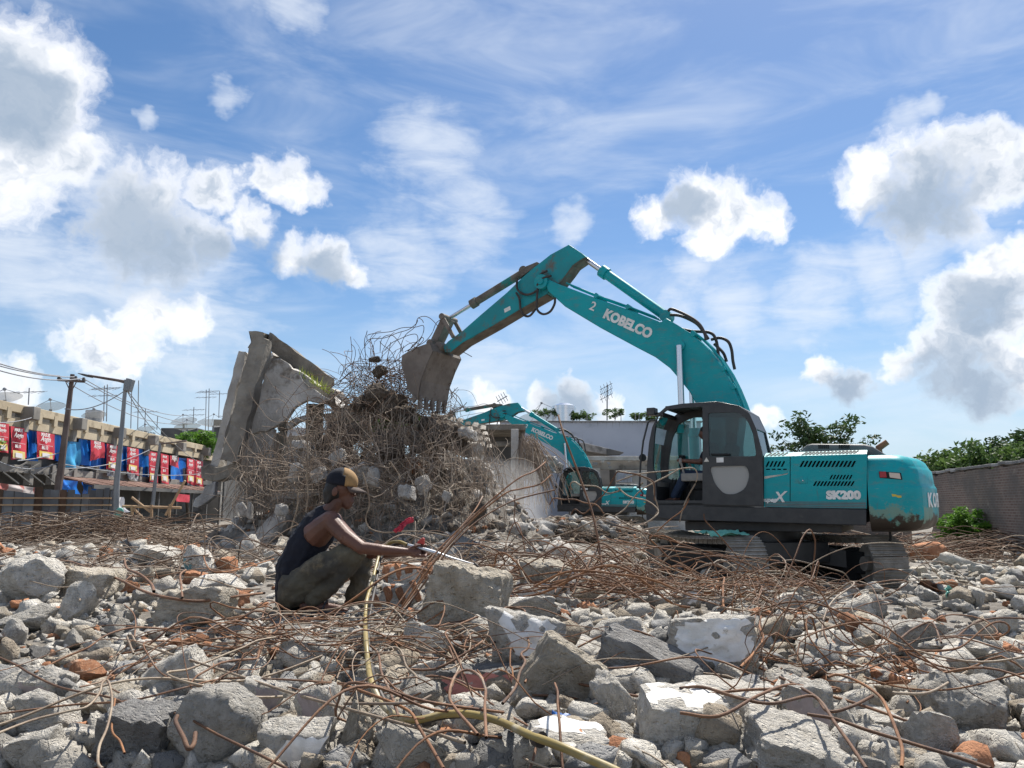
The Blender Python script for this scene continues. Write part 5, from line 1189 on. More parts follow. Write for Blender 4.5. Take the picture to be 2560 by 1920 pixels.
# ---- wire
def curl(p, L, n=14, wild=.7, grav=0.0, d0=None):
    p = np.array(p, float); d = rng.normal(size=3) if d0 is None else np.array(d0, float) + rng.normal(size=3) * .25; d /= np.linalg.norm(d); ax = rng.normal(size=3); k = rng.normal() * wild; out = []
    for i in range(n):
        out.append(Vector(p)); p = p + d * (L / n); k = k * .8 + rng.normal() * wild * .5; ax = ax + rng.normal(size=3) * .35; ax /= np.linalg.norm(ax) + 1e-9
        d = d + np.cross(ax, d) * k; d[2] -= grav; d /= np.linalg.norm(d)
    return out
def inblob(cx, cy, w, h, Y, dy):
    while True:
        a, b, c = rng.uniform(-1, 1, 3)
        if a * a + b * b + c * c < 1: break
    return at5(cx + a * w, cy + b * h, Y + c * dy)
tangle('wire_thicket', 'ball of rusty wire and mesh gripped beside the bucket', [('wire_dark', .65), ('rust', .35)], lambda: curl(inblob(1290, 590, 250, 210, 18.7, .7), rng.uniform(.6, 1.6), wild=.4), 330, .0062)
tangle('wire_thicket', 'frizz of wire between the bucket and the mound', [('wire_dark', .6), ('wire', .4)], lambda: curl(inblob(1520, 720, 360, 120, 18.6, .7), rng.uniform(.5, 1.4), wild=.5), 210, .0055)
tangle('wire_thicket', 'woven wire thicket across the ruin', [('wire', .5), ('wire_dusty', .3), ('wire_dark', .2)], lambda: curl(inblob(1250, 900, 620, 260, 18, 1.6), rng.uniform(.6, 1.9), wild=.4), 380, .0062)
tangle('wire_thicket', 'dusty wire curls over the debris slope', [('wire_dusty', .6), ('wire', .4)], lambda: curl(inblob(1250, 1230, 950, 280, 16.8, 1.8), rng.uniform(.6, 1.9), wild=.35), 650, .006)
def strand():
    x = rng.uniform(850, 2080); y = 700 + 260 * rng.random() + max(0, x - 1500) * .25; return curl(at5(x, y, rng.uniform(16.6, 18.6)), rng.uniform(1.0, 2.9), 12, .16, .12, (rng.normal() * .3, -.15, -1))
tangle('hanging_strands', 'thin dusty strands hanging down from the broken slab', [('wire_dusty', .6), ('wire', .4)], strand, 480, .0045)
def lower():
    x = rng.uniform(330, 900); return curl(at5(x, rng.uniform(860, 1250), rng.uniform(17.6, 18.9)), rng.uniform(.8, 2.0), 10, .2, .12, (rng.normal() * .3, -.1, -1))
tangle('hanging_strands', 'grey strands hanging from the ruin\'s lower wall', [('wire_dusty', .7), ('wire', .3)], lower, 320, .005)
# loose loops standing against the sky beside the bucket, each one told apart
LOOPS = [[(1195, 330), (1200, 270), (1240, 240), (1330, 235), (1420, 200), (1500, 175), (1555, 130), (1560, 100), (1600, 85), (1640, 95), (1680, 130), (1715, 175)],
 [(1210, 250), (1215, 215), (1290, 200), (1380, 190), (1450, 165), (1545, 160), (1600, 150), (1590, 220), (1520, 300), (1470, 330)],
 [(1300, 330), (1305, 260), (1330, 225), (1380, 215), (1420, 250), (1450, 300), (1460, 340)],
 [(1440, 330), (1450, 270), (1480, 210), (1540, 160), (1560, 100), (1590, 110), (1600, 130)],
 [(1740, 95), (1690, 130), (1660, 200), (1610, 260), (1540, 300), (1490, 325)],
 [(1330, 320), (1380, 270), (1440, 240), (1500, 215), (1550, 210), (1560, 250), (1520, 290)],
 [(1520, 330), (1560, 290), (1600, 250), (1590, 230), (1570, 260), (1550, 310)],
 [(1020, 520), (1050, 470), (1080, 430), (1130, 400), (1180, 395), (1230, 420)],
 [(1010, 560), (1060, 500), (1140, 440), (1210, 430)], [(960, 580), (1040, 520), (1110, 470), (1160, 470)],
 [(1780, 590), (1810, 640), (1850, 690), (1900, 740)], [(1785, 600), (1840, 640), (1870, 700), (1885, 740)], [(1800, 740), (1860, 720), (1900, 680)], [(1870, 330), (1900, 345), (1935, 365)]]
WD = ['the topmost and longest', 'running level below the topmost', 'shaped like a hoop', 'peaking next to the topmost', 'reaching up to the bucket linkage', 'low and flattish', 'shaped like a small teardrop', 'arching outermost from the wire ball', 'second of the outer arches', 'lowest of the outer arches', 'below the bucket, upper of two', 'below the bucket, lower of two', 'below the bucket, crossing the two', 'poking out past the bucket pin']
for i, q in enumerate(LOOPS):
    rod(smooth_path([at5(x, y, 17.0 + .15 * (i % 4)) for x, y in q], 4), .0085, 'wire_dark', 'thin dark wire against the sky, ' + WD[i], 5, 'loose wire loops beside the bucket')
tallw = [([(798, 640), (800, 760), (796, 900), (800, 1060), (790, 1200), (770, 1260), (735, 1300), (728, 1400), (700, 1500), (680, 1570)], 'tall pale wire hanging straight down behind the worker\'s back'), ([(800, 1100), (792, 1220), (800, 1330), (785, 1440)], 'shorter pale wire beside the tall hanging one'), ([(1370, 1090), (1430, 1180), (1430, 1220), (1380, 1270), (1385, 1330)], 'pale zigzag wire in front of the debris slope'), ([(1180, 1160), (1215, 1290), (1225, 1400), (1200, 1480), (1230, 1550), (1330, 1580), (1500, 1570), (1650, 1580), (1800, 1610)], 'brown wire rising from behind the worker\'s hand')]
for q, lb in tallw: rod(smooth_path([at5(x, y, 11.5) for x, y in q], 4), .010, 'rust_pale', lb, 6)
# weeds on the roof slab
g = G()
for i in range(160):
    p = at5(rng.uniform(800, 1000), 0, 19.9); t = (p.x - at5(800, 0, 19.9).x) / (at5(1000, 0, 19.9).x - at5(800, 0, 19.9).x); z = at5(800, 515, 19.9).z * (1 - t) + at5(1000, 640, 19.9).z * t
    p = Vector((p.x, 19.6 + rng.uniform(-.3, .3), z)); a = rng.uniform(0, 6.28); h = rng.uniform(.1, .3); e = Vector((math.cos(a), math.sin(a), 0)) * .015
    g.add([p - e, p + e, p + Vector((rng.normal() * .08, rng.normal() * .08, h))], [(0, 1, 2)])
tag(g.build('weeds', 'leaf_dry'), 'tuft of yellow-green weeds on the tilted roof slab', 'weeds', kind='stuff')
# ---- dust hanging over the work
dm = bpy.data.materials.new('dust'); dm.use_nodes = True; t_ = dm.node_tree; t_.nodes.clear(); N = NT(t_)
pv = N.n('ShaderNodeVolumePrincipled'); pv.inputs['Color'].default_value = (.86, .84, .82, 1); pv.inputs['Density'].default_value = .085; pv.inputs['Anisotropy'].default_value = .3
ou = N.n('ShaderNodeOutputMaterial'); t_.links.new(pv.outputs[0], ou.inputs['Volume'])
V, F = ICO[3]; DV = np.array([np.array(v) * (1 + .35 * mnoise.fractal(Vector(v) * 1.6, 1, 2, 3)) * np.array([3.0, 3.0, 1.9]) + np.array([-1.3, 23.5, 1.0]) for v in V])
o = npmesh('dust_cloud', DV, F, dm, smooth=True); tag(o, 'pale dust drifting between the ruin and the far excavator', 'dust', kind='stuff')
# ------------------------------------------------------------------ the old market row beyond the site
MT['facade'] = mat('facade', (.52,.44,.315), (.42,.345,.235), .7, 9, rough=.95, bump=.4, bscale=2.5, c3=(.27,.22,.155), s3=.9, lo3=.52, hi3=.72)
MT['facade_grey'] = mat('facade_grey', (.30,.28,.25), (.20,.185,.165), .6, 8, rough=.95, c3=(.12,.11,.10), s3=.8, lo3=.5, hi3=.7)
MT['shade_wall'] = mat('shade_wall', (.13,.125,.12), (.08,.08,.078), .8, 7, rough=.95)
MT['banner_red'] = mat('banner_red', (.46,.022,.045), (.56,.05,.07), 1.5, 5, rough=.6, bump=.1, bscale=3)
MT['banner_yellow'] = mat('banner_yellow', (.75,.52,.08), (.7,.6,.3), 2, 5, rough=.6)
MT['banner_white'] = mat('banner_white', (.72,.70,.70), rough=.6)
MT['banner_dark'] = mat('banner_dark', (.05,.05,.06), (.4,.4,.4), 4, 5, rough=.6)
MT['tarp_blue'] = mat('tarp_blue', (.008,.11,.47), (.012,.19,.62), 1.1, 6, rough=.42, bump=.5, bscale=2.2)
MT['tarp_pale'] = mat('tarp_pale', (.06,.36,.62), (.03,.24,.52), 1.4, 7, rough=.5, bump=.5, bscale=2.2)
MT['zinc'] = mat('zinc', (.19,.20,.215), (.12,.125,.135), .9, 6, rough=.45, metal=.6, c3=(.16,.10,.07), s3=1.6, lo3=.58, hi3=.7, rnd=.25)
MT['zinc_rust'] = mat('zinc_rust', (.075,.045,.032), (.13,.08,.055), 1.2, 6, rough=.8, rnd=.2)
MT['tile_red'] = mat('tile_red', (.13,.07,.055), (.20,.12,.09), 1.5, 6, rough=.9)
MT['pole_brown'] = mat('pole_brown', (.115,.085,.075), (.16,.125,.11), 1.2, 6, rough=.85)
MT['pole_grey'] = mat('pole_grey', (.20,.21,.22), (.27,.275,.28), 1.5, 6, rough=.5, metal=.4)
MT['bamboo'] = mat('bamboo', (.45,.30,.17), (.33,.21,.12), 2, 5, rough=.7)
MT['dish'] = mat('dish', (.42,.43,.43), (.5,.5,.5), 3, 4, rough=.6)
MT['dish_mesh'] = glass('dish_mesh', (1, 1, 1), 0.0, 0.55, (.45, .46, .46))
MT['thin'] = mat('thin', (.22,.23,.25), rough=.6)
c6 = lambda x, y: (.28932 * x, 860 + .28932 * y)
FA, FB = Vector((-23.85, 36, 0)), Vector((-25.3, 67, 0)); FD = (FB - FA).normalized(); FN = Vector((FD.y, -FD.x, 0))
def fac(x, y, off=0.0):
    """point on the market front (off metres out from it) seen at a crop position"""
    r = ray(*c6(x, y)); p0 = FA + FN * off - CAMP; k = p0.dot(FN) / r.dot(FN); return CAMP + r * k
mk = empty('market_building', fac(900, 1100)); mk.location.z = 0; tag(mk, 'long tan two-storey market row with deep parapet, hung with banners and tarpaulins', 'building')
def mp(o, par=None):
    par = par or mk; o.parent = par; o.matrix_parent_inverse = Matrix.Translation(-mk.location); return o
def strip(name, top, bot, off, th, material, par=None):
    """a long horizontal member: two (x, y) ends for top and bottom edges"""
    a, b = fac(*top[0], off), fac(*top[1], off); c, d = fac(*bot[1], off), fac(*bot[0], off)
    ext = (a - b) * .30
    zt, zb = a.z, d.z                     # keep members level: height taken at the nearer end
    p = [Vector((a.x, a.y, zt)) + ext, Vector((b.x, b.y, zt)), Vector((b.x, b.y, zb)), Vector((a.x, a.y, zb)) + ext]
    return mp(G().extrude(p, -FN * th).build(name, material, bevel=.02), par)
strip('parapet', [(20, 485), (1925, 905)], [(20, 562), (1925, 940)], .55, .3, 'facade')
strip('fascia', [(20, 600), (1905, 955)], [(20, 695), (1905, 1015)], .45, .25, 'facade')
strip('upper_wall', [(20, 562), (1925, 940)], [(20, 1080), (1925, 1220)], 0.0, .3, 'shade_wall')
strip('floor_beam', [(20, 1040), (1740, 1210)], [(20, 1110), (1740, 1235)], .35, .3, 'facade_grey')
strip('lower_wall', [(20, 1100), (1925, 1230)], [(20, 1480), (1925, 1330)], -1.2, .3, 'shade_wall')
a = fac(20, 485, -.2); b = fac(1925, 905, -.2)
mp(G().extrude([Vector((a.x, a.y, a.z - .3)), Vector((b.x, b.y, a.z - .3)), Vector((b.x - 9, b.y, a.z - .3)), Vector((a.x - 9, a.y, a.z - .3))], (0, 0, -.25)).build('flat_roof', 'facade_grey'))
a = fac(1925, 1000, .5); mp(G().extrude([Vector((a.x, a.y, 0)), Vector((a.x - 9, a.y, 0)), Vector((a.x - 9, a.y, 6.2)), Vector((a.x, a.y, 6.2))], (0, .3, 0)).build('end_wall', 'facade_grey'))
for (x, y) in ((240, 600), (660, 692), (1010, 768), (1300, 832), (1545, 890), (1765, 932)):
    p = fac(x, y, .62); mp(G().box(p, (.9, .55, .62)).build('bracket', 'facade_grey', bevel=.03))
    q = fac(x - 28, y + 60, .5); mp(G().box(q + Vector((0, 0, -.1)), (.25, .35, .9)).build('bracket_shadow', 'facade_grey'))  # grey box stands in for the shadow each bracket casts down-left
for i in range(14):
    x = 60 + i * 135; y = 585 + (x - 20) * .19
    p = fac(x, y, .45); mp(G().box(p, (.25, .3, .55)).build('strut', 'facade'))
for i in range(9):
    x = 250 + i * 190; mp(G().box(fac(x, 1130, .3), (.3, .3, 1.0)).build('balcony_post', 'facade_grey'))
# banners and tarps hung on the front; folds are real
def hang(name, x0, x1, yt0, yt1, yb0, yb1, off, material, label, cat, group, seed, fold=.12, nx=10, ny=12, torn=0.0):
    vs = []
    for j in range(ny + 1):
        t = j / ny
        for i in range(nx + 1):
            s_ = i / nx; x = x0 + (x1 - x0) * s_; yt = yt0 + (yt1 - yt0) * s_; yb = yb0 + (yb1 - yb0) * s_
            if torn: yb -= torn * abs(mnoise.noise(Vector((s_ * 3, seed, 0)))) * (yb - yt)
            p = fac(x, yt + (yb - yt) * t, off); p += FN * (fold * (mnoise.noise(Vector((s_ * 5 + seed * 3, t * 1.2, seed))) + .4 * math.sin(s_ * 9 + seed)) * (.3 + t)); vs.append(p)
    g = G().add(vs, [(j * (nx + 1) + i, j * (nx + 1) + i + 1, (j + 1) * (nx + 1) + i + 1, (j + 1) * (nx + 1) + i) for j in range(ny) for i in range(nx)])
    o = g.build(name, material, smooth=True, angle=180); tag(o, label, cat, group); return o
BAN = [(-40, 80, 675, 693, 925, 945, 'cut by the frame edge'), (90, 235, 708, 733, 1000, 985, 'with a curled lower corner, second along the row'), (318, 474, 752, 782, 985, 1000, 'hanging straight between two blue tarps near the leaning pole'), (785, 902, 830, 852, 1015, 985, 'torn and drooping beside the wrinkled tarp'), (925, 1026, 860, 884, 1080, 1105, 'just before the grey lamp post'), (1100, 1196, 888, 908, 1100, 1140, 'just past the grey lamp post'), (1285, 1365, 922, 942, 1190, 1200, 'just before the thin far lamp post'), (1388, 1460, 945, 962, 1195, 1215, 'just past the thin far lamp post'), (1467, 1546, 962, 980, 1045, 1080, 'folded short, near the far end'), (1616, 1682, 985, 1000, 1195, 1230, 'last but one at the far end'), (1690, 1752, 1000, 1015, 1215, 1238, 'last at the far end of the row')]
for i, (x0, x1, a, b, c, d, wd) in enumerate(BAN):
    o = hang('banner', x0, x1, a, b, c, d, .62, 'banner_red', 'red advertising banner with white lettering, ' + wd, 'banner', 'red banners along the market front', i + 1, .08, torn=.25 if i in (3, 8) else 0)
    h = (c - a); w = x1 - x0
    def bt(s_, fx, fy, size, m_='letter', sh=0):
        p = fac(x0 + w * fx, a + (b - a) * fx + h * fy, .80); sc = (p - CAMP).length
        q = text(s_, size, frame(FD, (0, 0, 1), p), m_, o, bold=.006, extrude=.005, shear=sh); return q
    wm = (fac(x1, b, .62) - fac(x0, a, .62)).length
    bt('MASUK', .5, .09, wm * .15); bt('Angin', .5, .24, wm * .23, sh=.3)
    if i not in (3, 8):
        def panel(fx0, fx1, f0, f1, m_, nm, offx):
            q = [fac(x0 + w * fx, a + (b - a) * fx + h * f, offx) for fx, f in ((fx0, f0), (fx1, f0), (fx1, f1), (fx0, f1))]; return G().extrude(q, FN * .012).build(nm, m_, o)
        panel(.12, .88, .46, .47, 'banner_white', 'border', .76); panel(.12, .88, .93, .94, 'banner_white', 'border', .76); panel(.14, .86, .70, .92, 'banner_yellow', 'picture', .76); panel(.3, .7, .76, .9, 'banner_white', 'picture', .785)
        bt('86.10', .45, .57, wm * .15)
        if i >= 4: hang('skirt', x0, x1, c, d, c + 60, d + 50, .60, 'banner_dark', None, None, None, i + 40, .05).parent = o
TARP = [(220, 330, 733, 748, 1005, 1015, 'tarp_blue', 'between the second and third banners', .2), (470, 530, 775, 785, 1010, 1015, 'tarp_blue', 'narrow strip beside the leaning pole', .15), (518, 702, 835, 850, 1065, 1070, 'tarp_pale', 'wrinkled and pale, with faded lettering, past the leaning pole', .3), (690, 800, 815, 840, 1040, 1062, 'tarp_blue', 'wrinkled, behind the torn banner', .3), (815, 925, 850, 868, 1075, 1085, 'tarp_blue', 'before the banner at the lamp post', .15), (1038, 1098, 876, 888, 1098, 1102, 'tarp_blue', 'right behind the lamp post', .1), (1190, 1285, 904, 920, 1155, 1168, 'tarp_blue', 'smooth and tall, between the two lamp posts', .08), (1462, 1612, 975, 990, 1185, 1195, 'tarp_blue', 'wrinkled, near the far end', .25)]
for i, (x0, x1, a, b, c, d, m_, wd, fo) in enumerate(TARP):
    hang('tarpaulin', x0, x1, a, b, c, d, .30, m_, 'blue tarpaulin on the market front, ' + wd, 'tarpaulin', 'tarpaulins on the market front', i + 20, fo, 14, 14)
o = hang('tarpaulin', 518, 668, 1172, 1185, 1250, 1300, 1.6, 'tarp_blue', 'bright blue sheet hanging under the tiled canopy, nearer of two', 'tarpaulin', 'tarpaulins on the market front', 31, .25); hang('tarpaulin', 703, 842, 1195, 1203, 1300, 1312, 1.6, 'tarp_blue', 'bright blue sheet hanging under the tiled canopy, farther of two', 'tarpaulin', 'tarpaulins on the market front', 32, .25)
hang('banner', 1520, 1640, 1292, 1305, 1360, 1370, 2.5, 'banner_red', 'small red and white poster by the bamboo frame', 'banner', None, 33, .05)
MT['awning_cloth'] = mat('awning_cloth', (.36,.12,.10), (.45,.40,.38), 1.3, 3, lo=.48, hi=.52, rough=.8)
hang('awning', -30, 305, 1198, 1240, 1250, 1298, 5.5, 'awning_cloth', 'faded red and grey awning above the zinc fence', 'awning', None, 34, .1)
# tiled canopy over the pavement
can = empty('canopy', fac(1000, 1200, 2)); can.location.z = 0; tag(can, 'low canopy roof of dark red tiles along the market front', 'canopy')
def cp(o): o.parent = can; o.matrix_parent_inverse = Matrix.Translation(-can.location); return o
a, b = fac(515, 1148, .4), fac(1725, 1238, .4); zc = a.z; L = (b - a); L.z = 0; n = 60
for k in range(n):
    p = Vector((a.x, a.y, zc)) + L * ((k + .5) / n); cp(G().bar(p, p + FN * 1.7 + Vector((0, 0, -.42 + random.uniform(-.04, .04))), L.length / n * .86, .09).build('tile_course', 'tile_red'))
cp(G().bar(Vector((a.x, a.y, zc - .5)) + FN * 1.75, Vector((b.x, b.y, zc - .5)) + FN * 1.75, .1, .22).build('eaves_board', 'shade_wall'))
for k in range(8):
    p = Vector((a.x, a.y, 0)) + L * (k / 7) + FN * 1.6; cp(G().bar(p, p + Vector((0, 0, zc - .5)), .12, .12).build('post', 'shade_wall'))
for k in range(10):
    x = 20 + k * 60; p = fac(x, 1100 + x * .06, 1.2); cp(G().bar(p, p + FD * 1.3 + Vector((0, 0, -.5 + (k % 2))), .06, .06).build('truss_bar', 'shade_wall'))
# zinc fence, one sheet at a time
fence = empty('zinc_fence', at(*c6(500, 1400), 31)); fence.location.z = 0; tag(fence, 'patched fence of upright corrugated zinc sheets in front of the market', 'fence')
xs_ = [-60, 30, 118, 212, 302, 366, 440, 514, 575, 640, 705, 770, 832, 896, 945, 992]
for i in range(len(xs_) - 1):
    p, q = at(*c6(xs_[i], 1245 + random.uniform(-12, 14) + (60 if i in (9, 10) else (0 if i < 6 else 10))), 31), at(*c6(xs_[i + 1], 1245), 31); w = q.x - p.x; zt = p.z; vs = []; n = max(6, int(w / .09)) * 2
    for k in range(n + 1):
        for z in (0.2, zt): vs.append((p.x + w * k / n, 31 + .03 * (k % 2) + .05 * (i % 3), z + (.03 * (k % 2) if z > 1 else 0)))
    o = G().add(vs, [(2 * k, 2 * k + 2, 2 * k + 3, 2 * k + 1) for k in range(n)]).build('zinc_sheet', 'zinc_rust' if i in (0, 4, 7) else 'zinc', smooth=True, angle=180); o.parent = fence; o.matrix_parent_inverse = Matrix.Translation(-fence.location)
for i in range(2):
    o = G().bar(at(*c6(-60, 1390 + i * -60), 30.8), at(*c6(960, 1392 + i * -60), 30.8), .06, .06).build('rail', 'bamboo'); o.parent = fence; o.matrix_parent_inverse = Matrix.Translation(-fence.location)
bam = empty('bamboo_frame', at(*c6(1300, 1450), 30)); bam.location.z = 0; tag(bam, 'rough bamboo pole frame beside the lamp post', 'frame')
for p, q in (((1060, 1402), (1565, 1415)), ((1140, 1395), (1140, 1560)), ((1470, 1385), (1462, 1500)), ((1150, 1420), (1290, 1560)), ((1600, 1180), (1430, 1480)), ((1140, 1325), (1300, 1450)), ((1310, 1390), (1310, 1500))):
    o = G().tube([at(*c6(*p), 29.8), at(*c6(*q), 29.8)], .05, 7).build('pole', 'bamboo'); o.parent = bam; o.matrix_parent_inverse = Matrix.Translation(-bam.location)
# poles and lamps
def under(o, par): o.parent = par; o.matrix_parent_inverse = Matrix.Translation(-par.location); return o
up = empty('utility_pole', at(*c6(505, 1300), 33)); tag(up, 'leaning brown utility pole with a cross-arm', 'pole')
Yp = 33.0
under(G().tube([at(*c6(490, 1330), Yp), at(*c6(520, 1130), Yp), at(*c6(575, 690), Yp), at(*c6(627, 262), Yp)], [.15, .15, .12, .09], 10).build('shaft', 'pole_brown', smooth=True), up)
under(G().bar(at(*c6(500, 310), Yp - .15), at(*c6(730, 325), Yp - .15), .1, .1).build('cross_arm', 'pole_brown'), up)
for x in (568, 662): under(G().bar(at(*c6(x, 325), Yp - .1), at(*c6(602 + (x > 600) * 20, 400), Yp - .1), .03, .03).build('brace', 'pole_brown'), up)
for x, y in ((510, 308), (655, 310), (724, 322)): under(G().cyl(at(*c6(x, y), Yp - .15), at(*c6(x, y - 32), Yp - .15), .09, .05, 10).build('insulator', 'shade_wall'), up)
sl = empty('street_lamp', at(*c6(1000, 1335), 30)); tag(sl, 'tall grey street lamp with a long arm, before the market', 'street lamp'); Yl = 30.0
under(G().tube([at(*c6(1003, 1500), Yl), at(*c6(1008, 1200), Yl), at(*c6(1052, 750), Yl), at(*c6(1088, 310), Yl)], [.11, .11, .085, .07], 12).build('post', 'pole_grey', smooth=True), sl)
under(G().tube([at(*c6(1088, 330), Yl), at(*c6(1020, 315), Yl), at(*c6(760, 272), Yl)], [.07, .055, .045], 8).build('arm', 'pole_brown', smooth=True), sl)
under(G().extrude([at(*c6(*q), Yl - .1) for q in ((775, 268), (720, 256), (668, 250), (672, 256), (720, 275), (770, 284))], (0, .3, 0)).build('lamp_head', 'shade_wall', bevel=.02), sl)
under(G().box(at(*c6(1116, 356), Yl), (.26, .3, .5), Matrix.Rotation(R(12), 3, 'Y')).build('control_box', 'pole_grey', bevel=.03), sl)
sl2 = empty('street_lamp', at(*c6(1330, 1310), 40)); tag(sl2, 'thin farther street lamp with a short arm over the canopy', 'street lamp')
under(G().tube([at(*c6(1318, 1400), 40), at(*c6(1345, 1150), 40), at(*c6(1384, 860), 40)], [.1, .09, .07], 8).build('post', 'pole_grey', smooth=True), sl2)
under(G().tube([at(*c6(1384, 862), 40), at(*c6(1500, 850), 40), at(*c6(1612, 836), 40)], [.05, .04, .05], 6).build('arm', 'pole_brown', smooth=True), sl2)
bag = hang('plastic_bag', 972, 1062, 1330, 1322, 1500, 1450, 7.2, 'banner_white', 'white plastic bag tied to the street lamp post', 'bag', None, 55, .35)
q = G(); p = at(*c6(1028, 1462), 29.4); q.ball(p, (.17, .08, .22), rot=Matrix.Rotation(R(20), 3, 'Y')); tag(q.build('plastic_wrapper', 'green_plastic', smooth=True), 'green and yellow wrapper stuck to the white bag', 'plastic')
def cable(p0, p1, Y0_, Y1_, sag, label):
    a, b = at(*c6(*p0), Y0_), at(*c6(*p1), Y1_); pts = [a.lerp(b, t / 16) - Vector((0, 0, sag * 4 * (t / 16) * (1 - t / 16))) for t in range(17)]
    V, F = np_tubes([np.array([v[:] for v in pts])], [.022], 4); tag(npmesh('cable', V, F, 'thin'), label, 'cable', 'overhead cables')
for i, (p0, p1, a, b, s_, wd) in enumerate([((-200, 105), (512, 275), 22, 33, .1, 'topmost'), ((-200, 130), (655, 285), 22, 33, .15, 'second'), ((-200, 165), (722, 295), 22, 33, .25, 'third'), ((510, 285), (1560, 690), 33, 62, .6, 'highest beyond the pole'), ((655, 290), (1760, 700), 33, 66, .5, 'second beyond the pole'), ((724, 300), (1580, 620), 33, 60, .4, 'third beyond the pole'), ((560, 560), (1090, 395), 33, 30, .3, 'from the pole across to the street lamp'), ((1095, 400), (1400, 790), 30, 52, .3, 'dropping from the street lamp'), ((1095, 395), (1700, 1010), 30, 55, .3, 'lower drop from the street lamp'), ((-40, 1000), (500, 1030), 30, 33, .3, 'low, before the banners'), ((500, 1030), (1740, 1120), 33, 60, .3, 'low, running on past the banners'), ((-20, 680), (330, 615), 30, 38, .1, 'white one crossing the parapet'), ((150, 1010), (530, 935), 30, 33, .05, 'pale one sloping up to the pole'), ((520, 1075), (1290, 915), 33, 44, .3, 'sloping over the blue tarps')]):
    cable(p0, p1, a, b, s_, 'thin black overhead cable, ' + wd + (' of those meeting the leaning pole' if i < 3 else ''))
def dish(c, r, tilt, label):
    c = Vector(c); root = empty('satellite_dish', c - Vector((0, 0, r * .8))); tag(root, label, 'satellite dish', 'satellite dishes on the roofs'); q = Matrix.Rotation(R(tilt), 3, 'Y') @ Matrix.Rotation(R(-6), 3, 'X'); vs = [c + q @ Vector((0, 0, -.28 * r))]; fs = []; n = 20
    for j in range(1, 5):
        t = j / 4
        for i in range(n): a = 2 * math.pi * i / n; vs.append(c + q @ Vector((r * t * math.cos(a), r * t * math.sin(a), -.28 * r * (1 - t * t))))
    fs += [(0, 1 + i, 1 + (i + 1) % n) for i in range(n)] + [(1 + j * n + i, 1 + j * n + (i + 1) % n, 1 + (j + 1) * n + (i + 1) % n, 1 + (j + 1) * n + i) for j in range(3) for i in range(n)]
    under(G().add(vs, fs).build('reflector', 'dish_mesh', smooth=True, angle=180), root)
    for k in range(3): a = 2.1 * k; under(G().tube([c + q @ Vector((r * .95 * math.cos(a), r * .95 * math.sin(a), 0)), c + q @ Vector((0, 0, r * .55))], .02, 4).build('feed_leg', 'thin'), root)
    under(G().ball(c + q @ Vector((0, 0, r * .55)), .09).build('feed', 'thin'), root); under(G().cyl(c - Vector((0, 0, r * .9)), c - Vector((0, 0, .2 * r)), .08).build('mast', 'thin'), root)
for x, y, r, tl, Y, wd in ((440, 540, .95, -14, 43, 'on the parapet just before the leaning pole'), (815, 615, .9, -12, 47, 'beside the small water drum'), (45, 458, .95, -14, 38, 'nearest, at the frame edge'), (1590, 668, 1.35, -14, 66, 'upper of the pair near the far block'), (1620, 712, 1.3, -10, 64, 'lower of the pair near the far block'), (1845, 678, 1.7, -3, 68, 'widest, beside the leaning ruin'), (1260, 735, .9, -14, 60, 'small and flat beyond the street lamp')):
    dish(at(*c6(x, y), Y), r * .8, tl, 'mesh satellite dish ' + wd)
dr = at(*c6(812, 638), 47.5); tag(G().cyl(dr - Vector((0, 0, .6)), dr + Vector((0, 0, .45)), .5, n=16).build('water_drum', 'dish', smooth=True), 'small grey water drum on the market roof', 'water tank')
def antenna(x, y0, y1, Y, arms, label):
    b, t = at(*c6(x, y1), Y), at(*c6(x + 8, y0), Y); root = empty('aerial', b); tag(root, label, 'aerial', 'television aerials on the roofs'); under(G().tube([b, t], .035, 5).build('mast', 'thin'), root)
    for k in range(arms):
        c = t - Vector((0, 0, .25 + .45 * k)); under(G().tube([c - Vector((.9, 0, .03)), c + Vector((.9, 0, .05))], .02, 4).build('boom', 'thin'), root)
        for m in range(5): p = c + Vector((-.8 + .4 * m, 0, 0)); under(G().tube([p - Vector((.06, .35, .12)), p + Vector((.06, .35, .12))], .013, 4).build('element', 'thin'), root)
for i, (x, y0, y1, Y, n, wd) in enumerate([(245, 380, 525, 44, 1, 'short, left of the leaning pole'), (895, 360, 665, 52, 2, 'tall, first of the close pair'), (920, 350, 670, 52, 1, 'tall, second of the close pair'), (1130, 400, 730, 56, 0, 'bare mast behind the street lamp'), (1190, 315, 735, 58, 0, 'tallest bare mast beyond the street lamp'), (1250, 560, 720, 60, 1, 'low mast beyond the street lamp'), (1355, 620, 740, 62, 0, 'short bare mast'), (1668, 545, 690, 66, 2, 'above the lower dish pair'), (1775, 395, 745, 68, 2, 'tall, first of three by the ruin'), (1800, 385, 745, 68, 1, 'tall, second of three by the ruin'), (1890, 408, 640, 68, 1, 'tall, third of three by the ruin'), (1960, 600, 660, 70, 1, 'low, nearest the leaning column')]):
    antenna(x, y0, y1, Y, n, 'thin rooftop aerial, ' + wd)
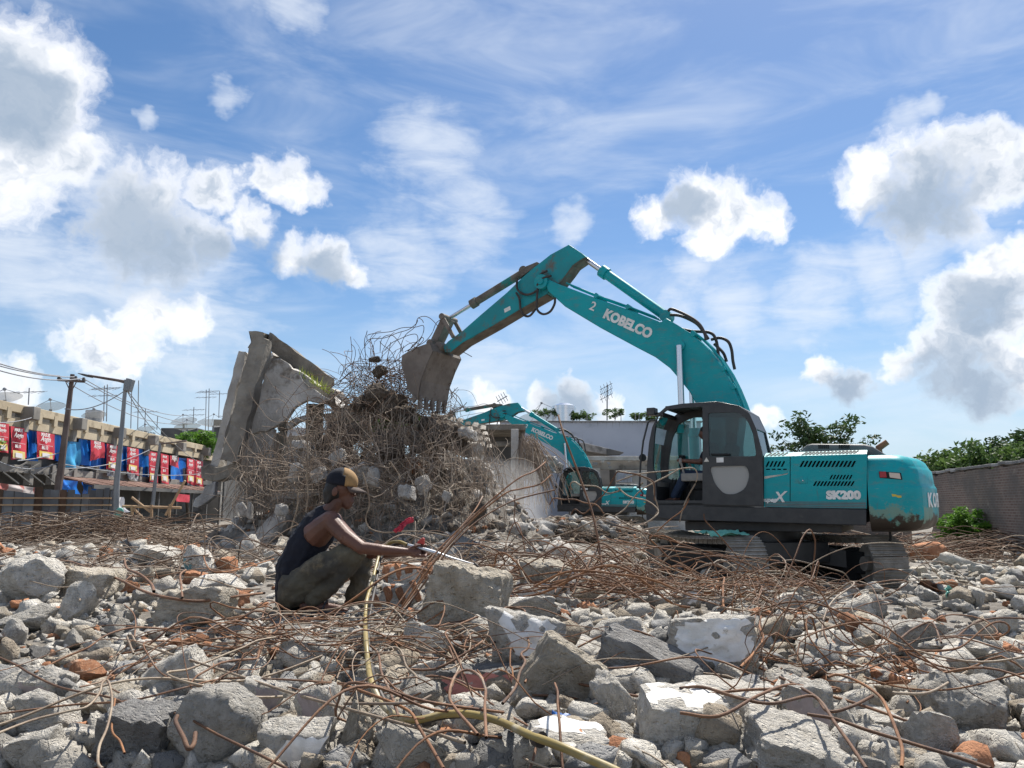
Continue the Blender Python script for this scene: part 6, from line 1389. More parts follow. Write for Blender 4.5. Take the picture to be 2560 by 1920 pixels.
# grey blocks further along
fb = empty('grey_block', at(*c6(1820, 900), 70)); fb.location.z = 0; tag(fb, 'dark grey flat-roofed block behind the end of the market row', 'building')
for (x0, x1, y0, y1, d, m_) in ((1655, 1990, 745, 1000, 5, 'facade_grey'), (1845, 1965, 652, 760, 3, 'shade_wall'), (1390, 1700, 725, 800, 4, 'shade_wall'), (1860, 1980, 800, 1000, 4.5, 'facade_grey')):
    p, q = at(*c6(x0, y0), 69 + d), at(*c6(x1, y1), 69 + d); under(G().box(((p.x + q.x) / 2, 69 + d + 2, (p.z + 0) / 2), (abs(q.x - p.x), 4, p.z)).build('block', m_, bevel=.05), fb)
for k in range(12):
    p = at(*c6(1195 + k * 13, 738 + k * 2.5), 62); under(G().bar(p, p - Vector((0, 0, 1.0)), .05, .05).build('railing_bar', 'shade_wall'), fb)
# ------------------------------------------------------------------ background behind the far excavator
MT['white_wall'] = mat('white_wall', (.50,.52,.58), (.42,.44,.50), .35, 9, rough=.9, c3=(.24,.25,.275), s3=.55, lo3=.55, hi3=.78)
MT['stain'] = mat('stain', (.16,.155,.15), (.3,.3,.3), .8, 7, rough=.95)
MT['gutted'] = mat('gutted', (.40,.375,.35), (.26,.24,.225), .6, 9, rough=.95, bump=.5, bscale=3, c3=(.13,.12,.11), s3=.9, lo3=.5, hi3=.66)
c4 = lambda x, y: (1100 + x * .27125, 980 + y * .27125)
def at4(x, y, Y): return at(*c4(x, y), Y)
ww = empty('white_warehouse', at4(1400, 600, 50)); ww.location.z = 0; tag(ww, 'long whitewashed warehouse wall behind the far excavator', 'building')
def box_px(name, x0, x1, y0, y1, Y, depth, material, par, zb=None, bevel=.03):
    p, q = at4(x0, y0, Y), at4(x1, y1, Y); zb = q.z if zb is None else zb
    return under(G().box(((p.x + q.x) / 2, Y + depth / 2, (p.z + zb) / 2), (q.x - p.x, depth, p.z - zb)).build(name, material, bevel=bevel), par)
box_px('wall', 560, 2420, 272, 700, 50, 6, 'white_wall', ww, 0); box_px('coping', 550, 2430, 264, 276, 49.85, 6.3, 'stain', ww)
for i in range(26):                                       # weather streaks run down as thin render repairs
    x = 900 + i * 40 + random.uniform(-12, 12); w = random.uniform(1.5, 5); h = random.uniform(15, 70); p, q = at4(x, 277, 49.99), at4(x + w, 277 + h, 49.99)
    under(G().add([(p.x, 49.985, p.z), (q.x, 49.985, p.z), ((p.x + q.x) / 2, 49.985, q.z)], [(0, 1, 2)]).build('streak', 'stain'), ww)
lh = empty('gutted_house', at4(1600, 800, 44)); lh.location.z = 0; tag(lh, 'low gutted house with broken grey walls before the white warehouse', 'building')
box_px('wall', 1180, 1560, 520, 640, 47, .4, 'gutted', lh, 0); box_px('ring_beam', 1180, 2300, 590, 632, 44.2, .6, 'pale_concrete', lh); box_px('wall', 1180, 2300, 632, 716, 45, .4, 'gutted', lh); box_px('wall', 1200, 1480, 700, 900, 44.4, .4, 'pale_concrete', lh, 0); box_px('wall', 1620, 2300, 720, 900, 44.6, .4, 'pale_concrete', lh, 0)
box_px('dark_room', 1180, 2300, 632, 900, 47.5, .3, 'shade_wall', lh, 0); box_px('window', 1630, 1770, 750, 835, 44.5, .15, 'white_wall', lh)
for k in range(5): box_px('window_bar', 1640 + k * 28, 1644 + k * 28, 752, 833, 44.4, .06, 'stain', lh)
p = [at4(1240, 465, 46), at4(1330, 468, 46), at4(1695, 555, 46), at4(1690, 566, 46), at4(1540, 580, 46), at4(1240, 520, 46)]; under(G().extrude(p, (0, 1.2, 0)).build('gable_roof', 'gutted', bevel=.03), lh)
p = [at4(1545, 520, 45.5), at4(1695, 556, 45.5), at4(1670, 575, 45.5), at4(1545, 580, 45.5)]; under(G().extrude(p, (0, .8, 0)).build('lean_to', 'shade_wall'), lh)
for i, (x, y, w) in enumerate(((1430, 660, 24), (1500, 640, 18), (1570, 690, 14), (1740, 640, 10), (1560, 655, 20), (1730, 780, 26), (1800, 740, 16))): under(G().extrude(jag([at4(x - w, y - w * .6, 44.1), at4(x + w, y - w * .5, 44.1), at4(x + w * .7, y + w * .7, 44.1), at4(x - w * .8, y + w * .5, 44.1)], .08, .2), (0, .1, 0)).build('hanging_scrap', 'pale_concrete' if i % 2 else 'stain'), lh)
sh = empty('roofless_shed', at4(560, 600, 31)); sh.location.z = 0; tag(sh, 'dark open shed with pale posts behind the hanging wire', 'shed')
box_px('back_wall', 330, 760, 330, 720, 34, .3, 'shade_wall', sh, 0); box_px('roof_slab', 300, 790, 296, 352, 31, 3.2, 'old_concrete', sh); box_px('post', 655, 724, 340, 720, 30.6, .5, 'pale_concrete', sh, 0); box_px('post', 740, 775, 360, 720, 31.4, .4, 'old_concrete', sh, 0); box_px('beam', 500, 660, 455, 500, 31.5, .3, 'old_concrete', sh); box_px('side_wall', 300, 420, 330, 720, 31.2, .4, 'old_concrete', sh, 0)
under(rough_bar('fallen_beam', at4(760, 600, 30.5), at4(860, 730, 30), .3, .3, (0, 1, 0), 'pale_concrete', 21, n=8), sh)
for i, (x, y, w, h, Y) in enumerate(((960, 700, 140, 130, 41), (1060, 690, 130, 100, 41.5), (900, 640, 110, 90, 42), (1000, 625, 120, 70, 42), (900, 770, 130, 120, 40), (800, 740, 110, 120, 36))):
    c = at4(x, y, Y); k = .27125 * Y / FPX / 2; o = link('rubble_pile', chunk_mesh(430 + i, 4, 'lump', ['gutted'], rough=.2)); o.location = c; o.scale = (w * k * 1.2, w * k, h * k * 1.2); tag(o, 'grey heap of collapsed masonry ' + ['right behind the far boom', 'closest to the far cab', 'at the shed\'s corner', 'topmost of the pile', 'nearest to the dust', 'below the shed\'s pale post'][i], 'rubble', 'collapsed masonry by the shed')
tangle('hanging_strands', 'wire hanging from the shed roof towards the far boom', [('wire_dusty', .6), ('wire', .4)], lambda: curl(at4(rng.uniform(740, 900), rng.uniform(380, 520), rng.uniform(29.5, 31)), rng.uniform(1.0, 3.2), 10, .14, .12, (.25 + rng.normal() * .2, -.1, -1)), 160, .012)
tk = at4(1143, 232, 52); wt_ = empty('water_tank', tk - Vector((0, 0, 1))); tag(wt_, 'cylindrical steel water tank on the warehouse roof', 'water tank')
under(G().cyl(tk - Vector((0, 0, 1.0)), tk + Vector((0, 0, .75)), .82, n=24).build('tank', 'steel', smooth=True), wt_); under(G().cyl(tk + Vector((0, 0, .75)), tk + Vector((0, 0, .95)), .82, .3, 24).build('lid', 'steel', smooth=True), wt_)
for k in range(5): under(G().cyl(tk + Vector((0, 0, -.8 + .33 * k)), tk + Vector((0, 0, -.74 + .33 * k)), .845, n=24).build('rib', 'steel', smooth=True), wt_)
dish(at4(950, 222, 53), 1.7, -6, 'large mesh satellite dish on the warehouse roof')
an = at4(1540, 262, 52); ar_ = empty('aerial', an); tag(ar_, 'tall lone aerial mast rising above the warehouse', 'aerial'); tp = at(1518, 962, 52)
under(G().tube([an, tp], .045, 5).build('mast', 'thin'), ar_)
for k in range(3):
    c = tp - Vector((0, 0, .1 + .35 * k)); under(G().tube([c - Vector((.5, 0, .25)), c + Vector((.35, 0, .2))], .03, 4).build('boom', 'thin'), ar_)
    for m in range(4): p = c + Vector((-.4 + .22 * m, 0, -.2 + .11 * m)); under(G().tube([p - Vector((.1, .2, -.2)), p + Vector((.1, .2, -.2))], .02, 4).build('element', 'thin'), ar_)
an = at(1247, 1010, 48); ar_ = empty('aerial', an); tag(ar_, 'tilted yagi aerial above the far boom', 'aerial'); under(G().tube([at(1252, 1025, 48), an], .04, 5).build('mast', 'thin'), ar_); under(G().tube([at(1243, 1004, 48), at(1268, 990, 48)], .04, 4).build('boom', 'thin'), ar_)
for m in range(4): p = at(1246 + m * 6, 1002 - m * 3.5, 48); under(G().tube([p - Vector((.15, .2, -.25)), p + Vector((.15, .2, -.25))], .025, 4).build('element', 'thin'), ar_)
for i, x in enumerate((1355, 1668, 1802, 1835)): p = at4(x, 268, 51); tag(G().tube([p, at4(x, 190 + 5 * i, 51)], .03, 4).build('rod', 'thin'), 'thin steel rod on the warehouse roof, ' + ['by the tank plants', 'beyond the tall aerial', 'first of a close pair', 'second of a close pair'][i], 'rod', 'roof rods')
# ------------------------------------------------------------------ greenery
MT['leaf'] = mat('leaf', (.055,.105,.028), (.10,.165,.04), 1.2, 4, rough=.65, translucent=.35)
MT['leaf_dark'] = mat('leaf_dark', (.03,.062,.022), (.06,.105,.03), 1.0, 4, rough=.65, translucent=.3)
MT['leaf_bright'] = mat('leaf_bright', (.13,.26,.03), (.08,.18,.03), 1.5, 4, rough=.6, translucent=.4)
MT['bark'] = mat('bark', (.11,.09,.07), (.16,.135,.11), 3, 6, rough=.95)
def leaves(centres, per, spread, size, seed, flat=.6):
    r = np.random.default_rng(seed); C = np.repeat(np.array(centres), per, axis=0); n = len(C); d = r.normal(size=(n, 3)); d /= np.linalg.norm(d, axis=1)[:, None]; d *= (r.random((n, 1)) ** .5) * spread; d[:, 2] *= flat; C = C + d
    a = r.normal(size=(n, 3)); a[:, 2] *= .6; a /= np.linalg.norm(a, axis=1)[:, None]; b = np.cross(a, r.normal(size=(n, 3))); b /= np.linalg.norm(b, axis=1)[:, None]; s_ = size * r.uniform(.6, 1.3, (n, 1))
    V = np.stack([C - a * s_, C - b * s_ * .38 + a * s_ * .1, C + a * s_, C + b * s_ * .38 + a * s_ * .1], axis=1).reshape(-1, 3); return V, np.arange(4 * n).reshape(-1, 4)
def tree(name, base, h, crown, label, material, seed, twigs=46, per=60, leaf=.11, spread=.5, trunk=.16, cat='tree', cz=.68):
    r = np.random.default_rng(seed); root = empty(name, base); tag(root, label, cat); b = Vector(base); ctr = b + Vector((0, 0, h * cz)); g = G(); tips = []
    top = b + Vector((r.normal() * .2, r.normal() * .2, h * .55)); g.tube([b, b.lerp(top, .5) + Vector((r.normal() * .1, 0, 0)), top], [trunk, trunk * .8, trunk * .55], 8)
    for i in range(twigs):
        v = r.normal(size=3); v /= np.linalg.norm(v); rad = r.uniform(.45, 1.0); tip = ctr + Vector((v[0] * crown[0], v[1] * crown[1], v[2] * crown[2])) * rad
        if tip.z < b.z + .12 * h: tip.z = b.z + .12 * h + r.random() * .2
        s_ = b.lerp(top, r.uniform(.35, 1)); mid = s_.lerp(tip, .5) + Vector((r.normal() * .15, r.normal() * .15, .1)); g.tube([s_, mid, tip], [trunk * .3, trunk * .18, trunk * .06], 5); tips.append(tip[:]); tips.append(mid.lerp(tip, .6)[:])
    under(g.build('trunk', 'bark', smooth=True), root); V, F = leaves(tips, per, spread, leaf, seed + 1); under(npmesh('crown', V, F, material), root); return root
p = at(2060, 1165, 46); tree('tree', (p.x, 46, 0), 7.3, (3.1, 2.0, 1.9), 'spreading dark green tree rising behind the engine hood', 'leaf_dark', 1, 46, 34, .17, .62, cz=.72)
p = at(1960, 1165, 48); tree('tree', (p.x, 48, 0), 5.2, (1.5, 1.4, 1.4), 'thin bare-twigged tree beside the cab\'s rear corner', 'leaf_dark', 2, 26, 12, .15, .6, cz=.76)
for i, (x, y, Y, h, c, wd, m_) in enumerate([(2480, 1110, 31, 4.3, (3.0, 2, 1.15), 'broad dense green tree above the brick wall', 'leaf'), (2570, 1100, 33, 4.9, (2.0, 1.8, 1.1), 'dark feathery tree at the frame edge above the brick wall', 'leaf_dark'), (2400, 1150, 35, 4.0, (1.8, 1.6, 1.0), 'green bushy tree where the brick wall starts', 'leaf'), (2320, 1160, 40, 4.2, (1.2, 1.2, .9), 'small dark tree right behind the counterweight', 'leaf_dark')]):
    p = at(x, y, Y); tree('tree', (p.x, Y, 0), h, c, wd, m_, 10 + i, 60, 85, .13, .55, cz=.70)
p = at(2400, 1290, 23.2); tree('bush', (p.x, 23.2, .2), 1.35, (.95, .6, .5), 'bright green bush at the foot of the brick wall', 'leaf_bright', 20, 36, 60, .07, .22, trunk=.03, cat='bush', cz=.55)
p = at(-75, 1030, 34); tree('tree', (p.x, 34, 0), 6.8, (1.15, 1.0, 1.5), 'bright green tree poking in at the frame edge before the market', 'leaf_bright', 21, 40, 60, .12, .45)
p = at(*c6(1680, 840), 62); tree('tree', (p.x, 62, 0), p.z + .6, (1.9, 1.2, 1.0), 'rounded yellow-green tree over the market parapet', 'leaf_bright', 22, 40, 60, .16, .5, cz=.9)
for i, (x, w) in enumerate(((975, 70), (1258, 40), (1350, 45), (1605, 60), (1820, 40), (1950, 40))):
    p = at4(x, 268, 51.5); tree('roof_plant', (p.x, 51.5, p.z - .1), 1.0 if w > 50 else .7, (w * .014, .4, .36), 'shrub growing on the warehouse roof, ' + ['under the big dish', 'just past the water tank', 'second past the water tank', 'largest, by the tall aerial', 'low, before the near cab', 'hidden by the work lamp'][i], 'leaf', 30 + i, 14, 20, .09, .2, trunk=.025, cat='plant')
# weeds and creeper on the mound
V, F = leaves([at5(x, y, 18.3)[:] for x, y in ((1550, 800), (1600, 820), (1640, 860), (1580, 850), (1100, 830), (1290, 860), (1330, 830), (1440, 820))], 70, .22, .05, 77); tag(npmesh('creeper', V, F, 'leaf_bright'), 'yellow-green creeper leaves caught in the debris', 'creeper', kind='stuff')
# ------------------------------------------------------------------ brick boundary wall
def brick_mat():
    m = bpy.data.materials.new('old_brick'); m.use_nodes = True; t = m.node_tree; N = NT(t); b = t.nodes['Principled BSDF']; co = N.n('ShaderNodeTexCoord').outputs['Object']
    br = N.n('ShaderNodeTexBrick'); mp_ = N.n('ShaderNodeMapping'); mp_.inputs['Rotation'].default_value = (R(90), 0, 0); N.put(mp_.inputs['Vector'], co); t.links.new(mp_.outputs[0], br.inputs['Vector'])
    for k, v in (('Color1', (.15, .10, .08, 1)), ('Color2', (.21, .15, .12, 1)), ('Mortar', (.26, .23, .20, 1))): br.inputs[k].default_value = v
    for k, v in (('Scale', 1.0), ('Brick Width', .23), ('Row Height', .075), ('Mortar Size', .012), ('Mortar Smooth', .3)): br.inputs[k].default_value = v
    col = N.mix(N.m('MULTIPLY', N.rng(N.noise(co, .8, 9, .65), .38, .64), .85), br.outputs[0], (.12, .11, .10)); col = N.mix(N.rng(N.noise(co, 2.2, 9, .7), .6, .75), col, (.33, .29, .25))
    N.put(b.inputs['Base Color'], col); b.inputs['Roughness'].default_value = .95; bn = N.n('ShaderNodeBump'); bn.inputs['Strength'].default_value = .5; N.put(bn.inputs['Height'], br.outputs['Fac']); bn.invert = True; t.links.new(bn.outputs[0], b.inputs['Normal']); return m
MT['old_brick'] = brick_mat()
wa, wb = Vector((15.3, 28.0, 0)), Vector((13.2, 18.3, 0)); wl = (wb - wa).length
wall = empty('brick_wall', wa, math.atan2((wb - wa).y, (wb - wa).x)); tag(wall, 'weathered brick boundary wall with piers beside the wire heaps', 'wall')
n = 40; g = G(); top = [2.58 + .12 * mnoise.noise(Vector((i * .45, 0, 0))) for i in range(n + 1)]
g.extrude([(wl * i / n, 0, top[i]) for i in range(n + 1)] + [(wl, 0, 0), (0, 0, 0)], (0, -.22, 0)); g.build('brickwork', 'old_brick', wall)
for i in range(4): G().box((.2 + i * 3.1, .0, 1.32), (.32, .36, 2.64)).build('pier', 'old_brick', wall)
for i in range(20): G().box((wl * (i + .5) / 20, -.11, 2.66 + .06 * mnoise.noise(Vector((i * .9, 0, 0)))), (wl / 20 - .02, .32, .08)).build('coping_stone', 'stain', wall, bevel=.01)
G().cyl((-.35, .25, 0), (-.35, .25, 2.55), .06, n=10).build('post', 'pole_grey', wall)
w2 = empty('brick_wall', (15.0, 29.5, 0), math.pi); tag(w2, 'low rear brick wall behind the near excavator', 'wall'); G().box((3.2, 0, .7), (6.4, .22, 1.5)).build('brickwork', 'old_brick', w2)
# ------------------------------------------------------------------ the worker with the torch
MT['skin'] = mat('skin', (.135,.057,.036), (.09,.038,.025), 9, 7, rough=.5, spec=.45, bump=.12, bscale=60, c3=(.19,.10,.07), s3=16, lo3=.58, hi3=.75)
MT['navy'] = mat('navy', (.004,.005,.011), (.007,.009,.018), 8, 5, rough=.85, bump=.25, bscale=14)
MT['olive'] = mat('olive', (.11,.098,.07), (.06,.055,.046), 3.5, 7, rough=.92, bump=.5, bscale=16, c3=(.20,.165,.11), s3=5, lo3=.52, hi3=.7)
MT['cap_tan'] = mat('cap_tan', (.33,.20,.085), (.25,.15,.065), 8, 5, rough=.85)
MT['cap_brown'] = mat('cap_brown', (.085,.06,.05), (.06,.045,.038), 8, 5, rough=.85)
MT['hair'] = mat('hair', (.012,.011,.011), rough=.6)
MT['sole'] = mat('sole', (.04,.038,.045), rough=.8)
MT['torch_metal'] = mat('torch_metal', (.62,.64,.66), (.45,.46,.48), 8, 5, rough=.3, metal=.9)
MT['red_valve'] = mat('red_valve', (.42,.05,.04), rough=.5)
def limb(g, pts, grow=0.0, n=12):
    q = [(at(p[0], p[1], p[2]), p[3] + grow) for p in pts]
    for (a, ra), (b, rb_) in zip(q[:-1], q[1:]): g.capsule(a, b, ra, rb_, n)
    return g
def fleshy(g, name, material, parent, voxel=.008, it=6, inv=None):
    o = g.build(name, material); o.data.shade_smooth()
    md = o.modifiers.new('skin', 'REMESH'); md.mode = 'VOXEL'; md.voxel_size = voxel; md.use_smooth_shade = True
    sm = o.modifiers.new('soft', 'SMOOTH'); sm.factor = .5; sm.iterations = it
    if parent is not None: o.parent = parent; o.matrix_parent_inverse = parent.matrix_world.inverted()
    return o
me_root = empty('person', at(800, 1525, 5.4)); bpy.context.view_layer.update()
tag(me_root, 'squatting worker in a navy vest and two-tone cap holding a cutting torch', 'person')
LEG_R = [(742, 1466, 5.30, .098), (815, 1412, 5.24, .085), (890, 1381, 5.22, .064)]; SHIN_R = [(888, 1384, 5.22, .062), (842, 1445, 5.25, .058), (778, 1506, 5.29, .042)]
LEG_L = [(748, 1468, 5.52, .098), (830, 1430, 5.60, .085), (906, 1404, 5.62, .066)]; SHIN_L = [(905, 1407, 5.62, .064), (898, 1455, 5.59, .058), (884, 1500, 5.56, .042)]
TORSO = [(740, 1462, 5.41, .135), (742, 1420, 5.41, .132), (768, 1365, 5.41, .130), (797, 1322, 5.41, .122)]
g = G(); limb(g, TORSO); limb(g, [(797, 1330, 5.33, .105), (826, 1304, 5.27, .075)]); limb(g, [(797, 1330, 5.5, .105), (830, 1304, 5.55, .075)])
limb(g, [(806, 1305, 5.41, .085), (824, 1278, 5.41, .060), (842, 1255, 5.41, .056)])
# head: skull, jaw, nose, brow, lips, ear
hx = lambda dx, dy, Y=5.41: at(857 + dx, 1226 + dy, Y)
g.ball(hx(-6, -9), (.090, .074, .098)); g.capsule(hx(-2, 8), hx(11, 36), .062, .034); g.capsule(hx(8, 6), hx(16, 28), .050, .032); g.capsule(hx(24, -2), hx(31, 11), .0085, .0125); g.capsule(hx(30, 12, 5.398), hx(30, 12, 5.422), .0095, .0095); g.capsule(hx(17, -12, 5.38), hx(17, -12, 5.44), .024, .024); g.capsule(hx(23, 21), hx(26, 23), .016, .0095); g.capsule(hx(22, 27), hx(25, 27), .016, .0095); g.capsule(hx(14, 38), hx(18, 37), .022, .017)
g.ball(hx(-20, 3, 5.325), (.022, .010, .034), rot=Matrix.Rotation(R(14), 3, 'Y')); g.ball(hx(-20, 3, 5.495), (.022, .010, .034))
for p in (LEG_R, SHIN_R, LEG_L, SHIN_L): limb(g, p, -.014)
# right arm (near), left arm behind it
limb(g, [(830, 1306, 5.25, .066), (862, 1340, 5.19, .056), (904, 1370, 5.14, .044)]); limb(g, [(903, 1369, 5.14, .043), (950, 1375, 5.15, .041), (1014, 1379, 5.2, .026)])
limb(g, [(834, 1306, 5.56, .064), (880, 1352, 5.6, .054), (922, 1384, 5.60, .042)]); limb(g, [(922, 1384, 5.60, .042), (975, 1384, 5.5, .036), (1026, 1380, 5.33, .026)])
# hands: palm, four fingers closed round the torch, thumb from the palm's side
limb(g, [(1014, 1379, 5.2, .025), (1030, 1382, 5.21, .028), (1044, 1381, 5.22, .026)])
for k, (dx, ln) in enumerate(((0, 1.0), (7, 1.05), (14, 1.0), (20, .85))):
    x = 1030 + dx * 1.35; limb(g, [(x, 1389, 5.195, .0105), (x + 6, 1392, 5.225, .0100), (x + 9, 1385, 5.255, .0095), (x + 6, 1375, 5.262, .0088), (x + 1, 1370, 5.245, .008)], n=8)
limb(g, [(1022, 1374, 5.2, .013), (1036, 1366, 5.205, .0115), (1050, 1363, 5.215, .0095)], n=8)
limb(g, [(1028, 1380, 5.33, .024), (1046, 1378, 5.30, .026)])
for k in range(4): x = 1036 + k * 8; limb(g, [(x, 1368, 5.30, .0095), (x + 4, 1361, 5.27, .0092), (x + 6, 1364, 5.245, .0085)], n=8)
limb(g, [(1040, 1386, 5.3, .011), (1054, 1390, 5.27, .0095)], n=8)
# feet
for (hx_, hy, tx, ty, Y, s_) in ((765, 1516, 868, 1523, 5.28, 1), (876, 1509, 972, 1527, 5.56, 1)):
    limb(g, [(hx_ - 4, hy - 2, Y, .034), (hx_ + 45, hy + 2, Y, .036), (tx - 18, ty, Y, .028)])
    for k in range(5): limb(g, [(tx - 22, ty - 1, Y - .036 + .018 * k, .014), (tx - 3 * abs(k - 1), ty + 3, Y - .04 + .02 * k, .0105)], n=8)
fleshy(g, 'body', 'skin', me_root, .0052, 3)
g = G(); limb(g, TORSO, .012); limb(g, [(797, 1326, 5.41, .128), (806, 1300, 5.41, .098)]); limb(g, [(800, 1316, 5.34, .075), (815, 1289, 5.345, .040)]); limb(g, [(800, 1316, 5.48, .075), (815, 1289, 5.475, .040)])
limb(g, [(735, 1478, 5.41, .135), (728, 1490, 5.41, .110)])
o = fleshy(g, 'vest', 'navy', me_root, .008, 5); tv_ = bpy.data.textures.new('creases', 'CLOUDS'); tv_.noise_scale = .06; tv_.noise_depth = 2; md = o.modifiers.new('creases', 'DISPLACE'); md.texture = tv_; md.strength = .022; md.mid_level = .5
g = G(); limb(g, LEG_R, .012); limb(g, SHIN_R[:2] + [(792, 1492, 5.28, .058)], .014); limb(g, LEG_L, .012); limb(g, SHIN_L[:2] + [(888, 1484, 5.57, .060)], .016); limb(g, [(738, 1470, 5.33, .125), (738, 1470, 5.50, .125)], .006); limb(g, [(722, 1490, 5.35, .085), (722, 1490, 5.47, .085)])
o = fleshy(g, 'trousers', 'olive', me_root, .009, 4)
tx_ = bpy.data.textures.new('folds', 'CLOUDS'); tx_.noise_scale = .09; tx_.noise_depth = 2; md = o.modifiers.new('folds', 'DISPLACE'); md.texture = tx_; md.strength = .05; md.mid_level = .5
def pp(o): o.parent = me_root; o.matrix_parent_inverse = me_root.matrix_world.inverted(); return o
g = G(); g.ball(hx(-17, -4), (.080, .080, .092)); g.capsule(hx(-34, 8), hx(-36, 26), .050, .034); g.capsule(hx(-25, 10, 5.36), hx(-34, 28, 5.38), .026, .022); fleshy(g, 'hair', 'hair', me_root, .009, 3)
for Y, x0, x1, y in ((5.28, 752, 874, 1532), (5.56, 862, 978, 1535)):
    pp(G().extrude([at(x0, y, Y - .05), at(x1 - 10, y + 2, Y - .055), at(x1 + 3, y + 2, Y), at(x1 - 8, y + 2, Y + .05), at(x0, y, Y + .045), at(x0 - 6, y, Y)], (0, 0, .016)).build('sandal', 'sole', bevel=.004))
    pp(G().tube(spline([at(x0 + 50, y, Y - .05), at(x0 + 62, y - 26, Y - .02), at(x0 + 66, y - 28, Y + .02), at(x0 + 56, y, Y + .05)], 4), .007, 6).build('sandal_strap', 'sole', smooth=True))
for Y in (5.375, 5.445): pp(G().ball(hx(20, -2, Y), .0115, 10, 7).build('eye', 'hair', smooth=True))
# cap: dome with tan front panel and a curved peak
capc = hx(-2, -20); TI = Matrix.Rotation(R(7), 3, 'Y'); vs, fsd, fsf = [], [], []; nu, nv = 36, 12
for j in range(nv + 1):
    a = R(-14 + 104 * j / nv)
    for i in range(nu):
        b = 2 * math.pi * i / nu; vs.append(capc + TI @ Vector((.112 * math.cos(a) * math.cos(b), .086 * math.cos(a) * math.sin(b), .104 * math.sin(max(a, R(-14))) * (1 if a > 0 else .9))))
for j in range(nv):
    for i in range(nu):
        f = (j * nu + i, j * nu + (i + 1) % nu, (j + 1) * nu + (i + 1) % nu, (j + 1) * nu + i); b = 2 * math.pi * (i + .5) / nu
        (fsf if math.cos(b) > .12 + .25 * (1 - (j + .5) / nv) else fsd).append(f)
cap = empty('cap', capc); pp(cap); cap.matrix_parent_inverse = me_root.matrix_world.inverted(); bpy.context.view_layer.update()
def cpp(o): o.parent = cap; o.matrix_parent_inverse = cap.matrix_world.inverted(); return o
def shell(fs, name, m_):
    o = G().add(vs, fs).build(name, m_, smooth=True, angle=180); md = o.modifiers.new('t', 'SOLIDIFY'); md.thickness = .004; return cpp(o)
shell(fsd, 'crown', 'navy'); shell(fsf, 'front_panel', 'cap_tan')
bv, bf = [], []; n = 14
for i in range(n + 1):
    b = R(-62 + 124 * i / n)
    for k, rr in enumerate((.95, 1.35, 1.72)):
        x = .118 * (math.cos(b) * (1 if k == 0 else (1.24 if k == 1 else 1.50)) + (0 if k == 0 else .06)); y = .090 * math.sin(b) * (1 if k == 0 else (1.04 if k == 1 else .95))
        bv.append(capc + TI @ Vector((x, y, -.022 - .012 * k - .026 * (math.sin(b) ** 2) * (k > 0))))
for i in range(n):
    for k in range(2): a = i * 3 + k; bf.append((a, a + 3, a + 4, a + 1))
o = G().add(bv, bf).build('peak', 'cap_brown', smooth=True, angle=180); md = o.modifiers.new('t', 'SOLIDIFY'); md.thickness = .006; cpp(o)
cpp(G().ball(capc + TI @ Vector((0, 0, .112)), (.009, .009, .006)).build('button', 'navy'))
# torch
tor = empty('cutting_torch', at(1050, 1378, 5.23)); bpy.context.view_layer.update(); tag(tor, 'steel gas cutting torch in the worker\'s hand', 'torch')
def tp_(o): o.parent = tor; o.matrix_parent_inverse = tor.matrix_world.inverted(); return o
tp_(G().cyl(at(1020, 1363, 5.26), at(1062, 1374, 5.225), .012, n=12).cyl(at(1062, 1374, 5.225), at(1096, 1384, 5.2), .0135, n=12).build('handle', 'torch_metal', smooth=True))
tp_(G().tube([at(1094, 1382, 5.2), at(1130, 1395, 5.17), at(1175, 1408, 5.14), at(1188, 1411, 5.13)], [.0075, .0065, .0055, .0055], 8).build('tube', 'torch_metal', smooth=True))
tp_(G().cyl(at(1185, 1409, 5.13), at(1197, 1418, 5.12), .011, .007, 10).build('nozzle', 'rubber'))
tp_(G().extrude([at(*q, 5.235) for q in ((1041, 1358), (1046, 1352), (1056, 1344), (1061, 1346), (1060, 1362), (1052, 1360))], (0, .03, 0)).build('valve', 'red_valve', bevel=.004))
fl = bpy.data.materials.new('flame'); fl.use_nodes = True; b_ = fl.node_tree.nodes['Principled BSDF']; b_.inputs['Base Color'].default_value = (1, .5, .15, 1); b_.inputs['Emission Color'].default_value = (1, .42, .10, 1); b_.inputs['Emission Strength'].default_value = 5
g = G()
for i, (x, y, s_) in enumerate(((1191, 1428, 7), (1199, 1433, 6), (1204, 1440, 4))):
    a = at(x, y + s_, 5.12); t = at(x - 3 + 2 * i, y - s_, 5.12); m_ = a.lerp(t, .45); r_ = s_ * .4 / FPX * 5.1; e = Vector((r_, 0, 0)); f = Vector((0, r_, 0)); g.add([a, m_ - e, m_ - f, m_ + e, m_ + f, t], [(0, 2, 1), (0, 3, 2), (0, 4, 3), (0, 1, 4), (5, 1, 2), (5, 2, 3), (5, 3, 4), (5, 4, 1)])
tag(g.build('flame', fl), 'small orange flame under the torch nozzle', 'flame', kind='stuff')
# slab under his feet
o = link('concrete_chunk', chunk_mesh(90, 4, 'slab', ['concrete'])); o.location = at(860, 1562, 5.42); o.scale = (.42, .30, .075); o.rotation_euler = (0, R(1), R(8)); tag(o, 'flat piece of concrete directly under the worker\'s feet', 'rubble', 'broken concrete of the rubble field')
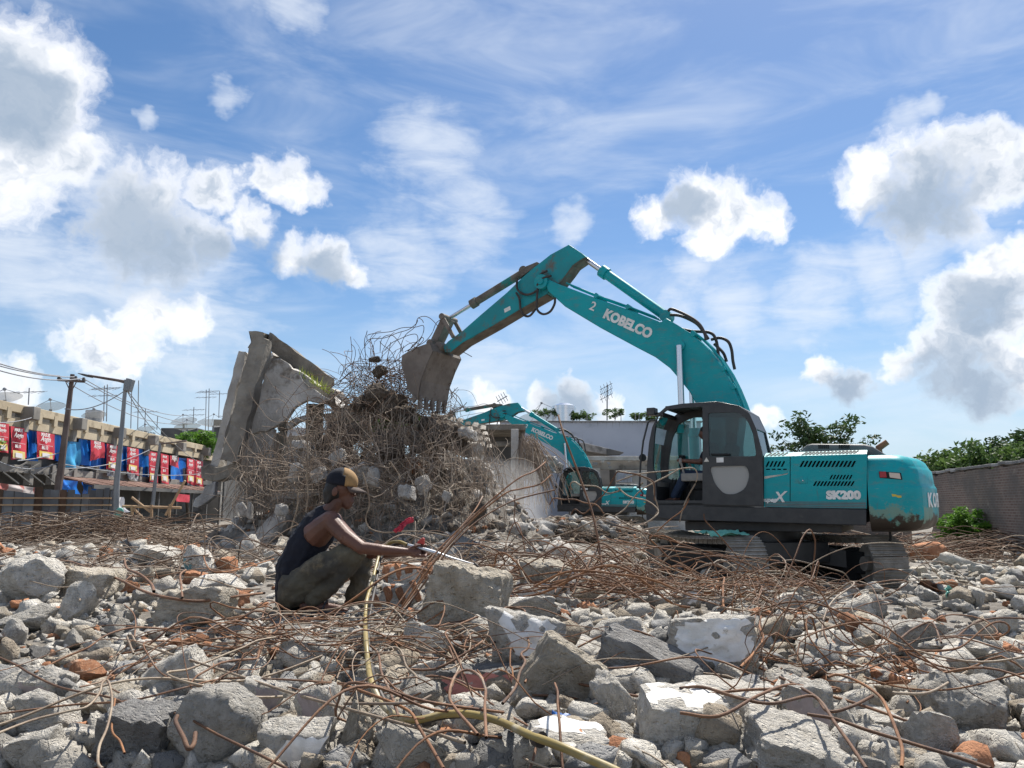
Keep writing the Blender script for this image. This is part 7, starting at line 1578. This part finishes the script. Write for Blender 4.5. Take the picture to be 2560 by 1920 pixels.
# ------------------------------------------------------------------ the operator in the near cab
MW = Matrix.Translation(SWING) @ Matrix.Rotation(math.pi - TH1, 4, 'Z')
op = empty('person', MW @ Vector((.6, .88, 1.95))); bpy.context.view_layer.update(); tag(op, 'excavator operator in a dark shirt and jeans seated in the near cab', 'person')
def limb2(g, pts, grow=0.0):
    q = [(MW @ Vector(p[:3]), p[3] + grow) for p in pts]
    for (a, ra), (b, rb_) in zip(q[:-1], q[1:]): g.capsule(a, b, ra, rb_)
    return g
T2 = [(.55, .88, 2.02, .15), (.55, .88, 2.25, .14), (.60, .88, 2.48, .145)]; g = G(); limb2(g, T2, -.01); limb2(g, [(.62, .88, 2.52, .07), (.66, .88, 2.68, .055)]); g.ball(MW @ Vector((.70, .88, 2.79)), (.10, .08, .125)); limb2(g, [(.76, .88, 2.75, .05), (.79, .88, 2.77, .03)])
legs = []
for s_ in (-1, 1):
    y = .88 + s_ * .11; legs.append([(.60, y, 2.02, .09), (1.05, y, 2.06, .075), (1.28, y, 1.68, .05)]); limb2(g, legs[-1], -.012); limb2(g, [(1.27, y, 1.62, .045), (1.42, y, 1.59, .035)])
    limb2(g, [(.62, .88 + s_ * .2, 2.5, .06), (.72, .88 + s_ * .27, 2.27, .05), (1.04, .88 + s_ * .27, 2.30, .035), (1.10, .88 + s_ * .27, 2.31, .038)])
    for k in range(4): limb2(g, [(1.10, .88 + s_ * .27 - .03 + .02 * k, 2.33, .011), (1.14, .88 + s_ * .27 - .03 + .02 * k, 2.31, .010), (1.12, .88 + s_ * .27 - .03 + .02 * k, 2.28, .009)])
fleshy(g, 'body', 'skin', op, .012, 3)
g = G(); limb2(g, T2, .012)
for s_ in (-1, 1): limb2(g, [(.60, .88 + s_ * .17, 2.49, .085), (.67, .88 + s_ * .25, 2.36, .07)])
fleshy(g, 'shirt', 'navy', op, .012, 3)
MT['denim'] = mat('denim', (.02,.035,.07), (.035,.055,.10), 6, 6, rough=.9); g = G(); [limb2(g, l, .012) for l in legs]; limb2(g, [(.55, .8, 2.0, .13), (.55, .96, 2.0, .13)]); fleshy(g, 'trousers', 'denim', op, .012, 3)
g = G(); g.ball(MW @ Vector((.68, .88, 2.85)), (.105, .09, .085)); o = g.build('hair', 'hair', smooth=True); o.parent = op; o.matrix_parent_inverse = op.matrix_world.inverted()
# ------------------------------------------------------------------ lettering to plain meshes
dg = bpy.context.evaluated_depsgraph_get()
for o in TEXTS:
    me = bpy.data.meshes.new_from_object(o.evaluated_get(dg)); me.name = 'lettering'
    n = o.name; par = o.parent; ml = o.matrix_local.copy(); lb = o.get('label')
    bpy.data.objects.remove(o)
    q = link(n, me, par); q.matrix_local = ml
    if lb: q['label'] = lb
